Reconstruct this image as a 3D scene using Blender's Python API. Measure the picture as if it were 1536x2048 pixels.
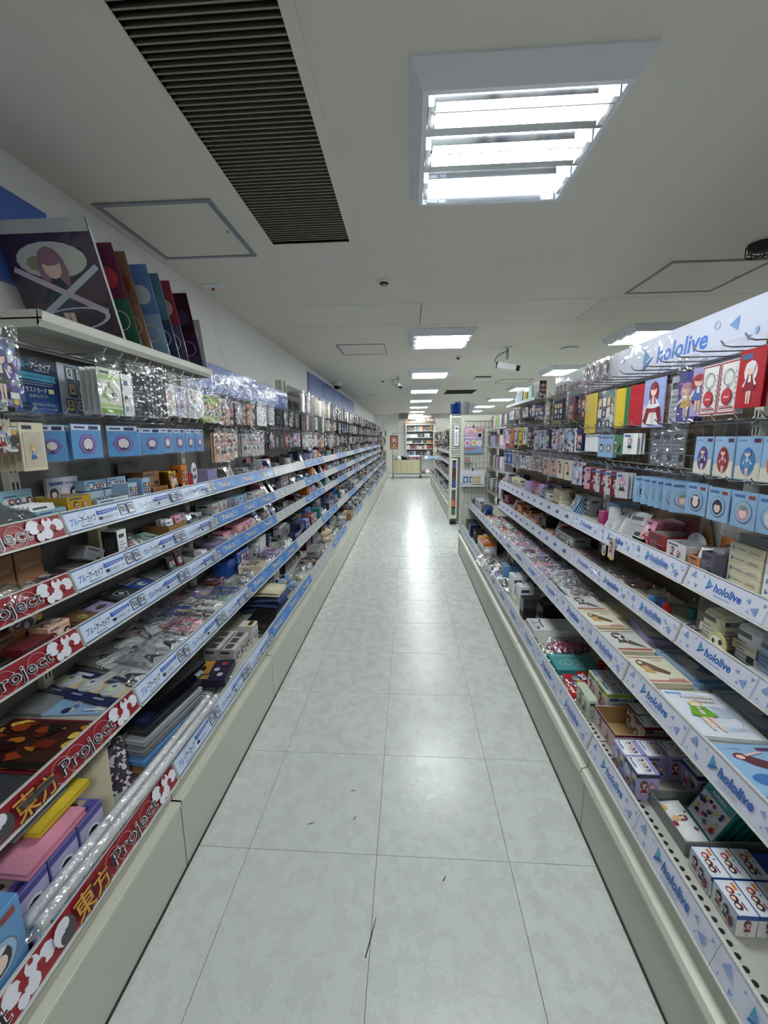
import bpy, bmesh, math, random
from mathutils import Matrix, Vector, noise

for o in list(bpy.data.objects):
    bpy.data.objects.remove(o)
sc = bpy.context.scene
COL = sc.collection
R_ = random.Random(11)

# ------------------------------------------------------------------ camera
CAM_H, FPX = 1.4133, 812.9
YAW, PITCH, ROLL = -0.0602639, -0.1786688, -0.0089687
def cam_axes():
    cy, sy, cp, sp = math.cos(YAW), math.sin(YAW), math.cos(PITCH), math.sin(PITCH)
    f = Vector((sy * cp, cy * cp, sp)); r = Vector((cy, -sy, 0)); u = r.cross(f)
    cr, sr = math.cos(ROLL), math.sin(ROLL)
    return cr * r + sr * u, -sr * r + cr * u, f
_r, _u, _f = cam_axes()
cd = bpy.data.cameras.new('camera')
cd.sensor_fit = 'HORIZONTAL'; cd.sensor_width = 36.0; cd.lens = 36.0 * FPX / 1536.0
cd.clip_start = 0.02; cd.clip_end = 100
cam = bpy.data.objects.new('camera', cd); COL.objects.link(cam)
cam.matrix_world = Matrix(((_r.x, _u.x, -_f.x, 0), (_r.y, _u.y, -_f.y, 0), (_r.z, _u.z, -_f.z, CAM_H), (0, 0, 0, 1)))
sc.camera = cam

# ------------------------------------------------------------------ world, exposure
w = bpy.data.worlds.new('world'); sc.world = w; w.use_nodes = True
w.node_tree.nodes['Background'].inputs[0].default_value = (0.6, 0.63, 0.66, 1)
w.node_tree.nodes['Background'].inputs[1].default_value = 0.05
vs = sc.view_settings
vs.view_transform = 'Standard'; vs.look = 'None'; vs.gamma = 1.0; vs.use_curve_mapping = False
vs.exposure = 2.22
TUBE_POWER = 9.0          # emission of the ceiling tubes
try:
    sc.cycles.transparent_max_bounces = 16
    sc.cycles.max_bounces = 8
except Exception:
    pass

# ------------------------------------------------------------------ colour helpers
def s2l(c):
    return tuple(((x / 255.0) / 12.92 if x / 255.0 <= 0.04045 else ((x / 255.0 + 0.055) / 1.055) ** 2.4) for x in c)
NAMED = {
    'white': (232, 234, 236), 'pale blue': (150, 190, 226), 'sky blue': (96, 158, 214), 'navy': (30, 38, 84),
    'royal blue': (44, 84, 170), 'purple': (96, 78, 160), 'lilac': (176, 166, 214), 'pink': (226, 150, 176),
    'magenta': (176, 50, 116), 'red': (184, 34, 44), 'maroon': (110, 28, 40), 'orange': (222, 122, 44),
    'yellow': (224, 196, 50), 'lime': (160, 196, 56), 'green': (60, 128, 76), 'teal': (48, 136, 140),
    'mint': (150, 206, 192), 'cream': (228, 220, 190), 'kraft': (150, 106, 66), 'grey': (140, 142, 146),
    'dark grey': (64, 66, 72), 'black': (22, 22, 26), 'silver': (190, 194, 200), 'gold': (176, 140, 44), 'peach': (236, 190, 160),
}
def rgb(c):
    if isinstance(c, str):
        c = NAMED[c]
    return s2l(c)

# ------------------------------------------------------------------ materials
MATS = {}
def new_mat(name):
    m = bpy.data.materials.new(name); m.use_nodes = True
    nt = m.node_tree; b = nt.nodes['Principled BSDF']
    MATS[name] = m
    return m, nt.nodes, nt.links, b
def bump_in(n, l, b, scale, strength, dist=0.002, detail=2, coord='Object'):
    tc = n.new('ShaderNodeTexCoord'); no = n.new('ShaderNodeTexNoise'); bu = n.new('ShaderNodeBump')
    no.inputs['Scale'].default_value = scale; no.inputs['Detail'].default_value = detail
    bu.inputs['Strength'].default_value = strength; bu.inputs['Distance'].default_value = dist
    l.new(tc.outputs[coord], no.inputs['Vector']); l.new(no.outputs['Fac'], bu.inputs['Height'])
    l.new(bu.outputs['Normal'], b.inputs['Normal'])
    return no
def flat(name, col, rough=0.5, metal=0.0, spec=0.5, coat=0.0, bump=None):
    if name in MATS: return MATS[name]
    m, n, l, b = new_mat(name)
    b.inputs['Base Color'].default_value = (*rgb(col), 1); b.inputs['Roughness'].default_value = rough
    b.inputs['Metallic'].default_value = metal; b.inputs['Specular IOR Level'].default_value = spec
    b.inputs['Coat Weight'].default_value = coat; b.inputs['Coat Roughness'].default_value = 0.1
    if bump: bump_in(n, l, b, *bump)
    return m
def objcol(name, rough, coat=0.0, metal=0.0, var=0.06, bump=None):
    m, n, l, b = new_mat(name)
    oi = n.new('ShaderNodeObjectInfo'); tc = n.new('ShaderNodeTexCoord'); no = n.new('ShaderNodeTexNoise')
    no.inputs['Scale'].default_value = 30; no.inputs['Detail'].default_value = 4
    l.new(tc.outputs['Object'], no.inputs['Vector'])
    mr = n.new('ShaderNodeMapRange'); mr.inputs['To Min'].default_value = 1 - var; mr.inputs['To Max'].default_value = 1 + var
    l.new(no.outputs['Fac'], mr.inputs['Value'])
    vm = n.new('ShaderNodeVectorMath'); vm.operation = 'SCALE'
    l.new(oi.outputs['Color'], vm.inputs[0]); l.new(mr.outputs['Result'], vm.inputs['Scale'])
    l.new(vm.outputs['Vector'], b.inputs['Base Color'])
    b.inputs['Roughness'].default_value = rough; b.inputs['Coat Weight'].default_value = coat
    b.inputs['Coat Roughness'].default_value = 0.12; b.inputs['Metallic'].default_value = metal
    if bump: bump_in(n, l, b, *bump)
    return m
objcol('paper', 0.5); objcol('laminate', 0.32, coat=0.35); objcol('foil', 0.22, metal=0.85, bump=(70, 0.6, 0.004, 2))
objcol('fabric', 0.85, var=0.15, bump=(180, 0.5, 0.002, 3)); objcol('plush', 0.95, var=0.2, bump=(260, 0.8, 0.003, 3))
objcol('leather', 0.4, bump=(160, 0.3, 0.001, 2))

def art_material(name, scale, coat):
    m, n, l, b = new_mat(name)
    oi = n.new('ShaderNodeObjectInfo'); tc = n.new('ShaderNodeTexCoord')
    ms = n.new('ShaderNodeMath'); ms.operation = 'MULTIPLY'; ms.inputs[1].default_value = 37.0
    l.new(oi.outputs['Random'], ms.inputs[0])
    cb = n.new('ShaderNodeCombineXYZ'); l.new(ms.outputs[0], cb.inputs[0]); l.new(ms.outputs[0], cb.inputs[2])
    va = n.new('ShaderNodeVectorMath'); va.operation = 'ADD'
    l.new(tc.outputs['Object'], va.inputs[0]); l.new(cb.outputs[0], va.inputs[1])
    no = n.new('ShaderNodeTexNoise'); no.inputs['Scale'].default_value = scale * 0.7; no.inputs['Detail'].default_value = 2
    l.new(va.outputs[0], no.inputs['Vector'])
    sc1 = n.new('ShaderNodeVectorMath'); sc1.operation = 'SCALE'; sc1.inputs['Scale'].default_value = 1.6 / scale
    l.new(no.outputs['Color'], sc1.inputs[0])
    vb = n.new('ShaderNodeVectorMath'); vb.operation = 'ADD'
    l.new(va.outputs[0], vb.inputs[0]); l.new(sc1.outputs[0], vb.inputs[1])
    vo = n.new('ShaderNodeTexVoronoi'); vo.inputs['Scale'].default_value = scale
    l.new(vb.outputs[0], vo.inputs['Vector'])
    sep = n.new('ShaderNodeSeparateColor'); l.new(vo.outputs['Color'], sep.inputs[0])
    hs = n.new('ShaderNodeHueSaturation'); hs.inputs['Saturation'].default_value = 0.6
    l.new(oi.outputs['Random'], hs.inputs['Hue']); l.new(oi.outputs['Color'], hs.inputs['Color'])
    cur = oi.outputs['Color']
    def layer(cur, chan, thr, col):
        gt = n.new('ShaderNodeMath'); gt.operation = 'GREATER_THAN'; gt.inputs[1].default_value = thr
        l.new(sep.outputs[chan], gt.inputs[0])
        mx = n.new('ShaderNodeMix'); mx.data_type = 'RGBA'
        l.new(gt.outputs[0], mx.inputs['Factor']); l.new(cur, mx.inputs['A'])
        if isinstance(col, tuple): mx.inputs['B'].default_value = (*col, 1)
        else: l.new(col, mx.inputs['B'])
        return mx.outputs['Result']
    cur = layer(cur, 1, 0.72, hs.outputs['Color'])
    cur = layer(cur, 0, 0.60, (0.72, 0.72, 0.76))
    cur = layer(cur, 0, 0.76, (0.05, 0.045, 0.07))
    cur = layer(cur, 0, 0.88, (0.70, 0.50, 0.42))
    l.new(cur, b.inputs['Base Color'])
    b.inputs['Roughness'].default_value = 0.38; b.inputs['Coat Weight'].default_value = coat
    b.inputs['Coat Roughness'].default_value = 0.1
art_material('art', 55, 0.3); art_material('art_big', 24, 0.3); art_material('art_fine', 110, 0.2)

def film_material(name, base, rough, noise_scale, strength, haze, graze=0.8, dist=0.01):
    m, n, l, b = new_mat(name)
    n.remove(b); out = n['Material Output']
    tc = n.new('ShaderNodeNewGeometry'); oi = n.new('ShaderNodeObjectInfo')
    ms = n.new('ShaderNodeVectorMath'); ms.operation = 'ADD'
    sc_ = n.new('ShaderNodeMath'); sc_.operation = 'MULTIPLY'; sc_.inputs[1].default_value = 50
    l.new(oi.outputs['Random'], sc_.inputs[0]); l.new(tc.outputs['Position'], ms.inputs[0]); l.new(sc_.outputs[0], ms.inputs[1])
    no = n.new('ShaderNodeTexNoise'); no.inputs['Scale'].default_value = noise_scale; no.inputs['Detail'].default_value = 1.5
    no.inputs['Distortion'].default_value = 0.8
    l.new(ms.outputs[0], no.inputs['Vector'])
    bu = n.new('ShaderNodeBump'); bu.inputs['Strength'].default_value = strength; bu.inputs['Distance'].default_value = dist
    l.new(no.outputs['Fac'], bu.inputs['Height'])
    fr = n.new('ShaderNodeLayerWeight'); fr.inputs['Blend'].default_value = 0.5; l.new(bu.outputs['Normal'], fr.inputs['Normal'])
    pw = n.new('ShaderNodeMath'); pw.operation = 'POWER'; pw.inputs[1].default_value = 4.0; l.new(fr.outputs['Facing'], pw.inputs[0])
    ad = n.new('ShaderNodeMath'); ad.operation = 'MULTIPLY_ADD'; ad.inputs[1].default_value = graze; ad.inputs[2].default_value = base; ad.use_clamp = True
    l.new(pw.outputs[0], ad.inputs[0])
    tr = n.new('ShaderNodeBsdfTransparent'); tr.inputs[0].default_value = (0.985, 0.985, 0.985, 1)
    gl = n.new('ShaderNodeBsdfGlossy'); gl.inputs['Roughness'].default_value = rough; gl.inputs['Color'].default_value = (0.95, 0.96, 1, 1)
    l.new(bu.outputs['Normal'], gl.inputs['Normal'])
    di = n.new('ShaderNodeBsdfDiffuse'); di.inputs[0].default_value = (0.75, 0.77, 0.8, 1)
    m0 = n.new('ShaderNodeMixShader'); m0.inputs[0].default_value = haze
    l.new(tr.outputs[0], m0.inputs[1]); l.new(di.outputs[0], m0.inputs[2])
    m1 = n.new('ShaderNodeMixShader'); l.new(ad.outputs[0], m1.inputs[0]); l.new(m0.outputs[0], m1.inputs[1]); l.new(gl.outputs[0], m1.inputs[2])
    l.new(m1.outputs[0], out.inputs['Surface'])
film_material('film', 0.05, 0.09, 16, 0.5, 0.004, 0.45)
film_material('crinkle', 0.22, 0.17, 40, 1.0, 0.0, 0.5, 0.014)
film_material('acrylic', 0.04, 0.03, 3, 0.02, 0.02, .6)

flat('cream', (206, 207, 192), 0.38, bump=(300, 0.05, 0.001)); flat('kick', (196, 197, 184), 0.42, bump=(300, 0.05, 0.001))
flat('enamel', (214, 214, 204), 0.35); flat('panel_grey', (112, 112, 109), 0.6); flat('deck', (182, 183, 174), 0.4); flat('rail', (214, 216, 212), 0.3)
flat('chrome', (190, 192, 196), 0.16, metal=1.0); flat('dark', (24, 24, 26), 0.5); flat('seam', (52, 52, 50), 0.8)
flat('white_plastic', (226, 228, 230), 0.3); flat('black_plastic', (16, 16, 18), 0.3); flat('lamp_body', (228, 232, 240), 0.45)
flat('mirror', (200, 204, 210), 0.10, metal=1.0); flat('alu', (150, 154, 164), 0.4, metal=0.6); flat('slat', (150, 145, 130), 0.55); flat('vent_dark', (40, 38, 34), 0.8)
flat('brownboard', (96, 80, 62), 0.7); flat('header_blue', (66, 104, 186), 0.35, coat=0.3); flat('kraft_in', (150, 122, 78), 0.7)

def wall_mat(name, col, var=0.04, scale=3.0, rough=0.85):
    m, n, l, b = new_mat(name)
    tc = n.new('ShaderNodeTexCoord'); no = n.new('ShaderNodeTexNoise'); no.inputs['Scale'].default_value = scale; no.inputs['Detail'].default_value = 6
    l.new(tc.outputs['Object'], no.inputs['Vector'])
    mx = n.new('ShaderNodeMix'); mx.data_type = 'RGBA'
    c = rgb(col); mx.inputs['A'].default_value = (*[x * (1 - var) for x in c], 1); mx.inputs['B'].default_value = (*[x * (1 + var) for x in c], 1)
    l.new(no.outputs['Fac'], mx.inputs['Factor']); l.new(mx.outputs['Result'], b.inputs['Base Color'])
    b.inputs['Roughness'].default_value = rough
    n2 = n.new('ShaderNodeTexNoise'); n2.inputs['Scale'].default_value = 220; l.new(tc.outputs['Object'], n2.inputs['Vector'])
    bu = n.new('ShaderNodeBump'); bu.inputs['Strength'].default_value = 0.12; bu.inputs['Distance'].default_value = 0.001
    l.new(n2.outputs['Fac'], bu.inputs['Height']); l.new(bu.outputs['Normal'], b.inputs['Normal'])
wall_mat('ceiling_paint', (226, 222, 211), .02); wall_mat('wall_paint', (236, 236, 236), .02)

def floor_mat():
    m, n, l, b = new_mat('floor_tile')
    tc = n.new('ShaderNodeNewGeometry'); oi = n.new('ShaderNodeObjectInfo')
    # each tile's own grain
    sh = n.new('ShaderNodeMath'); sh.operation = 'MULTIPLY'; sh.inputs[1].default_value = 25; l.new(oi.outputs['Random'], sh.inputs[0])
    ad = n.new('ShaderNodeVectorMath'); ad.operation = 'ADD'; l.new(tc.outputs['Position'], ad.inputs[0]); l.new(sh.outputs[0], ad.inputs[1])
    n1 = n.new('ShaderNodeTexNoise'); n1.inputs['Scale'].default_value = 15; n1.inputs['Detail'].default_value = 7; n1.inputs['Roughness'].default_value = 0.68; n1.inputs['Distortion'].default_value = 0.15
    l.new(ad.outputs[0], n1.inputs['Vector'])
    n2 = n.new('ShaderNodeTexNoise'); n2.inputs['Scale'].default_value = 120; n2.inputs['Detail'].default_value = 4
    l.new(tc.outputs['Position'], n2.inputs['Vector'])
    cr = n.new('ShaderNodeValToRGB'); e = cr.color_ramp.elements
    e[0].position = 0.25; e[0].color = (*s2l((192, 196, 191)), 1); e[1].position = 0.75; e[1].color = (*s2l((216, 221, 217)), 1)
    l.new(n1.outputs['Fac'], cr.inputs['Fac'])
    mx = n.new('ShaderNodeMix'); mx.data_type = 'RGBA'; mx.inputs['B'].default_value = (*s2l((204, 209, 207)), 1)
    sp = n.new('ShaderNodeSeparateColor'); l.new(oi.outputs['Color'], sp.inputs[0])
    mr = n.new('ShaderNodeMapRange'); mr.inputs['To Min'].default_value = 0.82; mr.inputs['To Max'].default_value = 0.25; l.new(sp.outputs[0], mr.inputs['Value'])
    l.new(mr.outputs[0], mx.inputs['Factor']); l.new(cr.outputs['Color'], mx.inputs['A'])
    m2 = n.new('ShaderNodeMix'); m2.data_type = 'RGBA'; m2.blend_type = 'MULTIPLY'; m2.inputs['Factor'].default_value = 0.25
    l.new(mx.outputs['Result'], m2.inputs['A'])
    r2 = n.new('ShaderNodeMapRange'); r2.inputs['From Min'].default_value = 0.3; r2.inputs['From Max'].default_value = 0.6; r2.inputs['To Min'].default_value = 0.75
    l.new(n2.outputs['Fac'], r2.inputs['Value']); l.new(r2.outputs[0], m2.inputs['B'])
    l.new(m2.outputs['Result'], b.inputs['Base Color'])
    rr = n.new('ShaderNodeMapRange'); rr.inputs['To Min'].default_value = 0.17; rr.inputs['To Max'].default_value = 0.38
    l.new(n1.outputs['Fac'], rr.inputs['Value']); l.new(rr.outputs[0], b.inputs['Roughness'])
    b.inputs['Specular IOR Level'].default_value = 0.45
    n3 = n.new('ShaderNodeTexNoise'); n3.inputs['Scale'].default_value = 24; n3.inputs['Detail'].default_value = 4; n3.inputs['Distortion'].default_value = 1.2
    l.new(tc.outputs['Position'], n3.inputs['Vector'])
    bu = n.new('ShaderNodeBump'); bu.inputs['Strength'].default_value = 0.10; bu.inputs['Distance'].default_value = 0.006
    l.new(n3.outputs['Fac'], bu.inputs['Height']); l.new(bu.outputs['Normal'], b.inputs['Normal'])
floor_mat()
def emit_mat(name, col, k):
    m, n, l, b = new_mat(name)
    b.inputs['Base Color'].default_value = (0.8, 0.8, 0.8, 1); b.inputs['Emission Color'].default_value = (*col, 1); b.inputs['Emission Strength'].default_value = k
emit_mat('tube_light', (0.95, 1.0, 0.99), TUBE_POWER)
def stuff_mat():
    m, n, l, b = new_mat('goods')
    at = n.new('ShaderNodeAttribute'); at.attribute_name = 'Col'
    tc = n.new('ShaderNodeTexCoord'); vo = n.new('ShaderNodeTexVoronoi'); vo.inputs['Scale'].default_value = 60
    l.new(tc.outputs['Object'], vo.inputs['Vector'])
    sp = n.new('ShaderNodeSeparateColor'); l.new(vo.outputs['Color'], sp.inputs[0])
    gt = n.new('ShaderNodeMath'); gt.operation = 'GREATER_THAN'; gt.inputs[1].default_value = 0.82; l.new(sp.outputs[0], gt.inputs[0])
    mx = n.new('ShaderNodeMix'); mx.data_type = 'RGBA'; mx.inputs['B'].default_value = (0.6, 0.6, 0.62, 1)
    l.new(gt.outputs[0], mx.inputs['Factor']); l.new(at.outputs['Color'], mx.inputs['A'])
    l.new(mx.outputs['Result'], b.inputs['Base Color']); b.inputs['Roughness'].default_value = 0.3; b.inputs['Coat Weight'].default_value = 0.3
stuff_mat()
def ink(c):
    c = NAMED[c] if isinstance(c, str) else c
    k = 'ink_%02x%02x%02x' % tuple(int(x) for x in c)
    return flat(k, c, 0.4, coat=0.15)

# ------------------------------------------------------------------ mesh helpers
MESH = {}
def mesh_from(name, v, f, mi=None, mats=(), smooth=False):
    me = bpy.data.meshes.new(name); me.from_pydata([tuple(x) for x in v], [], [tuple(x) for x in f])
    for m in mats: me.materials.append(m)
    if mi: me.polygons.foreach_set('material_index', mi)
    if smooth: me.polygons.foreach_set('use_smooth', [True] * len(me.polygons))
    me.update()
    return me
class MB:
    def __init__(s): s.v, s.f, s.mi = [], [], []
    def add(s, v, f, mi=0):
        k = len(s.v); s.v += [tuple(x) for x in v]; s.f += [tuple(i + k for i in q) for q in f]; s.mi += [mi] * len(f)
        return s
    def box(s, x0, x1, y0, y1, z0, z1, mi=0):
        v = [(x, y, z) for z in (z0, z1) for y in (y0, y1) for x in (x0, x1)]
        return s.add(v, [(0, 2, 3, 1), (4, 5, 7, 6), (0, 1, 5, 4), (2, 6, 7, 3), (0, 4, 6, 2), (1, 3, 7, 5)], mi)
    def tube(s, pts, r, n=6, mi=0, cap=True):
        pts = [Vector(p) for p in pts]; rings = []
        for i, p in enumerate(pts):
            d = (pts[min(i + 1, len(pts) - 1)] - pts[max(i - 1, 0)]).normalized()
            a = d.orthogonal().normalized(); b2 = d.cross(a)
            if rings:
                a = (rings[-1][1] - d * rings[-1][1].dot(d)).normalized(); b2 = d.cross(a)
            rings.append((p, a, b2))
        v, f = [], []
        rr = r if isinstance(r, (list, tuple)) else [r] * len(pts)
        for i, (p, a, b2) in enumerate(rings):
            for k in range(n):
                t = 2 * math.pi * k / n; v.append(p + (a * math.cos(t) + b2 * math.sin(t)) * rr[i])
        for i in range(len(pts) - 1):
            for k in range(n):
                k2 = (k + 1) % n; f.append((i * n + k, i * n + k2, (i + 1) * n + k2, (i + 1) * n + k))
        if cap:
            f.append(tuple(range(n))[::-1]); f.append(tuple((len(pts) - 1) * n + k for k in range(n)))
        return s.add(v, f, mi)
    def quad(s, a, b, c, d, mi=0): return s.add([a, b, c, d], [(0, 1, 2, 3)], mi)
    def mesh(s, name, mats=(), smooth=False): return mesh_from(name, s.v, s.f, s.mi, mats, smooth)

def box_mesh(w, d, h, c=0.0):
    """x centred, y 0..d away from the viewer, z 0..h"""
    k = ('box', round(w, 4), round(d, 4), round(h, 4), c)
    if k not in MESH:
        if c <= 0:
            MESH[k] = MB().box(-w / 2, w / 2, 0, d, 0, h).mesh('box')
        else:
            bm = bmesh.new(); bmesh.ops.create_cube(bm, size=1)
            for v in bm.verts: v.co = Vector((v.co.x * w, (v.co.y + .5) * d, (v.co.z + .5) * h))
            bmesh.ops.bevel(bm, geom=bm.edges[:], offset=c, segments=1, affect='EDGES')
            me = bpy.data.meshes.new('box'); bm.to_mesh(me); bm.free(); MESH[k] = me
    return MESH[k]
def plate_xz(w, h):
    k = ('plate', round(w, 4), round(h, 4))
    if k not in MESH: MESH[k] = MB().quad((-w / 2, 0, 0), (w / 2, 0, 0), (w / 2, 0, h), (-w / 2, 0, h)).mesh('plate')
    return MESH[k]

def ob(name, me, parent=None, loc=(0, 0, 0), rot=(0, 0, 0), col=None, mat=None, scale=None, mw=None):
    o = bpy.data.objects.new(name, me); COL.objects.link(o)
    if parent is not None: o.parent = parent
    if mw is not None: o.matrix_basis = mw
    else:
        o.location = loc; o.rotation_euler = rot
        if scale: o.scale = scale
    if col is not None: o.color = (*rgb(col), 1)
    if mat is not None and me is not None:
        if len(me.materials) == 0: me.materials.append(None)
        s = o.material_slots[0]; s.link = 'OBJECT'; s.material = MATS[mat] if isinstance(mat, str) else mat
    return o
def tag(o, label, cat, group=None, kind=None):
    if label: o['label'] = label
    if cat: o['category'] = cat
    if group: o['group'] = group
    if kind: o['kind'] = kind
    return o
def struct(name, me, mat=None, parent=None, **k):
    o = ob(name, me, parent, mat=mat, **k)
    if parent is None: o['kind'] = 'structure'
    return o
def empty(name, loc=(0, 0, 0), rot=(0, 0, 0)):
    return ob(name, None, None, loc, rot)

# ------------------------------------------------------------------ flat prints (lettering, pictures)
TXT = {}
def text_tris(s, off=0.0, shear=0.0):
    k = (s, off, shear)
    if k in TXT: return TXT[k]
    cu = bpy.data.curves.new('t', 'FONT'); cu.body = s; cu.size = 1.0; cu.offset = off; cu.shear = shear; cu.resolution_u = 2
    cu.fill_mode = 'FRONT' if hasattr(cu, 'fill_mode') else cu.fill_mode
    o = bpy.data.objects.new('t', cu); COL.objects.link(o)
    dg = bpy.context.evaluated_depsgraph_get()
    me = bpy.data.meshes.new_from_object(o.evaluated_get(dg))
    v = [(a.co.x, a.co.y) for a in me.vertices]; f = [tuple(p.vertices) for p in me.polygons]
    bpy.data.objects.remove(o); bpy.data.curves.remove(cu); bpy.data.meshes.remove(me)
    if v:
        x0 = min(a[0] for a in v); x1 = max(a[0] for a in v)
    else: x0 = x1 = 0
    TXT[k] = ([(a - x0, b) for a, b in v], f, x1 - x0)
    return TXT[k]
class Print:
    """flat picture in its own x (right), y (up) plane; every layer a hair above the one before"""
    STEP = 0.00018
    def __init__(s): s.v, s.f, s.mi, s.cols, s.z = [], [], [], [], 0.0004
    def _c(s, c):
        c = NAMED[c] if isinstance(c, str) else tuple(c)
        if c not in s.cols: s.cols.append(c)
        return s.cols.index(c)
    def raw(s, pts, faces, c):
        k = len(s.v); s.v += [(x, y, s.z) for x, y in pts]; s.f += [tuple(i + k for i in q) for q in faces]
        s.mi += [s._c(c)] * len(faces); s.z += s.STEP; return s
    def poly(s, pts, c): return s.raw(pts, [tuple(range(len(pts)))], c)
    def rect(s, x0, y0, x1, y1, c): return s.poly([(x0, y0), (x1, y0), (x1, y1), (x0, y1)], c)
    def ell(s, cx, cy, rx, ry, c, n=14, a0=0, a1=2 * math.pi):
        full = abs(a1 - a0 - 2 * math.pi) < 1e-6
        m = n if full else n + 1
        return s.poly([(cx + rx * math.cos(a0 + (a1 - a0) * i / n), cy + ry * math.sin(a0 + (a1 - a0) * i / n)) for i in range(m)], c)
    def ring(s, cx, cy, rx, ry, t, c, n=18, rot=0):
        p, q = [], []
        for i in range(n):
            a = 2 * math.pi * i / n
            for k, m in ((p, 1), (q, 1 - t)):
                x, y = rx * m * math.cos(a), ry * m * math.sin(a)
                k.append((cx + x * math.cos(rot) - y * math.sin(rot), cy + x * math.sin(rot) + y * math.cos(rot)))
        return s.raw(p + q, [(i, (i + 1) % n, n + (i + 1) % n, n + i) for i in range(n)], c)
    def text(s, t, x, y, size, c, off=0.0, shear=0.0, align='l', width=None, rot=0):
        v, f, wd = text_tris(t, off, shear)
        if not v: return s
        kx = (width / wd) if width else size
        ww = wd * kx; dx = {'l': 0, 'c': -ww / 2, 'r': -ww}[align]
        ca, sa = math.cos(rot), math.sin(rot)
        pts = []
        for a, b in v:
            px, py = a * kx + dx, b * size
            pts.append((x + px * ca - py * sa, y + px * sa + py * ca))
        return s.raw(pts, f, c)
    def figure(s, cx, y0, h, hair, dress, skin=(236, 206, 190), accent='white', pose=0):
        """a made-up, faceless little figure: long hair, dress, arms and legs"""
        hr = h * 0.15; hy = y0 + h * 0.82
        s.ell(cx, hy - hr * 0.5, hr * 1.25, hr * 1.75, hair, 12)
        s.poly([(cx - h * .05, y0), (cx - h * .01, y0), (cx, y0 + h * .4), (cx - h * .08, y0 + h * .4)], skin)
        s.poly([(cx + h * .02, y0), (cx + h * .06, y0), (cx + h * .08, y0 + h * .4), (cx, y0 + h * .4)], skin)
        k = 0.06 * h * pose
        s.poly([(cx - h * .06, y0 + h * .66), (cx - h * .20 - k, y0 + h * .42), (cx - h * .16 - k, y0 + h * .40), (cx - h * .03, y0 + h * .58)], accent)
        s.poly([(cx + h * .06, y0 + h * .66), (cx + h * .20 + k, y0 + h * .44), (cx + h * .16 + k, y0 + h * .41), (cx + h * .03, y0 + h * .58)], accent)
        s.poly([(cx - h * .06, y0 + h * .68), (cx + h * .06, y0 + h * .68), (cx + h * .17, y0 + h * .30), (cx - h * .17, y0 + h * .30)], dress)
        s.poly([(cx - h * .03, y0 + h * .66), (cx + h * .03, y0 + h * .66), (cx + h * .04, y0 + h * .5), (cx - h * .04, y0 + h * .5)], accent)
        s.ell(cx, hy - hr * .15, hr * .78, hr * .85, skin, 12)
        s.ell(cx, hy + hr * .5, hr * .95, hr * .6, hair, 10)
        return s
    def mark(s, x, y, h):
        """the sail-shaped triangle mark with its blue foot"""
        s.poly([(x, y + h * .32), (x + h * .78 * .62, y + h * .55), (x, y + h)], (74, 150, 184))
        s.poly([(x, y + h * .26), (x, y), (x + h * .34, y + h * .20), (x + h * .72, y + h * .52), (x + h * .60, y + h * .54)], (46, 104, 178))
        return s
    def mesh(s, name='print'):
        return mesh_from(name, s.v, s.f, s.mi, [ink(c) for c in s.cols])
def cached_print(key, fn):
    if key not in MESH:
        p = Print(); fn(p); MESH[key] = p.mesh()
    return MESH[key]
# ================================================================== THE ROOM
H = 2.35
XL, XR, YB, YN = -1.32, 6.0, 16.6, -3.2
HP = math.pi / 2

# floor: a dark bed with one vinyl tile per object where the joints can be seen, the rest one sheet
floor = struct('floor', MB().box(XL, XR, YN, YB, -0.03, -0.0025).mesh('floor'), 'seam')
TX, TY, TS = -0.1057, 1.1654, 0.45
me_t = MB().box(0.0008, TS - 0.0008, 0.0008, TS - 0.0008, -0.0025, 0).mesh('tile', [MATS['floor_tile']])
cols = range(-2, 2); rows = range(-3, 14)
for j in rows:
    for i in cols:
        t = ob('tile', me_t, floor, (TX + TS * i, TY + TS * j, 0))
        k = .12 if (i in (-1, 0) and j <= 0) else .45 if (i == -2 and j <= 0) else R_.uniform(.75, 1)      # newer, plainer tiles near the camera
        t.color = (k, k, k, 1)
tx0, tx1, ty0, ty1 = TX - 2 * TS, TX + 2 * TS, TY - 3 * TS, TY + 14 * TS
mb = MB()
for x0, x1, y0, y1 in ((XL, tx0, YN, YB), (tx1, XR, YN, YB), (tx0, tx1, YN, ty0), (tx0, tx1, ty1, YB)):
    mb.box(x0 + .0008, x1 - .0008, y0 + .0008, y1 - .0008, -0.0025, 0)
ob('tile_field', mb.mesh('tile_field', [MATS['floor_tile']]), floor)['kind'] = 'stuff'
# scuffs on the tiles
for k, (x, y, l, a) in enumerate(((-.105, .93, .10, 1.35), (-.20, 1.30, .02, 1.2), (-.36, 1.27, .025, .4), (.12, 1.10, .02, 1.0), (-.22, 1.42, .02, .2))):
    ob('scuff_mark', MB().add([(-l / 2, -.0016, 0), (0, -.0026, 0), (l / 2, -.001, 0), (l / 2, .001, 0), (0, .0014, 0), (-l / 2, .002, 0)], [(0, 1, 2, 3, 4, 5)]).mesh('scuff'), floor, (x, y, 0.0006), (0, 0, a), mat='dark')

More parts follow.
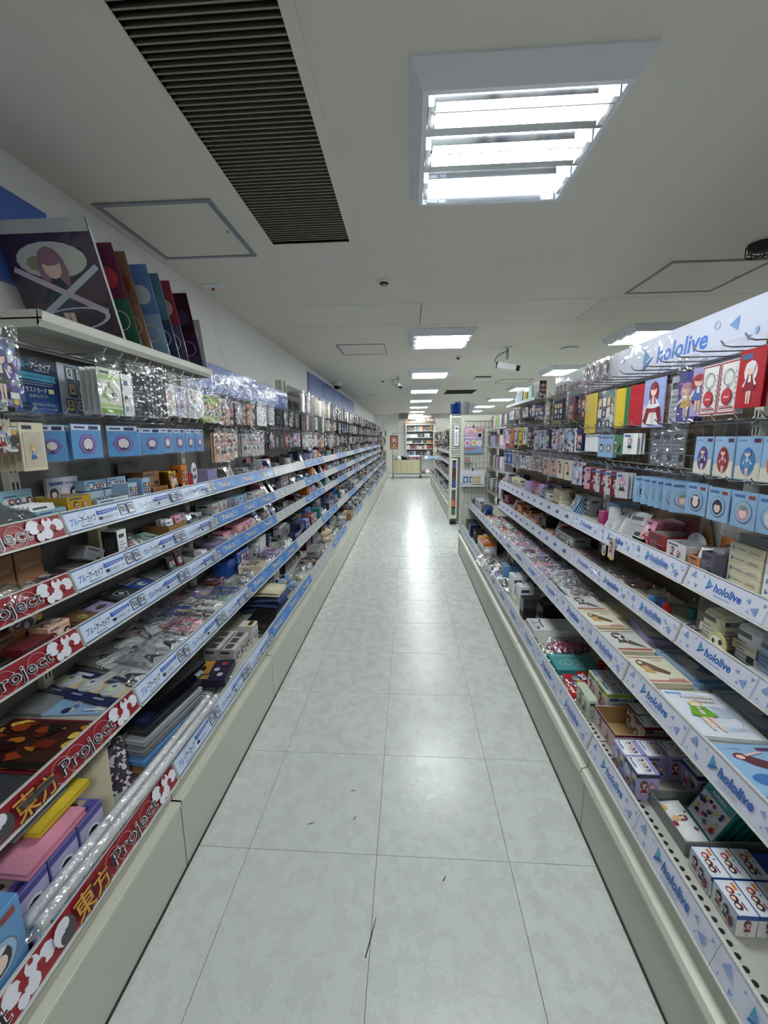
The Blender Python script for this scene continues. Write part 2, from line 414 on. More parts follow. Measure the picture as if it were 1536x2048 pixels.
# ceiling: backing slab and the boards hung under it, open where the air grille is
ceil = struct('ceiling', MB().box(XL, XR, YN, YB, H + 0.16, H + 0.2).mesh('ceiling'), 'vent_dark')
VX0, VX1, VY0, VY1 = -0.657, -0.284, 0.35, 2.145
S1, S2 = 3.085, 3.625
def board(x0, x1, y0, y1):
    ob('ceiling_board', MB().box(x0, x1, y0, y1, H, H + 0.012).mesh('ceiling_board'), ceil, mat='ceiling_paint')
g = 0.0025
for a in ((XL, VX0, YN, S1 - g), (VX1, XR, YN, S1 - g), (VX0, VX1, YN, VY0), (VX0, VX1, VY1, S1 - g)):
    board(*a)
for x0, x1 in ((XL, .093 - g), (.093 + g, 1.354 - g), (1.354 + g, 2.615 - g), (2.615 + g, XR)):
    board(x0, x1, S1 + g, S2 - g)
board(XL, XR, S2 + g, YB)
wl = struct('wall_left', MB().box(XL - .1, XL, YN, YB, 0, H).mesh('wall'), 'wall_paint')
wb = struct('wall_back', MB().box(XL - .1, XR, YB, YB + .1, 0, H).mesh('wall'), 'wall_paint')
wr = struct('wall_right', MB().box(XR, XR + .1, YN, YB, 0, H).mesh('wall'), 'wall_paint')
wn = struct('wall_near', MB().box(XL - .1, XR + .1, YN - .1, YN, 0, H).mesh('wall'), 'wall_paint')
# soffit dropping in front of the back wall, left of the lamps
struct('trim_1', MB().box(-1.32, .9, 16.25, 16.6, 2.2, 2.35).mesh('soffit'), 'wall_paint')

# ------------------------------------------------------------------ air grille over the left half of the aisle
gr = empty('air_grille', (0, 0, H)); tag(gr, 'long slatted air return grille set in the ceiling above the left shelves', 'grille')
mb = MB()
for x0, x1, y0, y1 in ((VX0 - .03, VX0, VY0 - .03, VY1 + .02), (VX1, VX1 + .035, VY0 - .03, VY1 + .02), (VX0, VX1, VY1, VY1 + .02), (VX0, VX1, VY0 - .03, VY0)):
    mb.box(x0, x1, y0, y1, -0.004, 0.012)
ob('grille_frame', mb.mesh('grille_frame'), gr, mat='ceiling_paint')
mb = MB()
mb.box(VX0, VX1, VY0, VY1, 0.12, 0.125); mb.box(VX0 - .004, VX0, VY0, VY1, 0.012, .125); mb.box(VX1, VX1 + .004, VY0, VY1, .012, .125); mb.box(VX0, VX1, VY1, VY1 + .004, .012, .125)
ob('grille_box', mb.mesh('grille_box'), gr, mat='vent_dark')
me_s = MB().add([(VX0, 0, 0.002), (VX1, 0, 0.002), (VX1, .0035, 0.0005), (VX0, .0035, 0.0005), (VX0, .0135, 0.018), (VX1, .0135, .018), (VX1, .011, .0195), (VX0, .011, .0195)],
               [(0, 3, 2, 1), (3, 4, 5, 2), (4, 7, 6, 5), (7, 0, 1, 6), (0, 7, 4, 3), (1, 2, 5, 6)]).mesh('slat', [MATS['slat']])
k = 0
while VY0 + .0203 * k < VY1 - .014:
    ob('slat', me_s, gr, (0, VY0 + .003 + .0203 * k, 0)); k += 1

# ------------------------------------------------------------------ access hatches and other ceiling fittings
def hatch(x0, x1, y0, y1, label, mat='alu', t=0.02):
    r = empty('ceiling_hatch', ((x0 + x1) / 2, (y0 + y1) / 2, H)); tag(r, label, 'hatch', 'ceiling access hatches')
    w, l = (x1 - x0) / 2, (y1 - y0) / 2
    mb = MB()
    for a in ((-w, w, -l, -l + t), (-w, w, l - t, l), (-w, -w + t, -l + t, l - t), (w - t, w, -l + t, l - t)):
        mb.box(*a, -0.006, 0)
    ob('hatch_frame', mb.mesh('hatch_frame'), r, mat=mat)
    ob('hatch_panel', MB().box(-w + t + .003, w - t - .003, -l + t + .003, l - t - .003, -0.003, 0).mesh('hatch_panel'), r, mat='ceiling_paint')
    ob('latch', MB().tube([(w - t - .02, 0, -.005), (w - t - .02, 0, -.003)], .008, 8).mesh('latch'), r, mat='alu')
hatch(-1.268, -.782, 1.75, 2.26, 'metal framed ceiling hatch beside the air grille above the left shelves')
hatch(-.735, -.234, 4.30, 4.80, 'metal framed ceiling hatch left of the second ceiling lamp', t=.014)
hatch(1.437, 1.985, 2.51, 3.01, 'metal framed ceiling hatch above the right shelves, nearest the camera', 'slat', .016)
hatch(1.50, 2.05, 7.05, 7.5, 'small far ceiling hatch behind the white bullet camera', 'slat', .016)

def ceiling_lamp(x, y, label, detail=True):
    r = empty('ceiling_lamp', (x, y, H)); tag(r, label, 'lamp', 'square ceiling lamps')
    W, I, D = .60, .048, .056          # outer size, rim inset, drop
    a, b, c = 0, W, I
    v = [(a, a, 0), (b, a, 0), (b, b, 0), (a, b, 0), (a, a, -.006), (b, a, -.006), (b, b, -.006), (a, b, -.006), (c - .014, c - .014, -D), (b - c + .014, c - .014, -D), (b - c + .014, b - c + .014, -D), (c - .014, b - c + .014, -D),
         (c, c, -D), (b - c, c, -D), (b - c, b - c, -D), (c, b - c, -D), (c, c, -.004), (b - c, c, -.004), (b - c, b - c, -.004), (c, b - c, -.004)]
    f = []
    for q in range(0, 16, 4):
        for i in range(4): f.append((q + i, q + 4 + i, q + 4 + (i + 1) % 4, q + (i + 1) % 4))
    f.append((16, 17, 18, 19))
    k = 'lampbody'
    if k not in MESH: MESH[k] = mesh_from('lamp_body', v, f, [0] * 12 + [1] * 5, [MATS['lamp_body'], MATS['mirror']])
    ob('lamp_body', MESH[k], r)
    if 'tube' not in MESH:
        n = 10; pts, fs = [], []
        for i in range(n + 1):
            t = math.pi + math.pi * i / n
            for xx in (c + .024, b - c - .024): pts.append((xx, .043 * math.cos(t), .018 * math.sin(t)))
        for i in range(n): fs.append((2 * i, 2 * i + 1, 2 * i + 3, 2 * i + 2))
        fs.append(tuple(range(0, 2 * n + 2, 2))); fs.append(tuple(range(1, 2 * n + 2, 2))[::-1])
        MESH['tube'] = mesh_from('tube', pts, fs, None, [MATS['tube_light']])
        MESH['cap'] = MB().box(.002, .018, -.05, .05, -.014, .03).mesh('tube_holder', [MATS['white_plastic']])
        m = MB(); m.add([(c, -.03, .016), (b - c, -.03, .016), (b - c, 0, -.018), (c, 0, -.018), (b - c, .03, .016), (c, .03, .016)], [(0, 1, 2, 3), (3, 2, 4, 5)])
        MESH['refl'] = m.mesh('reflector', [MATS['mirror']])
        m = MB().tube([(c + .01, -.05, -.024), (b - c - .01, -.05, -.024)], .002, 5); MESH['wire'] = m.mesh('guard_wire', [MATS['alu']])
    for i in range(3):
        yy = c + .085 + i * .167
        ob('tube', MESH['tube'], r, (0, yy, -.044))
        if detail:
            ob('tube_holder', MESH['cap'], r, (c, yy, -.044)); ob('tube_holder', MESH['cap'], r, (b - c - .02, yy, -.044)); ob('guard_wire', MESH['wire'], r, (0, yy + .01, -.042))
            if i < 2: ob('reflector', MESH['refl'], r, (0, yy + .0835, -.026))
    if detail and y < 2 and x < 1:
        p = Print()
        for i in range(6): p.rect(.0, .006 * i, .05 - .006 * (i % 3), .006 * i + .0025, (110, 116, 126))
        for i in range(5): p.rect(.055, .006 * i, .08, .006 * i + .002, (110, 116, 126))
        ob('rating_label', p.mesh(), r, (c + .01, b - c - .003, -.048), (HP * 1.5, 0, 0))
    return r
NTH = ['nearest', 'second', 'third', 'fourth', 'fifth', 'sixth', 'seventh', 'eighth']
for i, y in enumerate((1.195, 3.755, 5.82, 7.85, 9.9, 11.95, 14.0, 15.6)):
    ceiling_lamp(.003, y, '%s square lamp with glowing tubes in the row above the aisle' % NTH[i], i < 3)
for i, y in enumerate((3.77, 5.75, 7.75, 9.9, 11.95, 14.0)):
    ceiling_lamp(1.9, y, '%s square lamp in the row beyond the right shelves' % NTH[i], i < 1)
ceiling_lamp(.003, -1.3, 'unseen square lamp added behind the camera to light the aisle', False)  # out of view, added for the light it throws into the aisle
ceiling_lamp(3.9, 9.3, 'small far square lamp at the right, beyond the second lamp row', False)

def sprinkler(x, y, label):
    r = empty('sprinkler', (x, y, H)); tag(r, label, 'sprinkler')
    m = MB().tube([(0, 0, 0), (0, 0, -.006), (0, 0, -.012)], [.045, .045, .03], 16); ob('sprinkler_plate', m.mesh('plate', smooth=False), r, mat='ceiling_paint')
    m = MB().tube([(0, 0, -.012), (0, 0, -.02)], .026, 14); ob('sprinkler_ring', m.mesh('ring'), r, mat='seam')
    m = MB().tube([(0, 0, -.02), (0, 0, -.026), (0, 0, -.03)], [.02, .02, .008], 12); ob('sprinkler_head', m.mesh('head'), r, mat='alu')
sprinkler(-.148, 2.66, 'small round sprinkler head between the first and second ceiling lamps')
for x, y, l in ((.58, 5.05, 'tiny round ceiling sensor right of the second aisle lamp'), (-.42, 6.9, 'tiny ceiling sensor beside the far hanging camera'), (1.15, 8.3, 'tiny ceiling sensor beyond the air outlet')):
    r = empty('ceiling_sensor', (x, y, H)); tag(r, l, 'sensor')
    ob('sensor_base', MB().tube([(0, 0, 0), (0, 0, -.015)], .035, 12).mesh('base'), r, mat='white_plastic'); ob('sensor_eye', MB().tube([(0, 0, -.015), (0, 0, -.03)], .018, 10).mesh('eye'), r, mat='dark')
# guarded detector at the right edge
r = empty('smoke_detector', (1.755, 2.33, H)); tag(r, 'dark smoke detector in a wire guard at the right edge of the ceiling', 'detector')
ob('detector_body', MB().tube([(0, 0, 0), (0, 0, -.02), (0, 0, -.035)], [.06, .055, .03], 18).mesh('body'), r, mat='seam')
m = MB()
for i in range(8):
    a = i * math.pi / 4; m.tube([(.062 * math.cos(a), .062 * math.sin(a), 0), (.062 * math.cos(a), .062 * math.sin(a), -.05), (0, 0, -.058)], .003, 4)
m.tube([(.062 * math.cos(i * math.pi / 8), .062 * math.sin(i * math.pi / 8), -.05) for i in range(17)], .003, 4)
ob('wire_guard', m.mesh('guard'), r, mat='dark')

# bullet camera over the right shelves
def bullet_camera(x, y, yaw, tilt, label, k=1.0):
    r = empty('security_camera', (x, y, H)); tag(r, label, 'security camera', 'ceiling security cameras')
    ob('ceiling_plate', MB().tube([(0, 0, 0), (0, 0, -.012)], .055 * k, 16).mesh('plate'), r, mat='white_plastic')
    ob('drop_pole', MB().tube([(0, 0, -.012), (0, 0, -.12 * k)], .014 * k, 10).mesh('pole'), r, mat='alu')
    ob('ball_joint', MB().tube([(0, 0, -.12 * k), (0, 0, -.14 * k), (0, 0, -.16 * k)], [.01 * k, .02 * k, .008 * k], 10).mesh('joint'), r, mat='white_plastic')
    M = Matrix.Translation((0, 0, -.19 * k)) @ Matrix.Rotation(yaw, 4, 'Z') @ Matrix.Rotation(tilt, 4, 'Y')
    hsg = ob('camera_housing', box_mesh(.20 * k, .07 * k, .065 * k, .008), r, mw=M @ Matrix.Translation((0, -.035 * k, -.033 * k)), mat='white_plastic', col='white')
    ob('lens', MB().tube([(.10 * k, .035 * k, .033 * k), (.135 * k, .035 * k, .033 * k), (.14 * k, .035 * k, .033 * k)], [.028 * k, .028 * k, .022 * k], 14).mesh('lens'), hsg, mat='black_plastic')
    ob('rear_cap', MB().box(-.108 * k, -.10 * k, 0, .07 * k, 0, .065 * k).mesh('cap'), hsg, mat='black_plastic')
    ob('cable', MB().tube([(-.1 * k, .0, -.17 * k), (-.13 * k, 0, -.13 * k), (-.1 * k, 0, -.08 * k), (-.04 * k, 0, -.05 * k), (0, 0, -.035 * k)], .004 * k, 6).mesh('cable'), r, mat='dark')
    ob('lens_cable', MB().tube([(.04 * k, -.04 * k, -.18 * k), (.08 * k, -.045 * k, -.20 * k), (.09 * k, -.04 * k, -.235 * k), (.11 * k, -.03 * k, -.22 * k)], .004 * k, 6).mesh('cable'), r, mat='dark')
bullet_camera(1.047, 4.61, -.25, .22, 'white bullet security camera hanging above the right shelves')
bullet_camera(-.15, 6.47, -1.25, .25, 'small far security camera with looped cable hanging above the aisle', .8)
# dome camera at the left wall
r = empty('dome_camera', (-1.2, 7.07, H)); tag(r, 'white dome security camera on the ceiling by the left wall', 'security camera')
ob('dome_base', MB().tube([(0, 0, 0), (0, 0, -.04), (0, 0, -.06)], [.085, .085, .07], 18).mesh('base'), r, mat='white_plastic')
ob('dome_glass', MB().tube([(0, 0, -.06), (0, 0, -.085), (0, 0, -.105), (0, 0, -.115)], [.06, .055, .035, .008], 16).mesh('dome', smooth=True), r, mat='black_plastic')
# small white sign box / air outlet on the ceiling, far right
r = empty('air_outlet', (1.16, 6.65, H)); tag(r, 'small white ceiling outlet box with a dark slot above the right shelves', 'outlet')
ob('outlet_body', box_mesh(.24, .22, .035, .006), r, (0, 0, -.04), mat='white_plastic'); ob('outlet_slot', box_mesh(.24, .012, .012), r, (0, -.012, -.012), mat='dark')
r = empty('far_grille', (.75, 8.4, H)); tag(r, 'dark flat grille in the ceiling right of the far aisle lamps', 'grille')
ob('grille_frame', MB().box(0, .62, 0, .75, -.004, 0).mesh('frame'), r, mat='slat')
me_fs = MB().box(.02, .6, 0, .02, -.008, -.004).mesh('slat', [MATS['vent_dark']])
for i in range(14): ob('slat', me_fs, r, (0, .03 + i * .05, 0))
for x, y, l in ((-.75, 9.0, 'pale round ceiling cover above the far left shelves'), (-.22, 6.9, 'pale oval ceiling cover beside the third aisle lamp'), (1.72, 4.7, 'pale square ceiling sensor cover above the next aisle')):
    tag(ob('ceiling_cover', MB().tube([(0, 0, 0), (0, 0, -.012), (0, 0, -.016)], [.09, .09, .07], 20).mesh('cover'), None, (x, y, H), mat='enamel'), l, 'ceiling cover')
# hooked wire hanging from the ceiling at the left wall
r = empty('ceiling_hook', (-1.20, 2.64, H)); tag(r, 'white ceiling hook with thin wires hanging over the upper left shelf', 'hook')
ob('hook_plate', MB().box(-.06, .06, -.03, .03, -.006, 0).mesh('plate'), r, mat='white_plastic')
ob('hang_wire', MB().tube([(0, 0, -.006), (.01, .01, -.15), (.0, .02, -.36), (.03, .05, -.50)], .0022, 5).mesh('wire'), r, mat='white_plastic')
ob('hang_wire', MB().tube([(-.02, 0, -.006), (-.01, .01, -.16), (-.02, .03, -.3)], .0022, 5).mesh('wire'), r, mat='white_plastic')
ob('red_clip', MB().box(-.008, .008, -.006, .006, -.03, -.018).mesh('clip'), r, mat=ink('red'))

# blue boards on the wall above the left shelves
def wall_board(y0, y1, z0, z1, label):
    b = tag(ob('blue_wall_board', MB().box(0, .012, 0, y1 - y0, 0, z1 - z0).mesh('board'), None, (XL + .002, y0, z0), mat='header_blue'), label, 'board', 'blue wall boards')
    return b
wall_board(.35, 1.56, 1.93, 2.222, 'plain blue board on the left wall near the camera, above the plastic sheets')
for i in range(5):
    wall_board(5.48 + i * .92, 5.48 + i * .92 + .9, 1.95, 2.285, '%s of the plain blue boards along the far left wall' % ('nearest', 'second', 'third', 'fourth', 'farthest')[i])

# back wall: flush door
d = empty('door_1', (-1.0, YB, 0)); d['kind'] = 'structure'
ob('door_leaf', MB().box(0.02, .55, -.03, -.006, .01, 2.02).mesh('leaf'), d, mat='enamel')
m = MB(); m.box(-.03, .02, -.05, -.002, 0, 2.06); m.box(.55, .60, -.05, -.002, 0, 2.06); m.box(.02, .55, -.05, -.002, 2.02, 2.06)
ob('door_frame', m.mesh('frame'), d, mat='cream')
ob('door_knob', MB().tube([(.46, -.06, 1.0), (.46, -.03, 1.0)], .025, 10).mesh('knob'), d, mat='chrome')
# ================================================================== SHELVING BAYS
STRIP_H = .062
def p_red(p, L):
    p.rect(0, 0, L, STRIP_H, (148, 34, 44))
    n = max(1, round(L / .45)); u = L / n
    for k in range(n):
        x = k * u
        # pale lattice lines
        for q in (.17, .21, .30): p.ring(x + q, .028, .03, .03, .05, (206, 150, 150), 14)
        # white blossoms at the right end
        for cx, cy, r in ((.352, .05, .020), (.385, .018, .017), (.395, .052, .016), (.425, .035, .018), (.362, .004, .012)):
            p.ell(x + cx, min(max(cy, r), STRIP_H - r), r, r, (226, 226, 236), 9)
        for cx, cy, r in ((.372, .036, .011), (.408, .030, .010), (.395, .056, .006)):
            p.ell(x + cx, cy, r, r, (148, 34, 44), 6)
        # round two-lobed mark
        p.ell(x + .018, .031, .026, .026, (222, 222, 230), 14); p.ell(x + .018, .031, .026, .026, (74, 72, 76), 10, -math.pi / 2 - .5, math.pi / 2 - .5)
        p.ell(x + .022, .044, .012, .012, (222, 222, 230), 10); p.ell(x + .014, .018, .012, .012, (74, 72, 76), 10)
        for t, tx, ts in (('東', .046, .056), ('方', .100, .050)):
            p.text(t, x + tx, .008, ts, (70, 20, 22), off=.05); p.text(t, x + tx, .008, ts, (214, 150, 60), off=.012)
        p.text('Project', x + .162, .014, .050, (232, 232, 238), off=.030, width=.178); p.text('Project', x + .162, .014, .050, (26, 26, 40), off=.004, width=.176)
def p_blue_archive(p, L):
    p.rect(0, 0, L, STRIP_H, (60, 96, 148)); p.rect(0, .004, L, STRIP_H - .004, (206, 220, 242))
    n = max(1, round(L / .3)); u = L / n
    for k in range(n):
        x = k * u
        if k: p.rect(x - .001, .004, x + .001, STRIP_H - .004, (150, 166, 196))
        p.text('ブルー', x + .014, .020, .024, (44, 104, 190), off=.022, shear=.3, width=.042)
        p.text('アーカイブ', x + .055, .020, .024, (30, 34, 46), off=.022, shear=.3, width=.060)
        p.ring(x + .066, .046, .016, .007, .12, (90, 130, 190), 16, .4)
        p.text('BlueArchive', x + .050, .009, .009, (60, 66, 84), width=.045)
        p.poly([(x + .120, .036), (x + .125, .050), (x + .130, .046), (x + .212, .046), (x + .217, .050), (x + .213, .034), (x + .208, .036), (x + .128, .032)], (36, 92, 188))
        p.text('5th ANNIVERSARY FAIR', x + .132, .037, .008, 'white', width=.075)
        p.rect(x + .124, .016, x + .140, .026, (36, 40, 52)); p.text('2.15(土) − 3.1', x + .144, .017, .012, (30, 34, 46), width=.066)
        p.rect(x + .126, .010, x + .200, .0112, (140, 150, 170))
        for q in (.222, .260):
            p.rect(x + q, .012, x + q + .033, .052, (66, 92, 140)); p.rect(x + q + .0035, .016, x + q + .0295, .048, (206, 214, 226))
            p.figure(x + q + .011, .018, .026, (40, 40, 54), (70, 80, 110)); p.figure(x + q + .022, .018, .024, (150, 150, 170), (40, 46, 70))
def p_pickup(p, L):
    p.rect(0, 0, L, STRIP_H, (64, 124, 200))
    for k in range(int(L / .15)): p.ell(.09 + k * .15, .03, .045, .020, (86, 148, 216), 12)
    n = max(1, round(L / .3)); u = L / n
    for k in range(n):
        x = k * u + .08
        p.text('PickUp', x, .017, .044, (30, 70, 140), off=.05, width=.128); p.text('PickUp', x + .002, .018, .042, 'white', off=.012, width=.123)
        for sx, sy, r in ((-.012, .044, .008), (-.018, .014, .005), (.14, .048, .007), (.146, .012, .004)):
            p.poly([(x + sx + (r if q % 2 == 0 else r * .4) * math.cos(q * math.pi / 5), sy + (r if q % 2 == 0 else r * .4) * math.sin(q * math.pi / 5)) for q in range(10)], (232, 208, 70))
def p_grey(p, L):
    p.rect(0, 0, L, STRIP_H, (176, 180, 186))
    rr = random.Random(3)
    for k in range(int(L / .13)):
        p.rect(.03 + k * .13, .012, .03 + k * .13 + .045, .050, (206, 210, 216)); p.rect(.038 + k * .13, .026, .038 + k * .13 + .02, .036, (120, 124, 134))
def p_holo(p, L):
    p.rect(0, 0, L, STRIP_H, (206, 209, 224))
    n = max(1, round(L / .3)); u = L / n; rr = random.Random(5)
    for k in range(n):
        x = k * u
        if k: p.rect(x - .0008, 0, x + .0008, STRIP_H, (130, 136, 156))
        p.mark(x + .088, .016, .036)
        p.text('hololive', x + .118, .021, .032, (44, 96, 176), off=.03, width=.098)
        p.text('production', x + .126, .009, .010, (120, 146, 196), width=.058)
        for tx, ty, r, a in ((.030, .042, .014, 3.6), (.050, .014, .008, .3), (.236, .040, .008, 3.3), (.262, .022, .014, 1.0), (.282, .046, .006, .4)):
            p.poly([(x + tx + r * math.cos(a + q * 2.094), ty + r * math.sin(a + q * 2.094)) for q in range(3)], (132, 156, 206))
        for tx, ty in ((.02, .012), (.07, .05), (.245, .014)): p.ell(x + tx, ty, .003, .003, (132, 156, 206), 7)
def p_holo_far(p, L):
    p.rect(0, 0, L, STRIP_H, (200, 204, 222))
    for k in range(6):
        x = k * L / 6
        p.rect(x + .04, .022, x + .088, .034, (82, 92, 124)); p.poly([(x + .055, .036), (x + .07, .046), (x + .075, .036)], (82, 92, 124))
        if k % 2: p.rect(x, 0, x + .002, STRIP_H, (130, 136, 156))
STRIPS = {'red': p_red, 'ba': p_blue_archive, 'pick': p_pickup, 'grey': p_grey, 'holo': p_holo, 'hfar': p_holo_far}

def frame_strip(sg, a, z, y0, L, tilt=.29):
    """matrix taking strip x (viewer's right), y (up), z (towards aisle) into the bay frame"""
    c, s = math.cos(tilt), math.sin(tilt)
    if sg < 0: ex, ez, o = Vector((0, 1, 0)), Vector((c, 0, s)), Vector((sg * a, y0, z))
    else: ex, ez, o = Vector((0, -1, 0)), Vector((-c, 0, s)), Vector((sg * a, y0 + L, z))
    ey = ez.cross(ex)
    return Matrix(((ex.x, ey.x, ez.x, o.x), (ex.y, ey.y, ez.y, o.y), (ex.z, ey.z, ez.z, o.z), (0, 0, 0, 1)))

def add_strip(deck, sg, a, z, y0, L, kind):
    k = ('strip', kind, round(L, 3))
    if k not in MESH:
        p = Print(); STRIPS[kind](p, L - .012); MESH[k] = p.mesh('strip_print')
        kk = ('rail', round(L, 3)); m = MB(); m.box(0, L - .006, -.004, STRIP_H + .004, -.006, -.001); m.box(0, L - .006, -.006, -.002, -.001, .004); m.box(0, L - .006, STRIP_H + .001, STRIP_H + .004, -.001, .003)
        MESH[kk] = m.mesh('price_rail', [MATS['rail']])
    elif ('rail', round(L, 3)) not in MESH:
        pass
    M = frame_strip(sg, a, z, y0, L)
    ob('price_rail', MESH[('rail', round(L, 3))], deck, mw=M @ Matrix.Translation((.003, 0, 0)))
    ob('label_strip', MESH[k], deck, mw=M @ Matrix.Translation((.006, 0, 0)))

def sx(sg, a0, a1):
    return (sg * a0, sg * a1) if sg > 0 else (sg * a1, sg * a0)

def make_bay(sg, y0, L, label, levels, base_a, back_a, strips, base_z, top_z, kick_h, name='shelving_bay', back='panel_grey', mesh_back=False, hookrows=(), perf=False, group='shelving bays'):
    r = empty(name, (0, y0, 0)); tag(r, label, 'shelving', group)
    gap = .003
    # plinth
    m = MB(); m.box(*sx(sg, base_a + .004, back_a), gap, L - gap, 0.0092, kick_h); ob('kick_panel', m.mesh('kick'), r, mat='kick')
    m = MB(); m.box(*sx(sg, base_a + .001, back_a), .0006, L - .0006, 0, .009); ob('toe_strip', m.mesh('toe'), r, mat='dark')
    if sg < 0:     # broad pale cap sloping back, then a thin lip
        m = MB(); A = [(base_a, kick_h - .016), (base_a, kick_h - .002), (base_a + .002, kick_h), (base_a + .06, kick_h + .001), (base_a + .06, kick_h - .016)]
    else:          # rounded bumper
        m = MB(); A = [(base_a + .004, kick_h), (base_a - .012, kick_h + .006), (base_a - .016, kick_h + .022), (base_a - .010, kick_h + .038), (base_a + .010, kick_h + .046), (base_a + .016, base_z - .050), (base_a + .05, base_z - .05), (base_a + .05, kick_h)]
    v = [(sg * a, yy, z) for yy in (gap, L - gap) for a, z in A]; n = len(A)
    f = [tuple((i, (i + 1) % n, n + (i + 1) % n, n + i)) for i in range(n)] + [tuple(range(n)), tuple(range(n, 2 * n))]
    m.add(v, f); ob('kick_cap', m.mesh('cap', smooth=False), r, mat='cream')
    m = MB(); m.box(*sx(sg, base_a + (.031 if sg < 0 else .012), base_a + .05), gap, L - gap, (kick_h + .006) if sg < 0 else base_z - .052, base_z - .022); ob('base_lip', m.mesh('lip'), r, mat='enamel')
    # back
    m = MB(); m.box(*sx(sg, back_a, back_a + .012), .0006, L - .0006, kick_h, top_z); ob('back_panel', m.mesh('back'), r, mat='brownboard' if mesh_back else back)
    if mesh_back:
        m = MB(); q = .0
        for i in range(int(L / .05) + 1): m.tube([(sg * (back_a - .01), .004 + i * .05, 1.15), (sg * (back_a - .01), .004 + i * .05, top_z)], .0016, 4, cap=False)
        for i in range(int((top_z - 1.15) / .06) + 1): m.tube([(sg * (back_a - .012), .003, 1.16 + i * .06), (sg * (back_a - .012), L - .003, 1.16 + i * .06)], .002, 4, cap=False)
        ob('wire_grid', m.mesh('grid'), r, mat='chrome')['kind'] = 'stuff'
    m = MB(); m.box(*sx(sg, back_a - .022, back_a), .001, .033, kick_h, top_z + .02); u = ob('upright', m.mesh('upright'), r, mat='cream')
    m = MB(); z = base_z + .1
    while z < top_z - .02:
        for yy in (.008, .021): m.box(*sx(sg, back_a - .0228, back_a - .022), yy, yy + .005, z, z + .022)
        z += .05
    ob('slot', m.mesh('slots'), u, mat='dark')['kind'] = 'stuff'
    # decks
    for i, (a, z) in enumerate([(base_a, base_z)] + list(levels)):
        m = MB(); m.box(*sx(sg, a + .016, back_a - .002), gap, L - gap, z - .018, z)
        dk = ob('base_deck' if i == 0 else 'shelf', m.mesh('deck'), r, mat='deck')
        st = strips[i] if isinstance(strips, (list, tuple)) else strips
        add_strip(dk, sg, a, z - .034, 0, L, st)
        if i == 0 and perf:
            m = MB(); yy = .02
            while yy < L - .02:
                for aa in (a + .046,):
                    m.add([(sg * (aa + .0065 * math.cos(t * math.pi / 4)), yy + .0065 * math.sin(t * math.pi / 4), z + .0006) for t in range(8)], [tuple(range(8))])
                yy += .0215
            ob('perforation', m.mesh('holes'), dk, mat='dark')['kind'] = 'stuff'
        if i > 0:
            for yy in (.012, L - .016):
                m = MB(); aa, bb = a + .05, back_a
                m.add([(sg * aa, yy, z - .018), (sg * bb, yy, z - .018), (sg * bb, yy, z - .075), (sg * aa, yy, z - .026), (sg * aa, yy + .003, z - .018), (sg * bb, yy + .003, z - .018), (sg * bb, yy + .003, z - .075), (sg * aa, yy + .003, z - .026)],
                      [(0, 1, 2, 3), (7, 6, 5, 4), (0, 4, 5, 1), (1, 5, 6, 2), (2, 6, 7, 3), (3, 7, 4, 0)])
                ob('bracket', m.mesh('bracket'), dk, mat='enamel')
    # hook bars
    for z, aL, ys in hookrows:
        m = MB(); m.tube([(sg * (back_a - .03), .004, z), (sg * (back_a - .03), L - .004, z)], .006, 6); m.box(*sx(sg, back_a - .03, back_a), .02, .03, z - .01, z + .01); m.box(*sx(sg, back_a - .03, back_a), L - .03, L - .02, z - .01, z + .01)
        hb = ob('hook_bar', m.mesh('hook_bar'), r, mat='chrome')
        k = ('hook', sg, round(aL, 3), back_a)
        if k not in MESH:
            MESH[k] = MB().tube([(sg * (back_a - .03), 0, 0), (sg * (aL + .03), 0, -.001), (sg * (aL + .012), 0, .002), (sg * aL, 0, .016)], .0024, 5).mesh('hook', [MATS['chrome']])
        for yy in ys: ob('hook', MESH[k], hb, (0, yy - y0, z))
    return r

# ---- left side
LB = [.193, 1.093, 1.995, 2.95, 3.87, 4.75, 5.65]
LBASE, LBACK, LZ = .735, 1.16, .376
LLEV = [(.832, .634), (.984, .834), (.984, 1.006), (.984, 1.182)]
ORD = ['first', 'second', 'third', 'fourth', 'fifth', 'sixth', 'seventh', 'eighth', 'ninth', 'tenth', 'eleventh', 'twelfth', 'thirteenth', 'fourteenth', 'fifteenth', 'sixteenth']
def fr(y0, y1, n): return [y0 + (y1 - y0) * (i + .5) / n for i in range(n)]
hooksL = {0: [(1.69, .965, [.93, .975]), (1.49, .965, [.90, .952, 1.032])],
          1: [(1.69, .965, fr(1.28, 1.97, 9)), (1.49, .965, fr(1.10, 1.97, 12))],
          2: [(1.665, 1.0, fr(2.02, 2.93, 10)), (1.47, 1.0, fr(2.03, 2.93, 12))],
          3: [(1.665, 1.0, fr(2.97, 3.85, 10)), (1.49, 1.0, fr(2.97, 3.85, 14))],
          4: [(1.86, 1.0, fr(3.9, 4.73, 9)), (1.665, 1.0, fr(3.9, 4.73, 12)), (1.48, 1.0, fr(3.9, 4.73, 13))],
          5: [(1.86, 1.0, fr(4.78, 5.63, 9)), (1.665, 1.0, fr(4.78, 5.63, 10)), (1.48, 1.0, fr(4.78, 5.63, 10))]}
stripL = ['red', 'ba', 'pick', 'grey', 'pick', 'grey']
wordsL = ['red and white lettered price strips', 'white and blue lettered price strips', 'bright blue price strips', 'plain grey price strips', 'bright blue price strips', 'plain grey price strips']
for i in range(6):
    y0, L = LB[i], LB[i + 1] - LB[i]
    make_bay(-1, y0, L, 'cream shelving bay with %s, %s on the left' % (wordsL[i], ORD[i]), LLEV, LBASE, LBACK, stripL[i], LZ, 1.70 if i < 2 else 1.67 if i < 4 else 1.93, .258, hookrows=hooksL.get(i, ()), perf=(i == 0))
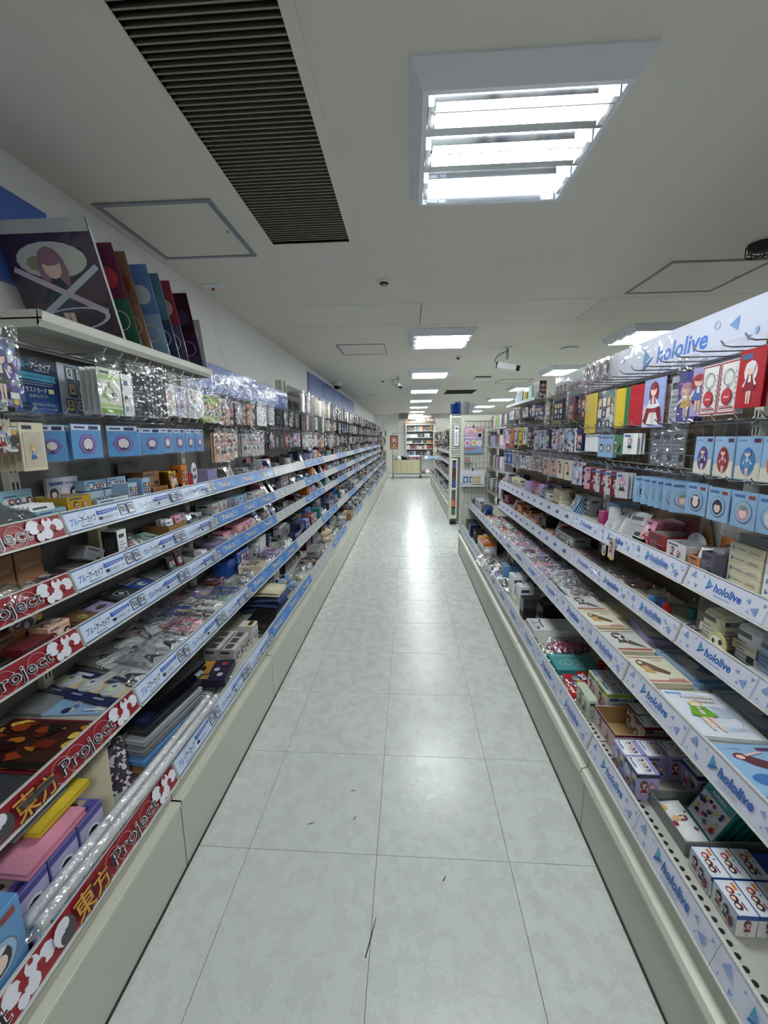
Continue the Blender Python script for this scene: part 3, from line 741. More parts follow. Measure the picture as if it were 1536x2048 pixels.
# raised top shelf of the second left bay
ts = empty('top_shelf', (-.984, 1.112, 1.74)); tag(ts, 'cream metal top shelf carrying upright plastic sheets, high on the left', 'shelf')
Lt = .965
ob('shelf_tray', MB().box(-.225, 0, 0, Lt, 0, .004).mesh('tray'), ts, mat='enamel')
m = MB(); m.add([(0, 0, -.004), (.004, 0, .018), (-.012, 0, .026), (-.016, 0, -.018), (0, Lt, -.004), (.004, Lt, .018), (-.012, Lt, .026), (-.016, Lt, -.018)], [(0, 1, 2, 3), (7, 6, 5, 4), (0, 4, 5, 1), (1, 5, 6, 2), (2, 6, 7, 3), (3, 7, 4, 0)])
ob('front_lip', m.mesh('lip'), ts, mat='enamel')
m = MB(); m.box(-.225, -.01, 0, .004, -.02, .024); m.box(-.225, -.01, Lt - .004, Lt, -.02, .024); ob('side_lip', m.mesh('side'), ts, mat='enamel')['kind'] = 'stuff'
m = MB(); m.box(-.18, -.172, .01, Lt - .01, -.03, 0); ob('stiffener', m.mesh('stiff'), ts, mat='enamel')
# headers of the third and fourth left bays
def p_pick_header(p, L, h):
    p.rect(0, 0, L, h, (62, 100, 184)); p.ell(L * .25, h * .2, .12, .05, (76, 120, 200), 16); p.ell(L * .8, h * .75, .10, .04, (52, 88, 170), 16)
    p.text('PICK UP', L * .5, h * .36, .085, (206, 220, 242), off=.012, align='c', width=.40)
def sign_board(name, sg, a, y0, L, z0, h, fn, label, cat='sign', film=True, t=.006, body='white', group=None):
    r = empty(name, (sg * a, y0 + L / 2, z0)); tag(r, label, cat, group)
    ob('board', MB().box(*( (0, t) if sg > 0 else (-t, 0)), -L / 2, L / 2, 0, h).mesh('board'), r, mat=ink(body))
    p = Print(); fn(p, L, h)
    M = Matrix(((0, 0, -sg, 0), (-sg, 0, 0, sg * L / 2), (0, 1, 0, 0), (0, 0, 0, 1)))
    ob('printed_face', p.mesh(), r, mw=M)
    if film:
        nx, ny = 14, 4; rr = random.Random(int(y0 * 100)); v = []; f = []
        for j in range(ny + 1):
            for i in range(nx + 1):
                e = .004 + (.010 * rr.random() if 0 < i < nx and 0 < j < ny else 0)
                v.append((-sg * e, -L / 2 + L * i / nx, -.004 + (h + .008) * j / ny))
        for j in range(ny):
            for i in range(nx): q = j * (nx + 1) + i; f.append((q, q + 1, q + nx + 2, q + nx + 1))
        ob('plastic_sleeve', mesh_from('sleeve', v, f, smooth=True), r, mat='film')
    return r
sign_board('header_sign', -1, 1.115, 2.03, .905, 1.675, .165, p_pick_header, 'blue header sign reading PICK UP, nearer of two on the left')
sign_board('header_sign', -1, 1.125, 2.945, .90, 1.675, .165, p_pick_header, 'blue header sign reading PICK UP, farther of two on the left')
# tall post between the fourth and fifth bays
ob('tall_post', MB().box(-.03, .03, -.03, .03, 0, 1.95 - .3).mesh('post'), None, (-1.19, 3.84, .3), mat='cream'); o = bpy.data.objects['tall_post']; tag(o, 'cream slotted post rising behind the left goods, beyond the blue signs', 'post')

# far left bays: same fixtures, goods too small to pick apart
yf = 5.65; k = 6
FARL = []
while yf < 14.2:
    make_bay(-1, yf, .9, 'cream shelving bay with mixed small goods, %s on the left' % ORD[k], LLEV, LBASE, LBACK, 'grey' if k % 2 else 'pick', LZ, 1.93, .258)
    FARL.append((yf, .9, k)); yf += .9; k += 1

# ---- right side gondola
RB = [.398, 1.298, 2.198, 3.098, 3.998, 4.93]
RBASE, RBACK, RZ = .628, 1.07, .365
RLEV = [(.726, .638), (.878, .782), (.878, .983)]
stripR = ['holo', 'holo', ['holo', 'holo', 'hfar', 'hfar'], 'hfar', 'hfar']
wordsR = ['pale logo price strips and wire grid back, nearest on the right', 'pale logo price strips and wire grid back, second on the right', 'pale price strips partly with logos, third on the right', 'small dark labels on its price strips, fourth on the right', 'small dark labels on its strips, last of the right gondola']
hooksR = {0: [(1.655, .86, fr(.95, 1.28, 4)), (1.455, .86, fr(.95, 1.28, 4)), (1.29, .86, fr(.95, 1.28, 4))],
          1: [(1.665, .86, fr(1.31, 2.18, 10)), (1.455, .86, fr(1.31, 2.18, 11)), (1.29, .86, fr(1.31, 2.18, 14))],
          2: [(1.665, .86, fr(2.21, 3.08, 9)), (1.49, .86, fr(2.21, 3.08, 14)), (1.31, .86, fr(2.21, 3.08, 14))],
          3: [(1.52, .86, fr(3.11, 3.98, 13)), (1.30, .86, fr(3.11, 3.98, 12))]}
for i in range(5):
    y0, L = RB[i], RB[i + 1] - RB[i]
    lv = RLEV if i < 4 else RLEV[:1]
    make_bay(1, y0, L, 'cream gondola bay with ' + wordsR[i], lv, RBASE, RBACK, stripR[i], RZ, 1.69, .215, 'gondola_bay', mesh_back=i < 4, hookrows=hooksR.get(i, ()), perf=(i < 2), group='right gondola bays')
def p_holo_header(p, L, h):
    p.rect(0, 0, L, h, (208, 212, 230))
    # the board is read from the far end (viewer's left) to the near end
    p.mark(.22, .035, .105); p.text('hololive', .32, .062, .092, (62, 120, 206), off=.022, shear=.12, width=.30); p.text('production', .345, .022, .034, (110, 136, 180), shear=.1, width=.17)
    for tx, ty, r, a in ((.05, .12, .020, .5), (.09, .03, .012, 2.0), (.13, .075, .008, .2), (.74, .11, .026, 1.0), (.80, .055, .012, .4), (.92, .115, .030, .8), (1.10, .06, .02, 2.2), (1.45, .1, .03, 1.0), (1.30, .04, .015, .3)):
        p.poly([(tx + r * math.cos(a + q * 2.094), ty + r * math.sin(a + q * 2.094)) for q in range(3)], (124, 160, 214))
    p.ring(.66, .125, .014, .014, .2, (160, 176, 206)); p.ell(.83, .07, .007, .012, (150, 180, 220), 10); p.ring(1.02, .13, .012, .012, .2, (160, 176, 206))
    p.rect(.60, .018, .634, .026, (150, 160, 180))
sign_board('header_sign', 1, 1.052, .62, 1.578, 1.658, .17, p_holo_header, 'long pale header sign with a blue logo on top of the right gondola')
def p_group_header(p, L, h):
    p.rect(0, 0, L, h, (196, 198, 206)); cols_ = [((60, 50, 56), (90, 60, 70)), ((120, 60, 80), (60, 60, 80)), ((170, 150, 100), (140, 120, 90)), ((60, 60, 70), (150, 60, 60)), ((90, 70, 60), (70, 70, 90)), ((130, 120, 150), (60, 50, 50))]
    for i, x in enumerate((.05, .11, .18, .52, .60, .68, .77)):
        c = cols_[i % 6]; p.figure(x, .004, .10 + .05 * (i > 2), c[0], c[1])
    p.poly([(.27, .07), (.45, .095), (.45, .085), (.29, .06)], (176, 92, 70)); p.ring(.33, .085, .03, .012, .25, (176, 92, 70), 14, .2); p.ring(.40, .092, .03, .012, .25, (176, 92, 70), 14, .2)
sign_board('header_sign', 1, 1.056, 2.203, .895, 1.662, .165, p_group_header, 'grey header sign with printed figures, beyond the pale logo sign')
# ================================================================== GOODS: builders
USED = {}
def uniq(label, group):
    return label
def pos(label, extra):
    return label + ', ' + extra if label and len(label.replace('-', ' ').split()) + len(extra.split()) <= 16 else label
RANK = ['nearest the camera', 'second from the camera', 'third from the camera', 'fourth from the camera', 'fifth from the camera', 'sixth from the camera']
def place(name, me, sg, Y, a, z, yaw=0, pitch=0, roll=0, col=None, mat='laminate'):
    M = Matrix.Translation((sg * a, Y, z + .0007)) @ Matrix.Rotation((HP if sg < 0 else -HP) + yaw, 4, 'Z') @ Matrix.Rotation(pitch, 4, 'X') @ Matrix.Rotation(roll, 4, 'Y')
    return ob(name, me, None, mw=M, col=col, mat=mat)
FR = (HP, 0, 0)                                   # print on a front face
def hairs(rr): return rr.choice([(40, 36, 46), (216, 190, 110), (206, 150, 170), (150, 170, 210), (230, 226, 230), (120, 70, 60), (90, 80, 140), (176, 60, 70)])
def dresses(rr): return rr.choice([(40, 46, 80), (226, 226, 232), (150, 40, 50), (90, 120, 180), (60, 60, 66), (220, 180, 90), (120, 160, 150)])
# ---- picture styles for a face w x h, origin at lower left
def st_heads(p, w, h, c, rr):
    n = max(2, min(7, int(w / max(h * .42, .008)))); r = min(w / n * .42, h * .24)
    p.rect(w * .06, h * .74, w * .5, h * .86, (66, 96, 150)); p.rect(w * .56, h * .76, w * .9, h * .82, (120, 130, 150))
    for i in range(n):
        x = w * (i + .5) / n; p.ell(x, h * .40, r, r * 1.15, hairs(rr), 9); p.ell(x, h * .36, r * .62, r * .62, (238, 214, 200), 8); p.rect(x - r * .6, h * .1, x + r * .6, h * .22, dresses(rr))
def st_fig(p, w, h, c, rr):
    p.rect(w * .08, h * .84, w * .5, h * .94, (80, 100, 150)); p.figure(w * .5, h * .05, h * .76, hairs(rr), dresses(rr), pose=rr.random())
def st_two(p, w, h, c, rr):
    p.rect(w * .08, h * .86, w * .6, h * .94, (70, 80, 110)); p.figure(w * .32, h * .08, h * .7, hairs(rr), dresses(rr)); p.figure(w * .68, h * .06, h * .64, hairs(rr), dresses(rr))
def st_lines(p, w, h, c, rr):
    p.rect(w * .08, h * .74, w * .7, h * .88, (60, 64, 80))
    for i in range(5): p.rect(w * .08, h * (.12 + .11 * i), w * (.5 + .4 * rr.random()), h * (.16 + .11 * i), (150, 152, 160))
    p.rect(w * .62, h * .1, w * .92, h * .3, (40, 42, 50))
def st_badge(p, w, h, c, rr):
    r = min(w, h) * .34; p.rect(w * .06, h * .86, w * .5, h * .94, (80, 110, 170)); p.rect(w * .66, h * .85, w * .92, h * .95, (150, 60, 60))
    p.ell(w / 2, h * .44, r * 1.08, r * 1.08, (120, 120, 130), 18); p.ell(w / 2, h * .45, r, r, (150, 190, 224), 18); p.ell(w / 2, h * .43, r * .72, r * .78, hairs(rr), 12); p.ell(w / 2, h * .40, r * .46, r * .48, (240, 214, 198), 12); p.ell(w / 2, h * .56, r * .5, r * .22, dresses(rr), 10)
def st_hex(p, w, h, c, rr):
    r = min(w, h) * .36
    p.rect(0, h * .84, w, h, (222, 226, 238)); p.rect(w * .08, h * .89, w * .44, h * .95, (50, 70, 130)); p.rect(w * .56, h * .86, w * .9, h * .97, (44, 52, 110))
    def hexa(q, col): p.poly([(w / 2 + q * math.cos(i * math.pi / 3), h * .42 + q * .92 * math.sin(i * math.pi / 3)) for i in range(6)], col)
    hexa(r, (128, 104, 176)); hexa(r * .84, (150, 130, 196)); hexa(r * .7, (74, 62, 120)); p.ell(w / 2, h * .42, r * .52, r * .5, (222, 222, 232), 11); p.ell(w * .47, h * .38, r * .28, r * .26, (240, 224, 214), 9); p.poly([(w / 2 - r * .4, h * .22), (w / 2, h * .30), (w / 2 + r * .2, h * .20)], (60, 54, 90))
def st_grid(p, w, h, c, rr):
    for j in range(3):
        for i in range(3): p.rect(w * (.08 + .3 * i), h * (.06 + .28 * j), w * (.30 + .3 * i), h * (.28 + .28 * j), dresses(rr)); p.ell(w * (.19 + .3 * i), h * (.17 + .28 * j), w * .06, h * .07, (238, 214, 200), 8)
def st_scene(p, w, h, c, rr):
    for i in range(7):
        cx, cy = w * rr.random(), h * rr.random(); r = min(w, h) * (.12 + .16 * rr.random()); r = min(r, cx, w - cx, cy, h - cy)
        if r > .002: p.ell(cx, cy, r, r, dresses(rr), 7)
    p.figure(w * .42, h * .08, h * .8, hairs(rr), dresses(rr)); p.rect(w * .62, h * .1, w * .92, h * .2, (230, 230, 236))
def st_case(p, w, h, c, rr):
    p.rect(w * .1, h * .88, w * .5, h * .96, (50, 60, 90)); p.rect(w * .08, h * .06, w * .92, h * .82, (206, 200, 180)); p.ell(w * .5, h * .5, w * .3, h * .2, (196, 190, 168), 12); p.figure(w * .45, h * .1, h * .45, hairs(rr), (60, 110, 180))
STY = dict(heads=st_heads, fig=st_fig, two=st_two, lines=st_lines, badge=st_badge, hex=st_hex, grid=st_grid, scene=st_scene, case=st_case)
def style_mesh(style, w, h, var=0):
    if callable(style):
        k = ('sty', style.__name__, id(style), round(w, 3), round(h, 3)); fn = lambda p: style(p, w, h)
    else:
        k = ('sty', style, round(w, 3), round(h, 3), var); fn = lambda p: STY[style](p, w, h, None, random.Random(hash((style, var)) % 9999 if False else (len(style) * 131 + var * 17)))
    return cached_print(k, fn)
# ---- film shapes
def pillow(v):
    k = ('pillow', v % 5)
    if k not in MESH:
        rr = random.Random(40 + v % 5); nx, ny = 7, 7; vv, ff = [], []
        for j in range(ny + 1):
            for i in range(nx + 1):
                x, y = i / nx - .5, j / ny; e = (1 - (2 * x) ** 4) * (1 - (2 * y - 1) ** 4)
                edge = i in (0, nx) or j in (0, ny)
                vv.append((x + (0 if edge else rr.uniform(-.04, .04)), y + (0 if edge else rr.uniform(-.04, .04)), .06 if edge else e * (.30 + .70 * rr.random()) + .08))
        for j in range(ny):
            for i in range(nx): q = j * (nx + 1) + i; ff.append((q, q + 1, q + nx + 2, q + nx + 1))
        MESH[k] = mesh_from('pillow', vv, ff, smooth=True)
    return MESH[k]
def sheet(v):
    k = ('sheet', v % 5)
    if k not in MESH:
        rr = random.Random(60 + v % 5); nx, ny = 3, 5; vv, ff = [], []
        for j in range(ny + 1):
            for i in range(nx + 1):
                vv.append((i / nx - .5, -.0035 - (.007 * rr.random() if 0 < i < nx else 0) - (.004 * rr.random() if j == ny else 0), j / ny))
        for j in range(ny):
            for i in range(nx): q = j * (nx + 1) + i; ff.append((q, q + 1, q + nx + 2, q + nx + 1))
        MESH[k] = mesh_from('sheet', vv, ff, smooth=True)
    return MESH[k]
VAR = [0]
def nv(): VAR[0] += 1; return VAR[0]

def carton(sg, Y, a, z, w, d, h, col, label, front=None, top=None, near=None, name='product_box', cat='box', group=None, yaw=0, pitch=0, roll=0, band=None, mat='laminate', var=0, c=.0012):
    o = place(name, box_mesh(w, d, h, c), sg, Y, a, z, yaw, pitch, roll, col, mat); tag(o, label, cat, group)
    if front: ob('front_print', style_mesh(front, w * .94, h * .94, var), o, (-w * .47, -.0002, h * .03), FR)
    if top: ob('top_print', style_mesh(top, w * .94, d * .94, var), o, (-w * .47, d * .03, h + .0002))
    if near:
        if sg > 0: ob('end_print', style_mesh(near, d * .94, h * .94, var), o, mw=Matrix(((0, 0, 1, w / 2 + .0002), (1, 0, 0, d * .03), (0, 1, 0, h * .03), (0, 0, 0, 1))))
        else: ob('end_print', style_mesh(near, d * .94, h * .94, var), o, mw=Matrix(((0, 0, -1, -w / 2 - .0002), (-1, 0, 0, d * .97), (0, 1, 0, h * .03), (0, 0, 0, 1))))
    if band:
        bh = min(.012, h * .2); x = w / 2 + .0004
        m = MB(); m.box(-x, x, -.0004, d + .0004, h - bh, h - .0008); ob('lid_edge', m.mesh('band'), o, mat=ink(band))
    return o
def carton_row(n, sg, Y, a, z, w, d, h, col, label, gap=.003, dy=None, group=None, layers=1, **k):
    dy = dy or (w + gap)
    for q in range(layers):
        for i in range(n): carton(sg, Y + i * dy, a, z + q * (h + .0006), w, d, h, col, pos(label, RANK[i]) if i < 6 and n < 7 else label, group=group or label, var=k.get('var', 0) + i, **{x: y for x, y in k.items() if x != 'var'})
def tray(sg, Y, a, z, w, d, h, col, inner, label, front=None, back_h=0, backstyle=None, name='display_tray', cat='display box', yaw=0, mat='laminate', var=0, group=None, slope=0.0):
    """open-topped display box; sides may fall towards the front"""
    t = .0025; hf = h - slope
    r = place(name, None, sg, Y, a, z, yaw, mat=None); tag(r, label, cat, group)
    m = MB(); m.box(-w / 2, w / 2, 0, t, 0, hf)
    m.box(-w / 2, w / 2, d - t, d, 0, h)
    for x0, x1 in ((-w / 2, -w / 2 + t), (w / 2 - t, w / 2)):
        m.add([(x0, t, 0), (x1, t, 0), (x1, d - t, 0), (x0, d - t, 0), (x0, t, hf), (x1, t, hf), (x1, d - t, h), (x0, d - t, h)], [(0, 3, 2, 1), (4, 5, 6, 7), (0, 1, 5, 4), (2, 3, 7, 6), (0, 4, 7, 3), (1, 2, 6, 5)])
    m.box(-w / 2 + t, w / 2 - t, t, d - t, 0, t)
    ob('tray_walls', m.mesh('tray'), r, mat=ink(col))
    m = MB(); e = t + .0006; m.box(-w / 2 + e, w / 2 - e, d - e - .001, d - e, t, h - .001); m.box(-w / 2 + t, -w / 2 + e + .001, e, d - e, t, hf - .001); m.box(w / 2 - e - .001, w / 2 - t, e, d - e, t, hf - .001); m.box(-w / 2 + e, w / 2 - e, e, d - e, t, t + .001)
    ob('lining', m.mesh('lining'), r, mat=ink(inner))
    if front: ob('front_print', style_mesh(front, w * .94, hf * .94, var), r, (-w * .47, -.0002, hf * .03), FR)
    if back_h:
        bc = ob('header_card', box_mesh(w * .98, .002, back_h), r, (0, d + .0004, h * .2), col=col, mat='laminate')
        ob('header_print', style_mesh(backstyle or 'heads', w * .9, (back_h - h) * .9, var + 3), bc, (-w * .45, -.0002, h * .85), FR)
    return r
def cards_in(sg, Y, a, z, n, w, h, pitch_gap, col, label, lean=.35, style=None, name='standing_card', cat='card pack', yaw=0, mat='laminate', t=.004, group=None, film=False):
    """a row of thin packs standing one behind the other, front one nearest the aisle"""
    for i in range(n):
        o = place(name, box_mesh(w, t, h), sg, Y, a + i * pitch_gap, z, yaw + R_.uniform(-.04, .04), -lean, 0, col, mat); tag(o, pos(label, 'front one' if i == 0 else ORD[min(i, 15)] + ' from front') if n > 1 else label, cat, group or label)
        if style and i == 0: ob('front_print', style_mesh(style, w * .92, h * .92, nv() % 6), o, (-w * .46, -.0002, h * .04), FR)
        if film and i == 0: ob('wrapper', sheet(nv()), o, (0, 0, -.004), scale=(w + .012, 1, h + .012), mat='film')
def side_row(sg, Y, a, z, n, w, h, gap, col, label, t=.006, style=None, yaw=0, lean=0, name='thin_pack', cat='card pack', mat='laminate', group=None, cols=None):
    """thin packs standing side by side like books, spines to the aisle"""
    for i in range(n):
        cc = cols[i % len(cols)] if cols else col
        o = place(name, box_mesh(t, w, h * R_.uniform(.97, 1.0)), sg, Y + i * gap, a, z, yaw, 0, lean, cc, mat); tag(o, pos(label, ORD[i] + ' one') if i < 16 else label, cat, group or label)
def flat_pack(sg, Y, a, z, w, l, t, col, label, style=None, n=1, yaw=0, name='flat_pack', cat='pack', film='film', pitch=0, roll=0, mat='laminate', group=None, puff=.012, var=None, step=None):
    for i in range(n):
        o = place(name, box_mesh(w, l, t), sg, Y, a + R_.uniform(0, .004) * (n > 1), z + i * (step or t + .0008), yaw + R_.uniform(-.03, .03) * (n > 1), pitch, roll, col, mat); tag(o, pos(label, 'topmost' if i == n - 1 else ORD[n - 1 - i] + ' from top') if n > 1 else label, cat, group or (label if n > 1 else None))
        if i == n - 1:
            if style: ob('top_print', style_mesh(style, w * .92, l * .92, nv() % 6 if var is None else var), o, (-w * .46, l * .04, t + .0002))
            if film: ob('wrapper', pillow(nv()), o, (0, -.01, t * .3), scale=(w + .022, l + .02, t * .7 + puff), mat='crinkle' if film == 'crinkle' else 'film')
def bagged(sg, Y, a, z, w, l, h, col, label, yaw=0, mat='art', inner=.6, group=None, name='bagged_item', cat='bagged goods', pitch=0, roll=0):
    o = place(name, blob(nv()), sg, Y, a, z + .002, yaw, pitch, roll, col, mat)
    o.scale = (w * inner, l * inner, h * .6); tag(o, label, cat, group)
    ob('clear_bag', pillow(nv()), o, (0, -.15 / inner * .5, -.02), scale=(1 / inner, 1 / inner, 1.55), mat='crinkle')
    return o
def blob(v):
    """a low lumpy flat-bottomed shape, unit size"""
    k = ('blob', v % 5)
    if k not in MESH:
        rr = random.Random(80 + v % 5); nx = 7; vv, ff = [], []
        top = []
        for j in range(4):
            for i in range(10):
                t = 2 * math.pi * i / 10; r = (.5, .47, .33, .0)[j] * (1 + .22 * math.sin(3 * t + v) + .1 * rr.random()) / 1.25; zz = (0, .45, .85, 1.0)[j] * (1 if j < 3 else .95)
                vv.append((r * math.cos(t), .5 + r * math.sin(t), zz))
        for j in range(3):
            for i in range(10): q = (i + 1) % 10; ff.append((j * 10 + i, j * 10 + q, (j + 1) * 10 + q, (j + 1) * 10 + i))
        ff.append(tuple(range(9, -1, -1)))
        MESH[k] = mesh_from('blob', vv, ff, smooth=True)
    return MESH[k]
def hang(sg, Y, hz, a, w, h, col, label, n=1, gap=.014, style=None, name='hanging_pack', cat='hanging pack', yaw=0, head=.03, charm=None, film=True, mat='laminate', group=None, t=.003, bottom=None, swing=.06, var=None, detail=2, filmmat='film'):
    """n packs on one hook, the front one nearest the aisle; hz = hook height"""
    zt = hz - head
    if name == 'hanging_pack': name = {'badge': 'badge_card', 'hex': 'charm_card', 'fig': 'figure_card', 'lines': 'printed_pack', 'scene': 'picture_pack', 'heads': 'face_card', 'two': 'duo_card', 'case': 'phone_case_pack', 'grid': 'collage_file'}.get(style if isinstance(style, str) else None, 'hanging_pack')
    for i in range(n):
        o = place(name, box_mesh(w, t, h), sg, Y, a + i * gap, zt - h, yaw + R_.uniform(-swing, swing), R_.uniform(0, .03), 0, col, mat); tag(o, pos(label, 'front one' if i == 0 else ORD[i] + ' from front') if n > 1 else label, cat, group or (label if n > 1 else None))
        if i < detail:
            if style and i == 0: ob('card_print', style_mesh(style, w * .96, h * .96, nv() % 6 if var is None else var), o, (-w * .48, -.0002, h * .02), FR)
            if film and i == 0: ob('clear_bag', sheet(nv()), o, (0, 0, -.006), scale=(w + .014, 1, h + head + .012), mat=filmmat)
            if charm and i == 0: ob('charm', charm_mesh(charm, w, h), o, (0, -.004, h * .44), mat='art', col=col)
def charm_mesh(kind, w, h):
    k = ('charm', kind, round(w, 3), round(h, 3))
    if k not in MESH:
        n = {'round': 16, 'hex': 6, 'heart': 16, 'fig': 18}[kind]; r = min(w, h) * .36; P = []
        for i in range(n):
            t = 2 * math.pi * i / n
            if kind == 'heart': x, y = r * .95 * math.sin(t) ** 3, r * (.8 * math.cos(t) - .3 * math.cos(2 * t) - .12 * math.cos(3 * t))
            elif kind == 'fig': q = 1 + .22 * math.sin(5 * t + 1); x, y = r * .75 * q * math.cos(t), r * 1.2 * q * math.sin(t)
            else: x, y = r * math.cos(t), r * math.sin(t)
            P.append((x, y))
        v = [(x, -.004, y) for x, y in P] + [(x, 0, y) for x, y in P]
        f = [tuple(range(n))] + [(i, n + i, n + (i + 1) % n, (i + 1) % n) for i in range(n)]
        MESH[k] = mesh_from('charm', v, f)
    return MESH[k]
def plush(sg, Y, a, z, s, col, label, yaw=0, lie=0, group=None, ear=None):
    k = 'plush_head'
    if k not in MESH:
        bm = bmesh.new(); bmesh.ops.create_icosphere(bm, subdivisions=2, radius=.5)
        for v in bm.verts: v.co *= 1 + .06 * noise.noise(v.co * 3)
        me = bpy.data.meshes.new('ball'); bm.to_mesh(me); bm.free(); me.polygons.foreach_set('use_smooth', [True] * len(me.polygons)); MESH[k] = me
    b = MESH[k]
    o = place('plush_toy', b, sg, Y, a, z + s * .33, yaw, lie, 0, col, 'plush'); o.scale = (s * .8, s * .7, s * .66); tag(o, label, 'plush toy', group)
    hd = ob('head', b, o, (0, -.1, .75), scale=(1.15, 1.2, 1.05), col=col, mat='plush')
    for q in (-1, 1):
        ob('ear', b, hd, (q * .32, 0, .45), scale=(.28, .2, .34), col=ear or col, mat='plush'); ob('arm', b, o, (q * .5, -.25, .1), scale=(.34, .34, .5), col=col, mat='plush'); ob('foot', b, o, (q * .28, -.5, -.3), scale=(.36, .5, .36), col=col, mat='plush')
    ob('face_patch', b, hd, (0, -.30, -.05), scale=(.62, .44, .6), col='peach', mat='plush')
# ================================================================== GOODS: right side, near
def p_logo_top(p, w, h):
    p.rect(0, 0, w, h, (214, 216, 228)); p.rect(0, 0, w, h * .3, (240, 242, 246)); p.mark(w * .06, h * .03, h * .24); p.text('hololive', w * .2, h * .07, h * .2, (50, 104, 180), off=.02, width=w * .45)
    for i in range(4): p.ell(w * (.2 + .2 * i), h * .6, w * .07, h * .14, [(60, 40, 50), (200, 170, 110), (120, 60, 70), (80, 70, 120)][i], 9); p.ell(w * (.2 + .2 * i), h * .56, w * .04, h * .08, (238, 214, 200), 8)
    p.rect(0, h * .82, w, h, (150, 150, 200))
def p_side_fig(p, w, h):
    p.rect(0, 0, w, h, (206, 210, 224)); p.figure(w * .28, 0.001, h * .9, (60, 40, 44), (150, 60, 80)); p.figure(w * .62, .001, h * .8, (70, 70, 96), (40, 46, 70)); p.ell(w * .85, h * .4, w * .1, h * .25, (120, 40, 50), 9)
def p_three_heads(p, w, h):
    p.rect(0, 0, w, h, (224, 230, 240)); p.rect(w * .06, h * .72, w * .3, h * .9, (220, 140, 70)); p.mark(w * .4, h * .7, h * .2)
    for x, y, c in ((.3, .45, (150, 50, 56)), (.55, .36, (90, 50, 46)), (.78, .3, (60, 44, 44))): p.ell(w * x, h * y, w * .12, h * .2, c, 10); p.ell(w * x, h * (y - .04), w * .07, h * .11, (240, 216, 204), 8)
    p.rect(w * .66, h * .55, w * .9, h * .62, (150, 60, 80))
def p_candy(p, w, h):
    p.rect(0, 0, w, h, (222, 222, 230)); rr = random.Random(9)
    for i in range(26): p.ell(w * (.08 + .84 * rr.random()), h * (.06 + .6 * rr.random()), w * .06, h * .05, rr.choice([(196, 40, 60), (50, 60, 110), (230, 180, 190), (240, 210, 90), (60, 120, 170), (40, 36, 44)]), 7)
    p.rect(0, h * .74, w, h, (70, 160, 164)); p.mark(w * .1, h * .78, h * .16); p.text('hololive', w * .28, h * .82, h * .13, 'white', off=.02, width=w * .5)
def p_closet(p, w, h):
    p.rect(0, 0, w, h, (222, 228, 240))
    p.rect(0, h * .93, w * .3, h, (120, 160, 214)); p.text('4', w * .06, h * .86, h * .12, 'white', off=.03)
    p.text('hololive', w * .22, h * .84, h * .10, (176, 140, 110), off=.02, width=w * .58); p.text('closet', w * .36, h * .745, h * .10, (176, 140, 110), off=.02, width=w * .42)
    for i in range(11): p.rect(w * .60 + w * .03 * i, h * .38, w * .606 + w * .03 * i, h * .66, (120, 150, 196))
    p.ring(w * .56, h * .36, w * .34, h * .28, .02, (120, 150, 196), 20); p.rect(w * .5, h * .14, w * .94, h * .146, (120, 150, 196)); p.rect(w * .55, h * .1, w * .9, h * .106, (120, 150, 196))
    cx = w * .36
    p.poly([(cx - .012 * 1, h * .08), (cx - .004, h * .08), (cx + .002, h * .42), (cx - .014, h * .42)], (236, 206, 190)); p.poly([(cx + .012, h * .06), (cx + .020, h * .06), (cx + .014, h * .42), (cx, h * .42)], (236, 206, 190))
    p.ell(cx, h * .68, w * .12, h * .075, (226, 200, 150), 12); p.ell(cx, h * .655, w * .075, h * .05, (242, 218, 202), 10)
    p.poly([(cx - w * .12, h * .62), (cx + w * .12, h * .62), (cx + w * .22, h * .40), (cx + w * .06, h * .36), (cx - w * .06, h * .36), (cx - w * .22, h * .40)], (110, 170, 50)); p.poly([(cx - w * .03, h * .6), (cx + w * .03, h * .6), (cx + w * .04, h * .42), (cx - w * .04, h * .42)], (206, 196, 180)); p.rect(cx - w * .08, h * .53, cx + w * .08, h * .545, (120, 60, 50))
def p_cover(p, w, h):
    p.rect(0, 0, w, h, (150, 190, 226)); p.text('D COVER', w * .04, h * .90, h * .05, (70, 84, 110), width=w * .36); p.rect(w * .6, h * .88, w * .92, h * .96, (150, 60, 70)); p.rect(w * .64, h * .9, w * .88, h * .94, (60, 80, 150))
    p.ell(w * .7, h * .2, w * .3, h * .16, (214, 206, 190), 14); p.ell(w * .3, h * .26, w * .16, h * .12, (60, 120, 190), 12)
    p.poly([(w * .2, h * .74), (w * .34, h * .80), (w * .62, h * .62), (w * .70, h * .5), (w * .5, h * .46), (w * .34, h * .56)], (110, 60, 66)); p.ell(w * .28, h * .74, w * .10, h * .08, (130, 50, 50), 12); p.ell(w * .27, h * .725, w * .06, h * .05, (240, 214, 200), 10)
    p.poly([(w * .6, h * .55), (w * .7, h * .56), (w * .95, h * .30), (w * .88, h * .26)], (238, 208, 194)); p.poly([(w * .5, h * .5), (w * .58, h * .48), (w * .5, h * .2), (w * .44, h * .22)], (90, 60, 60)); p.poly([(w * .34, h * .78), (w * .62, h * .86), (w * .63, h * .83), (w * .36, h * .74)], (238, 208, 194))
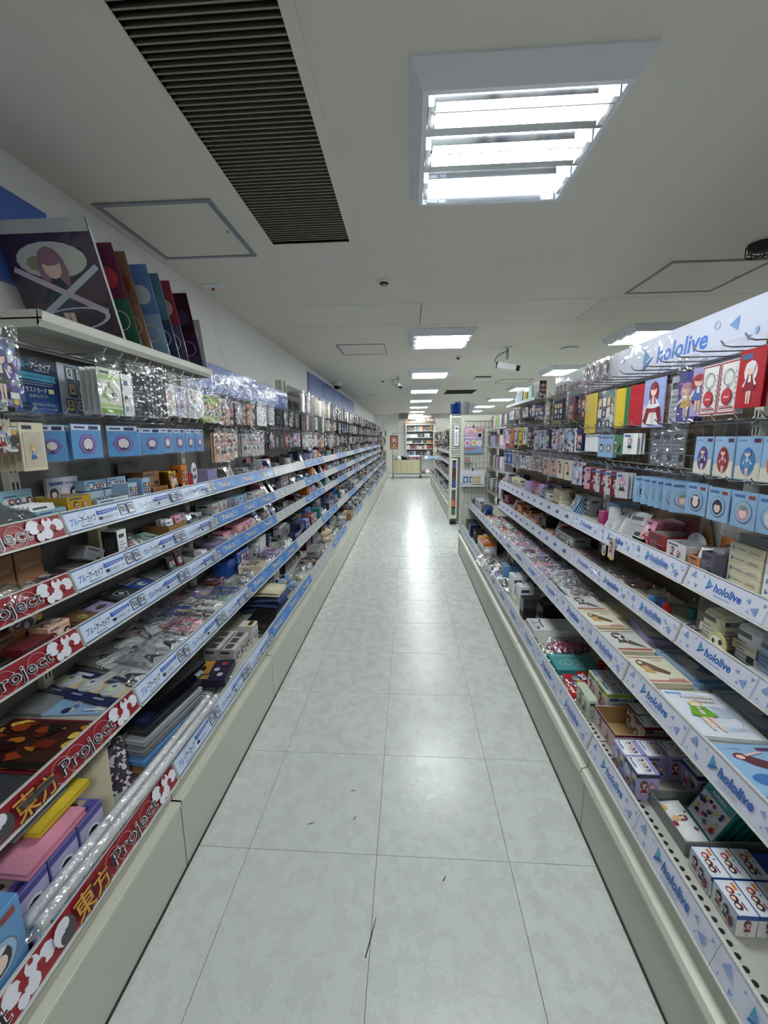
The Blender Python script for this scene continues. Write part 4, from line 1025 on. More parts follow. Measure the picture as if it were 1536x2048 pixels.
def p_cream_girl(p, w, h):
    p.rect(0, 0, w, h, (226, 222, 200)); p.rect(0, h * .93, w, h * .96, (150, 60, 60)); p.rect(w * .04, 0, w, h * .06, (206, 130, 130))
    p.poly([(w * .12, h * .7), (w * .26, h * .86), (w * .44, h * .72), (w * .78, h * .36), (w * .7, h * .26), (w * .4, h * .4), (w * .2, h * .44)], (110, 84, 62)); p.ell(w * .24, h * .74, w * .10, h * .09, (120, 90, 60), 12); p.ell(w * .23, h * .72, w * .06, h * .055, (240, 216, 198), 10)
    p.poly([(w * .2, h * .6), (w * .34, h * .6), (w * .42, h * .3), (w * .16, h * .34)], (200, 160, 90)); p.rect(w * .6, h * .8, w * .86, h * .82, (150, 140, 120))
    for i in range(5): p.poly([(w * (.55 + .08 * i), h * .06), (w * (.59 + .08 * i), h * .16), (w * (.62 + .08 * i), h * .06)], (206, 130, 130))
def p_grey_girl(p, w, h):
    p.rect(0, 0, w, h, (206, 208, 206)); p.rect(0, 0, w, h * .08, (176, 80, 80)); p.rect(0, h * .93, w, h * .96, (150, 60, 60)); p.figure(w * .4, h * .1, h * .78, (60, 60, 56), (70, 76, 66)); p.poly([(w * .5, h * .3), (w * .9, h * .12), (w * .6, h * .5)], (90, 96, 90))
def p_blue_wave(p, w, h):
    p.rect(0, 0, w, h, (186, 206, 224)); p.rect(0, 0, w, h * .1, (96, 146, 206)); p.ell(w * .6, h * .5, w * .26, h * .28, (90, 140, 196), 14); p.ell(w * .4, h * .6, w * .2, h * .2, (226, 230, 236), 12); p.rect(0, h * .9, w, h * .93, (96, 146, 206))
def p_lilac_girl(p, w, h):
    p.rect(0, 0, w, h, (222, 222, 214)); p.rect(0, 0, w, h * .1, (120, 130, 200)); p.figure(w * .45, h * .14, h * .74, (120, 120, 170), (90, 100, 160)); p.ell(w * .3, h * .4, w * .18, h * .1, (170, 176, 210), 10)
def p_postal(p, w, h):
    p.rect(0, 0, w, h, (222, 222, 226))
    for i in range(7): p.rect(w * .02, h * (.12 + .11 * i), w * (.14 + .1 * (i % 3)), h * (.16 + .11 * i), (130, 132, 140))
    p.rect(w * .32, h * .2, w * .36, h * .8, (40, 42, 50)); p.rect(w * .12, h * .06, w * .2, h * .2, (40, 42, 50)); p.rect(w * .34, h * .84, w * .42, h * .94, (40, 42, 50))
def p_logo_box(p, w, h):
    p.mark(w * .06, h * .2, h * .55); p.text('hololive', w * .2, h * .34, h * .34, (96, 150, 176), off=.01, width=w * .3); p.rect(w * .56, h * .3, w * .94, h * .36, (150, 140, 116)); p.rect(w * .6, h * .5, w * .9, h * .56, (150, 140, 116))
def p_ring_card(p, w, h):
    p.rect(0, 0, w, h, (170, 40, 50)); p.rect(w * .06, h * .03, w * .94, h * .97, (228, 228, 226)); p.rect(w * .12, h * .06, w * .88, h * .12, (176, 60, 66)); p.rect(w * .15, h * .07, w * .85, h * .09, (228, 228, 226))
    for i in range(6): p.poly([(w * .08, h * (.25 + .1 * i)), (w * .14, h * (.28 + .1 * i)), (w * .09, h * (.30 + .1 * i))], (120, 40, 50)); p.poly([(w * .92, h * (.25 + .1 * i)), (w * .86, h * (.28 + .1 * i)), (w * .91, h * (.30 + .1 * i))], (120, 40, 50))
    p.ring(w * .5, h * .70, w * .28, h * .16, .12, (120, 124, 130), 22); p.ell(w * .5, h * .33, w * .28, h * .16, (176, 30, 44), 18); p.ell(w * .5, h * .33, w * .23, h * .125, (200, 60, 70), 16); p.rect(w * .36, h * .30, w * .64, h * .33, (240, 200, 204)); p.rect(w * .46, h * .48, w * .54, h * .55, (150, 154, 160))
    p.rect(w * .15, h * .13, w * .85, h * .145, (150, 60, 66))
def p_diecut(p, w, h):
    p.rect(0, 0, w, h, (150, 170, 220)); p.poly([(0, 0), (w * .3, 0), (w * .2, h * .4), (0, h * .5)], (206, 206, 220)); p.poly([(w * .12, h * .03), (w * .88, h * .03), (w * .7, h * .34), (w * .3, h * .34)], (232, 234, 240))
    p.poly([(w * .02, h * .10), (w * .2, h * .06), (w * .4, h * .42), (w * .16, h * .40)], (130, 30, 40)); p.poly([(w * .98, h * .10), (w * .82, h * .06), (w * .6, h * .42), (w * .86, h * .40)], (130, 30, 40))
    p.figure(w * .5, h * .03, h * .93, (140, 34, 48), (150, 40, 54), pose=1); p.ell(w * .5, h * .44, w * .3, h * .05, (230, 230, 236), 14)
def p_fig_card(c1, hair, dress):
    def f(p, w, h):
        p.rect(0, h * .3, w, h, c1); p.poly([(0, 0), (w, 0), (w, h * .42), (0, h * .3)], (222, 216, 200)); p.rect(w * .06, h * .90, w * .4, h * .94, (110, 150, 200)); p.rect(w * .68, h * .88, w * .94, h * .97, (90, 50, 70))
        p.ell(w * .5, h * .42, w * .30, h * .33, hair, 12); p.figure(w * .5, h * .08, h * .68, hair, dress)
    f.__name__ = 'figcard%s%s' % (hair, dress)
    return f
z = RZ
# -- base shelf
bagged(1, .585, .70, z, .12, .20, .11, 'grey', 'grey bagged bundle at the near end of the right base shelf', mat='fabric')
i = 0
for j, Y in enumerate((.843, .767)):
    for q in range(3):
        carton(1, Y, .694 + q * .0445, z, .072, .042, .056, 'white', 'small white and blue figure box, %s row, %s column from the aisle' % (('far', 'near')[j], ('first', 'second', 'third')[q]), p_side_fig, p_three_heads, 'fig', group='blue and white figure boxes', band='royal blue', name='figure_box')
carton(1, .80, .832, z, .15, .20, .05, 'royal blue', 'plain royal blue box behind the block of white figure boxes', name='blue_box')
tray(1, .98, .700, z, .155, .26, .052, (128, 130, 132), (104, 106, 108), 'grey cardboard tray of printed packs on the right base shelf', slope=.012)
cards_in(1, .985, .790, z + .004, 5, .105, .118, .024, 'teal', 'teal topped pack of printed sweets standing in the grey tray', .5, p_candy, t=.008, name='printed_pack')
flat_pack(1, .985, .712, z + .004, .13, .065, .006, 'white', 'printed pack lying at the front of the grey tray', 'scene', film=None, pitch=.12, name='printed_pack')
for Y, aa, wd in ((1.097, .664, 'front near one'), (1.168, .664, 'front far one'), (1.168, .730, 'second in the far row'), (1.168, .796, 'third in the far row'), (1.097, .83, 'rear near one')):
    carton(1, Y, aa, z, .069, .064, .086, 'lilac', 'lilac printed figure box beside the grey tray, ' + wd, 'scene', p_logo_top, 'two', group='lilac figure boxes', band='navy' if Y < 1.15 else None, name='figure_box')
carton(1, 1.063, .664, z, .004, .18, .02, 'lilac', 'low lilac carton edge in front of the lilac figure boxes', name='carton_flap')
tray(1, 1.318, .690, z, .155, .30, .070, (206, 186, 190), (176, 146, 98), 'open white and maroon carton with bare cardboard inside, right base shelf', front='two')
m = MB(); m.box(-.078, .078, -.0015, .0, .064, .0712); m.box(.0775, .079, 0, .30, .064, .0712)
ob('maroon_edge', m.mesh('edge'), bpy.data.objects['display_tray.001'] if 'display_tray.001' in bpy.data.objects else None, mat=ink('maroon'))
for Y, aa, wd in ((1.286, .79, 'front near'), (1.352, .80, 'front far'), (1.286, .86, 'second near'), (1.352, .87, 'second far'), (1.286, .93, 'rearmost')):
    carton(1, Y, aa, z + .0045, .062, .064, .088, (206, 190, 194), 'pinkish white figure box with maroon edge inside the open carton, ' + wd, 'heads', p_logo_top, 'heads', group='pinkish figure boxes', band='maroon', name='figure_box')
carton(1, 1.455, .672, z, .115, .030, .088, (190, 206, 178), 'thin green printed box standing on edge at the shelf front', 'two', None, 'lines', band=(232, 236, 230), name='figure_box')
for Y, aa, wd in ((1.452, .742, 'front near'), (1.535, .742, 'front far'), (1.452, .83, 'rear near'), (1.535, .83, 'rear far')):
    carton(1, Y, aa, z, .080, .084, .105, (214, 222, 206), 'pale green and white figure box behind the thin green box, ' + wd, 'two', p_logo_top, 'heads', group='pale green figure boxes', band='lime', name='figure_box')
for Y, aa, yw in ((1.60, .668, -.25), (1.63, .735, -.3), (1.70, .80, -.35), (1.72, .87, -.3)):
    flat_pack(1, Y, aa, z, .16, .07, .022, 'red', 'glossy red and white striped pack beside the teal towel', 'scene', yaw=yw + .1, film='crinkle', name='striped_pack', group='red striped packs')
def p_towel(p, w, h):
    p.rect(0, 0, w, h, (70, 150, 154))
    for i in range(8): p.ring(w * (.08 + .11 * i), h * .9, w * .05, h * .06, .25, (206, 226, 226), 4)
    for x, y, r in ((.3, .45, .16), (.45, .42, .2), (.6, .4, .15), (.2, .38, .1)): p.ring(w * x, h * y, w * r, h * r * 1.1, .08, (196, 220, 222), 7)
flat_pack(1, 1.70, .76, z, .19, .14, .026, 'teal', 'teal folded towel pack with white line drawing', p_towel, yaw=HP, film='film', name='towel_pack', cat='towel', mat='fabric')
bagged(1, 1.92, .672, z, .13, .30, .075, 'magenta', 'magenta fluffy item in a clear bag beyond the teal towel', mat='plush', inner=.8)
o = carton(1, 2.125, .668, z, .145, .36, .042, 'white', 'flat white carton with a delivery label on the right base shelf', None, None, name='shipping_carton')
ob('shipping_label', style_mesh(p_postal, .16, .13), o, mw=Matrix.Translation((.068, .004, .0425)) @ Matrix.Rotation(HP, 4, 'Z'))
carton(1, 2.30, .668, z, .07, .075, .125, 'black', 'upright matte black box on the right base shelf', name='black_box')
carton(1, 2.30, .772, z, .12, .20, .085, 'black', 'wide black box with a grey label behind the upright black box', None, 'lines', name='black_box')
carton(1, 2.47, .690, z, .085, .085, .14, 'white', 'white box with blue lettering, nearer of the pair by the black box', None, p_logo_box, 'lines', name='white_box')
carton(1, 2.62, .682, z, .105, .085, .155, 'white', 'white box with blue lettering, farther of the pair by the black box', None, p_logo_box, 'lines', name='white_box')
carton(1, 2.54, .682, z, .05, .03, .03, 'cream', 'small cream box wedged by the white boxes', name='small_box')
# handbag-like blue bag and mixed bright goods farther along
o = carton(1, 2.98, .71, z, .11, .10, .11, 'sky blue', 'light blue bag with a tan strap on the right base shelf', name='gift_bag', cat='bag', mat='leather')
ob('strap', MB().box(-.012, .012, -.002, .102, 0, .1115).mesh('strap'), o, mat=ink((150, 120, 70))); ob('handle', MB().tube([(-.04, .05, .11), (-.03, .05, .15), (.03, .05, .15), (.04, .05, .11)], .004, 6).mesh('handle'), o, mat='dark')
bagged(1, 2.82, .66, z, .12, .10, .06, 'navy', 'navy patterned item in a bag before the light blue bag'); bagged(1, 3.08, .66, z, .12, .12, .06, 'purple', 'purple patterned item in a bag beyond the light blue bag')
bagged(1, 3.22, .70, z, .13, .14, .07, 'orange', 'orange packed item beyond the light blue bag'); bagged(1, 3.20, .655, z, .09, .05, .05, 'red', 'small red bagged item at the shelf edge')
plush(1, 3.45, .70, z, .085, 'white', 'white plush ball toy on the right base shelf', yaw=.4); bagged(1, 3.38, .80, z, .14, .16, .07, 'gold', 'gold coloured packed item behind the white plush'); bagged(1, 3.05, .82, z, .14, .16, .08, 'black', 'black bagged item behind the light blue bag')
carton_row(4, 1, 3.62, .675, z, .075, .12, .085, 'white', 'white box with dark dots in a block under yellow boxes', layers=1, front='heads', top=None, name='snack_box')
carton_row(4, 1, 3.62, .675, z + .0862, .075, .12, .030, 'orange', 'flat orange and yellow printed box on top of the dotted white boxes', top='grid', name='snack_box')
carton(1, 3.80, .72, z + .117, .10, .07, .02, 'yellow', 'single yellow box lying on the orange boxes', 'heads', 'grid', name='snack_box')
side_row(1, 4.02, .68, z, 12, .10, .115, .016, 'black', 'black edged pack in a row far along the right base shelf', t=.008)
carton(1, 4.32, .66, z, .09, .08, .13, 'navy', 'navy and white tall box near the far end of the right base shelf', 'fig', name='tall_box'); side_row(1, 4.40, .69, z, 16, .10, .10, .026, 'dark grey', 'dark grey pack in the last row of the right base shelf', t=.012, cols=None)

# -- second shelf: big flat packs
z = RLEV[0][1]
flat_pack(1, .800, .84, z, .185, .155, .004, 'pale blue', 'light blue bagged cover with a lying figure at the right front', p_cover, n=2, yaw=HP, group='light blue bagged covers')
flat_pack(1, .972, .832, z, .165, .195, .012, 'white', 'white magazine-like pack with a green dressed figure on the right', p_closet, yaw=HP - .10, film='film', name='magazine_pack', cat='magazine')
for i, (Y, st, nm) in enumerate(((1.198, p_cream_girl, 'nearest'), (1.392, p_grey_girl, 'third'), (1.578, p_cream_girl, 'second'), (1.75, p_grey_girl, 'farthest'))):
    flat_pack(1, Y, .812, z, .135, .165, .004, 'cream', ('cream and red bordered print pack, %s stack beside the strip' % ('nearest', 'second', 'third', 'farthest')[i]), st, n=4, yaw=HP, name='print_pack')
flat_pack(1, .98, .985, z, .12, .20, .004, (150, 166, 160), 'pale green clear file behind the magazine-like pack', p_blue_wave, n=3, yaw=HP, name='clear_file')
flat_pack(1, 1.20, .965, z, .14, .22, .003, 'pale blue', 'pale blue clear file behind the cream print packs', p_blue_wave, n=4, yaw=HP + .05, name='clear_file')
flat_pack(1, 1.45, .965, z, .15, .20, .004, 'lilac', 'lilac bordered clear file behind the grey print packs', p_lilac_girl, n=6, yaw=HP - .2, name='clear_file')
flat_pack(1, 1.70, .96, z, .15, .16, .004, 'cream', 'cream clear file far back on the second right shelf', None, n=2, yaw=HP, name='clear_file')
for q in range(9):
    flat_pack(1, 1.88 + .018 * q, .85 + .02 * (q % 3), z + .003 * q, .13, .16, .003, 'silver', '%s silver crinkled pack in the slipping pile on the second right shelf' % ORD[q], 'two', yaw=HP + .15 + .04 * (q % 3), film='crinkle', name='silver_pack', mat='laminate', pitch=.22, group='silver crinkled packs', puff=.012)
for q in range(26):
    Y = 2.20 + q * .033
    flat_pack(1, Y, .795 + .108 * (q % 3), z + .001, .098, .125, .004, ('lilac', 'grey', 'dark grey', 'pink', 'silver')[q % 5], '%s figure pack in the fanned heap on the second right shelf, %s file' % (('lilac', 'grey', 'dark grey', 'pink', 'silver')[q % 5], ('front', 'middle', 'rear')[q % 3]), 'scene' if q % 2 else 'fig', yaw=HP + R_.uniform(-.12, .12), film='crinkle', pitch=.17, name='figure_pack', group='fanned figure packs ' + str(q % 5), puff=.010)
for q in range(22):
    Y = 3.12 + q * .036; c = ('white', 'red', 'mint', 'peach', 'navy')[q % 5]
    flat_pack(1, Y, .795 + .108 * (q % 3), z + .001, .098, .12, .005, c, '%s flat pack in the fourth right bay, second shelf, %s file' % (c, ('front', 'middle', 'rear')[q % 3]), 'scene', yaw=HP + R_.uniform(-.12, .12), film='crinkle', pitch=.15, group='mixed flat packs ' + c, puff=.010)

# -- third shelf
z = RLEV[1][1]
for i, (Y, aa, c) in enumerate(((1.205, .915, 'cream'), (1.10, .935, 'white'), (1.02, .935, 'pale blue'))):
    o = carton(1, Y, aa, z, .085, .07, .11, c, '%s zip pouch in a clear bag on the third right shelf' % c, 'lines', None, 'lines', name='zip_pouch', cat='pouch', mat='fabric', c=.012)
    ob('clear_bag', box_mesh(.10, .085, .14), o, (0, -.008, 0), mat='film')
    ob('pouch_band', MB().box(-.0435, .0435, -.001, .071, .035, .06).mesh('band'), o, mat=ink('royal blue' if i == 2 else 'cream'))
o = place('round_badge', MB().tube([(0, 0, .033), (0, -.006, .033)], .033, 20).mesh('badge'), 1, 1.155, .905, z, mat=ink((206, 200, 140))); tag(o, 'round pale yellow badge leaning on the cream pouch', 'badge'); ob('badge_print', cached_print('bear', lambda p: (p.ell(0, 0, .024, .024, (238, 232, 214), 14), p.ell(-.012, .004, .006, .008, (50, 40, 40), 8), p.ell(.014, .010, .007, .009, (50, 40, 40), 8), p.ell(0, -.008, .010, .006, (226, 180, 170), 8))), o, (0, -.0065, .033), FR)
flat_pack(1, .90, .985, z, .145, .17, .004, 'white', 'white print pack with a reclining figure at the right edge', 'scene', n=3, yaw=HP)
for i, (Y, aa, c) in enumerate(((1.44, .918, 'red'), (1.49, .935, 'royal blue'), (1.52, .915, 'sky blue'), (1.40, .98, 'teal'))):
    o = place('capsule_bottle', MB().tube([(0, .015, 0), (0, .015, .034), (0, .015, .036)], [.015, .015, .012], 12).mesh('bottle'), 1, Y, aa, z, mat='laminate', col=c); tag(o, '%s mini bottle with a clear dome top on the third right shelf' % c, 'trinket', 'mini dome bottles')
    ob('dome', MB().tube([(0, .015, .036), (0, .015, .046), (0, .015, .058), (0, .015, .064)], [.013, .017, .012, .003], 12).mesh('dome', smooth=True), o, mat='acrylic'); ob('ring', MB().tube([(0, .015, .064), (.006, .015, .07), (0, .015, .076), (-.006, .015, .07), (0, .015, .064)], .0012, 5).mesh('ring'), o, mat='chrome')
flat_pack(1, 1.24, .945, z, .11, .11, .004, (206, 190, 186), 'pinkish photo card pack lying before the mini bottles', 'scene', yaw=HP, n=2); flat_pack(1, 1.52, .975, z, .13, .14, .004, 'cream', 'cream patterned flat pack behind the mini bottles', None, n=2, yaw=HP)
for q in range(4): flat_pack(1, 1.68 + .05 * q, .985, z, .12, .15, .005, ('pink', 'grey', 'mint', 'dark grey')[q], '%s pack in a loose clear bag, third right shelf' % ('pink', 'grey', 'mint', 'dark grey')[q], 'scene', yaw=HP + .3, film='crinkle', roll=-.12, puff=.03)
for q in range(10): flat_pack(1, 1.92 + .022 * q, .985, z + .002 * q, .12, .12, .004, 'peach' if q % 2 else 'silver', '%s figure pack in a sliding pile, third right shelf, %s along' % ('peach' if q % 2 else 'silver', ORD[q]), 'fig', yaw=HP + .2, film='crinkle', roll=.15, puff=.014, group='sliding packs %d' % (q % 2), name='figure_pack')

# -- top price-strip shelf
z = RLEV[2][1]
for q in range(4):
    carton(1, 1.178, .962, z + q * .0305, .118, .10, .030, (216, 208, 180), 'cream logo box on the top right shelf, %s in its stack' % ('bottom', 'second', 'third', 'top')[q], p_logo_box, None, 'lines', name='cream_box', group='cream logo boxes')
    carton(1, 1.055, .962, z + q * .0305, .112, .10, .030, 'white', 'white logo box at the right edge, %s in its stack' % ('bottom', 'second', 'third', 'top')[q], p_logo_box, None, 'lines', name='white_box', group='white logo boxes')
for q in range(7):
    flat_pack(1, 1.165, .968, z + .123 + q * .0042, .11, .095, .003, 'grey', 'grey sleeve on the stacked cream logo boxes, %s from bottom' % ORD[q], None, film=None, yaw=R_.uniform(-.05, .05), name='grey_sleeve', group='grey sleeves on cream boxes'); flat_pack(1, 1.05, .968, z + .123 + q * .0042, .105, .095, .003, 'dark grey', 'dark grey sleeve on the stacked white logo boxes, %s from bottom' % ORD[q], None, film=None, yaw=R_.uniform(-.05, .05), name='grey_sleeve', group='dark sleeves on white boxes')
tray(1, 1.268, .925, z, .055, .12, .075, (90, 84, 104), (60, 58, 64), 'dark violet display tray between the cream stack and orange box', front='lines'); cards_in(1, 1.268, .935, z + .004, 6, .045, .085, .014, 'silver', 'silver pack standing in the dark violet tray', .25, None, mat='foil', t=.003)
tray(1, 1.325, .925, z, .056, .10, .048, (206, 130, 84), (60, 50, 44), 'small orange display tray on the top right shelf', front='lines'); cards_in(1, 1.325, .94, z + .004, 4, .045, .07, .016, 'white', 'white card standing in the small orange tray', .3, None, t=.002)
tray(1, 1.418, .925, z, .10, .15, .066, (214, 212, 214), (206, 208, 210), 'white display tray with printed front on the top right shelf', front='two'); cards_in(1, 1.418, .945, z + .004, 7, .08, .07, .014, 'silver', 'silver foil pack standing in the white printed tray', .35, None, mat='foil', t=.003)
tray(1, 1.535, .93, z, .115, .15, .070, (140, 26, 36), (214, 212, 210), 'red display tray with a white label on the top right shelf', front='lines'); cards_in(1, 1.535, .99, z + .004, 5, .09, .05, .014, 'maroon', 'maroon card standing in the red tray', .35, None, t=.003)
carton(1, 1.50, 1.035, z, .10, .012, .135, 'maroon', 'maroon display back card behind the red tray', None, name='back_card', cat='card')
cards_in(1, 1.645, .94, z, 10, .075, .105, .011, 'pink', 'pink and blue card pack in a standing row beside the red tray', .30, 'two', t=.004); carton(1, 1.655, .925, z, .075, .012, .03, 'black', 'black lettered low box under the pink card packs', 'lines', name='low_box')
for q in range(6): cards_in(1, 1.735 + .032 * q, .935, z, 1, .085, .13, .01, (206, 208, 212) if q % 2 else (166, 170, 176), '%s silver sheet pack leaning in the fan on the top right shelf' % ORD[q], .62, 'lines', yaw=.45, t=.003, group='silver fan sheets', film=True)
carton_row(3, 1, 1.93, .97, z, .035, .10, .12, 'pale blue', 'pale blue upright box behind the fanned silver sheets', name='pale_box'); carton(1, 2.0, .935, z, .05, .05, .075, 'magenta', 'magenta box beside the pale blue boxes', None, None, name='magenta_box'); side_row(1, 1.88, .935, z, 5, .03, .11, .011, 'white', 'white printed leaflet standing by the pale blue boxes', t=.003)
# white and kraft display backs at the right edge
def p_confetti(p, w, h):
    rr = random.Random(4)
    for i in range(14): p.ell(w * rr.uniform(.06, .94), h * rr.uniform(.06, .94), .004, .004, (150, 160, 170), 6)
    p.ell(w * .82, h * .3, .018, .018, (80, 70, 66), 12); p.ell(w * .82, h * .29, .011, .011, (236, 210, 196), 10)
carton(1, 1.33, 1.035, z, .19, .008, .20, (196, 196, 190), 'pale confetti printed display card behind the trays', p_confetti, name='back_card', cat='card')
o = place('kraft_flap', MB().add([(-.06, 0, 0), (.05, 0, 0), (-.02, 0, .17), (-.06, .004, .17), (-.06, .004, 0), (.05, .004, 0)], [(0, 1, 2, 3), (0, 1, 5, 4)]).mesh('flap'), 1, 1.40, 1.02, z, mat='laminate', col='kraft'); tag(o, 'brown kraft cardboard flap behind the white tray', 'cardboard')
o = place('round_card', MB().tube([(0, 0, .05), (0, .002, .05)], .05, 22).mesh('disc'), 1, 1.43, 1.0, z, mat='laminate', col='silver'); tag(o, 'round pale card standing behind the white tray', 'card'); 
o = carton(1, 1.285, 1.0, z + .02, .085, .003, .095, 'orange', 'orange card with a round portrait behind the small trays', None, name='portrait_card', cat='card'); ob('portrait', cached_print('portrait', lambda p: (p.ell(0, 0, .026, .026, (60, 44, 40), 16), p.ell(0, -.002, .022, .022, (176, 130, 100), 14), p.ell(0, -.006, .013, .014, (238, 212, 198), 12))), o, (0, -.0003, .05), FR)
# two little signs clipped to the strip
for Y, w_, h_, st, l in ((1.735, .052, .095, 'fig', 'small framed figure sign with a yellow tag clipped to the strip'), (1.80, .035, .055, 'lines', 'small pale sign with a yellow tag clipped to the strip')):
    o = carton(1, Y, .866, z - .085, w_, .002, h_, (206, 190, 190), l, st, name='strip_sign', cat='sign'); ob('yellow_tag', box_mesh(w_ * .45, .001, .012), o, (w_ * .12, -.002, -.004), mat=ink('yellow'))

# -- hanging rows beside the camera
a0 = .905
hang(1, 1.352, 1.292, .925, .092, .098, 'pale blue', 'pale blue badge card hanging alone in the lower right row', 2, style='badge', head=.032, var=0, group='pale blue badge card alone')
hang(1, 1.243, 1.292, .915, .088, .098, 'pale blue', 'pale blue badge card with yellow haired portrait', 2, style='badge', head=.032, var=1, group='badge card yellow')
hang(1, 1.150, 1.292, .915, .088, .098, 'pale blue', 'pale blue badge card with violet portrait', 2, style='badge', head=.032, var=2, group='badge card violet')
hang(1, 1.058, 1.292, .915, .088, .098, 'pale blue', 'pale blue badge card cut by the right edge', 2, style='badge', head=.032, var=3, group='badge card edge')
for k, Y in enumerate((1.432, 1.478, 1.520, 1.562, 1.610, 1.665)):
    hang(1, Y, 1.29, .94, .078, .105, 'pale blue', 'pale blue badge card turned edge-on, %s hook in lower right row' % ORD[k], 3, style='badge', head=.034, yaw=.75, group='edge-on badge cards', detail=1)
for k, (Y, c) in enumerate(((1.80, 'silver'), (1.85, 'maroon'), (1.90, 'silver'), (1.95, 'maroon'), (2.0, 'silver'), (2.06, 'maroon'), (2.12, 'pink'))):
    hang(1, Y, 1.29, .92, .055, .11, c, '%s slim pack, %s hook beyond the badge cards' % (c, ORD[k]), 3, style='fig', head=.03, yaw=.5, group='slim %s packs lower row' % c, detail=1)
hang(1, 1.352, 1.455, .93, .082, .118, 'pale blue', 'pale blue card with a purple cut-out figure hanging on the right', 2, style=p_fig_card((150, 186, 220), (96, 74, 140), (60, 50, 90)), head=.045, group='purple figure cards')
hang(1, 1.245, 1.455, .915, .082, .118, 'pale blue', 'pale blue card with a red cut-out figure hanging on the right', 3, style=p_fig_card((150, 186, 220), (150, 40, 44), (170, 50, 50)), head=.045, group='red figure cards')
hang(1, 1.158, 1.455, .915, .08, .118, 'pale blue', 'pale blue card with a blue cut-out figure at the right edge', 3, style=p_fig_card((150, 186, 220), (70, 130, 190), (90, 150, 200)), head=.045, group='blue figure cards')
hang(1, 1.075, 1.455, .915, .08, .118, 'pale blue', 'pale blue card with an orange cut-out figure at the right edge', 2, style=p_fig_card((150, 186, 220), (206, 120, 60), (200, 140, 80)), head=.045, group='orange figure cards')
hang(1, 1.295, 1.455, .95, .07, .118, 'cream', 'cream card with yellow figure half hidden behind the red one', 1, style=p_fig_card((200, 206, 190), (196, 176, 60), (60, 60, 50)), head=.045)
for k, Y in enumerate((1.475, 1.535, 1.60)):
    hang(1, Y, 1.455, .93, .040, .125, 'silver', 'nearly empty clear strip pack in the middle right row, %s one' % ORD[k], 1, style='lines', head=.02, yaw=.5, group='empty clear strip packs', mat='foil', filmmat='crinkle')
hang(1, 1.76, 1.455, .915, .075, .085, 'white', 'white keychain card with brown twisted cord in the middle right row', 3, style='fig', head=.03, yaw=.3, group='twisted cord cards')
hang(1, 1.835, 1.455, .905, .075, .085, 'green', 'green card with a pink heart charm in the middle right row', 2, head=.036, charm='heart', group='pink heart cards')
for Y in (1.915, 1.985): hang(1, Y, 1.455, .905, .07, .10, 'pale blue', 'pale blue card with a round white charm in the middle right row', 2, style='badge', head=.035, group='round white charm cards')
for k in range(7): hang(1, 2.035 + .02 * k, 1.455, .925, .06, .085, 'white', 'white slim card in the packed middle right row, %s hook' % ORD[k], 2, style='fig', head=.03, yaw=.5, group='white slim cards', detail=1)
hang(1, 1.322, 1.665, .905, .074, .148, 'white', 'white and red card with a metal key ring, left of the pair', 2, style=p_ring_card, head=.045, group='key ring card left', swing=.03)
hang(1, 1.243, 1.665, .90, .074, .148, 'white', 'white and red card with a metal key ring, right of the pair', 2, style=p_ring_card, head=.045, group='key ring card right', swing=.03)
hang(1, 1.165, 1.665, .895, .08, .15, 'red', 'red and white figure card at the right edge of the upper row', 2, style='fig', head=.03, group='red figure card edge')
hang(1, 1.395, 1.665, .925, .05, .15, 'lilac', 'lilac blue pack edge-on behind the key ring cards', 3, style='scene', head=.04, yaw=.4, group='lilac packs upper right')
hang(1, 1.455, 1.665, .925, .06, .16, 'purple', 'violet figure pack in crinkled film, upper right row', 3, style='fig', head=.045, yaw=.3, group='violet figure packs', filmmat='crinkle')
hang(1, 1.505, 1.665, .925, .06, .16, 'silver', 'grey backed pack with printed lines, upper right row', 2, style='lines', head=.05, yaw=.2, group='grey backed packs', filmmat='crinkle')
hang(1, 1.605, 1.665, .905, .125, .175, 'lilac', 'lilac card with a large red and white die-cut figure', 1, style=p_diecut, head=.045, filmmat='film')
hang(1, 1.735, 1.665, .915, .08, .16, 'red', 'plain red slab pack beside the die-cut figure card', 2, head=.05, yaw=.2, group='red slab packs'); hang(1, 1.80, 1.665, .92, .05, .16, 'green', 'grey green file edge beside the red slab pack', 1, head=.05, yaw=.3)
hang(1, 1.86, 1.665, .915, .07, .165, 'yellow', 'yellow green file in the upper right row, nearer one', 1, head=.05, yaw=.1); hang(1, 1.985, 1.665, .905, .15, .185, (96, 106, 140), 'multicoloured collage file in the upper right row', 1, style='grid', head=.045, mat='art_big')
hang(1, 2.13, 1.665, .905, .13, .19, 'yellow', 'broad yellow sleeve in the upper right row', 1, head=.045)

z = RZ
for q, (Y, aa, c) in enumerate(((2.75, .75, 'grey'), (2.88, .66, 'white'), (3.00, .655, 'lilac'), (3.14, .76, 'red'), (3.30, .665, 'white'), (3.36, .73, 'navy'), (3.48, .66, 'silver'), (3.55, .72, 'pink'), (2.72, .66, 'black'))):
    bagged(1, Y, aa, z, .10, .11, .055, c, '%s wrapped item in the jumble near the light blue bag' % c, yaw=q * .7, group='wrapped jumble ' + c)
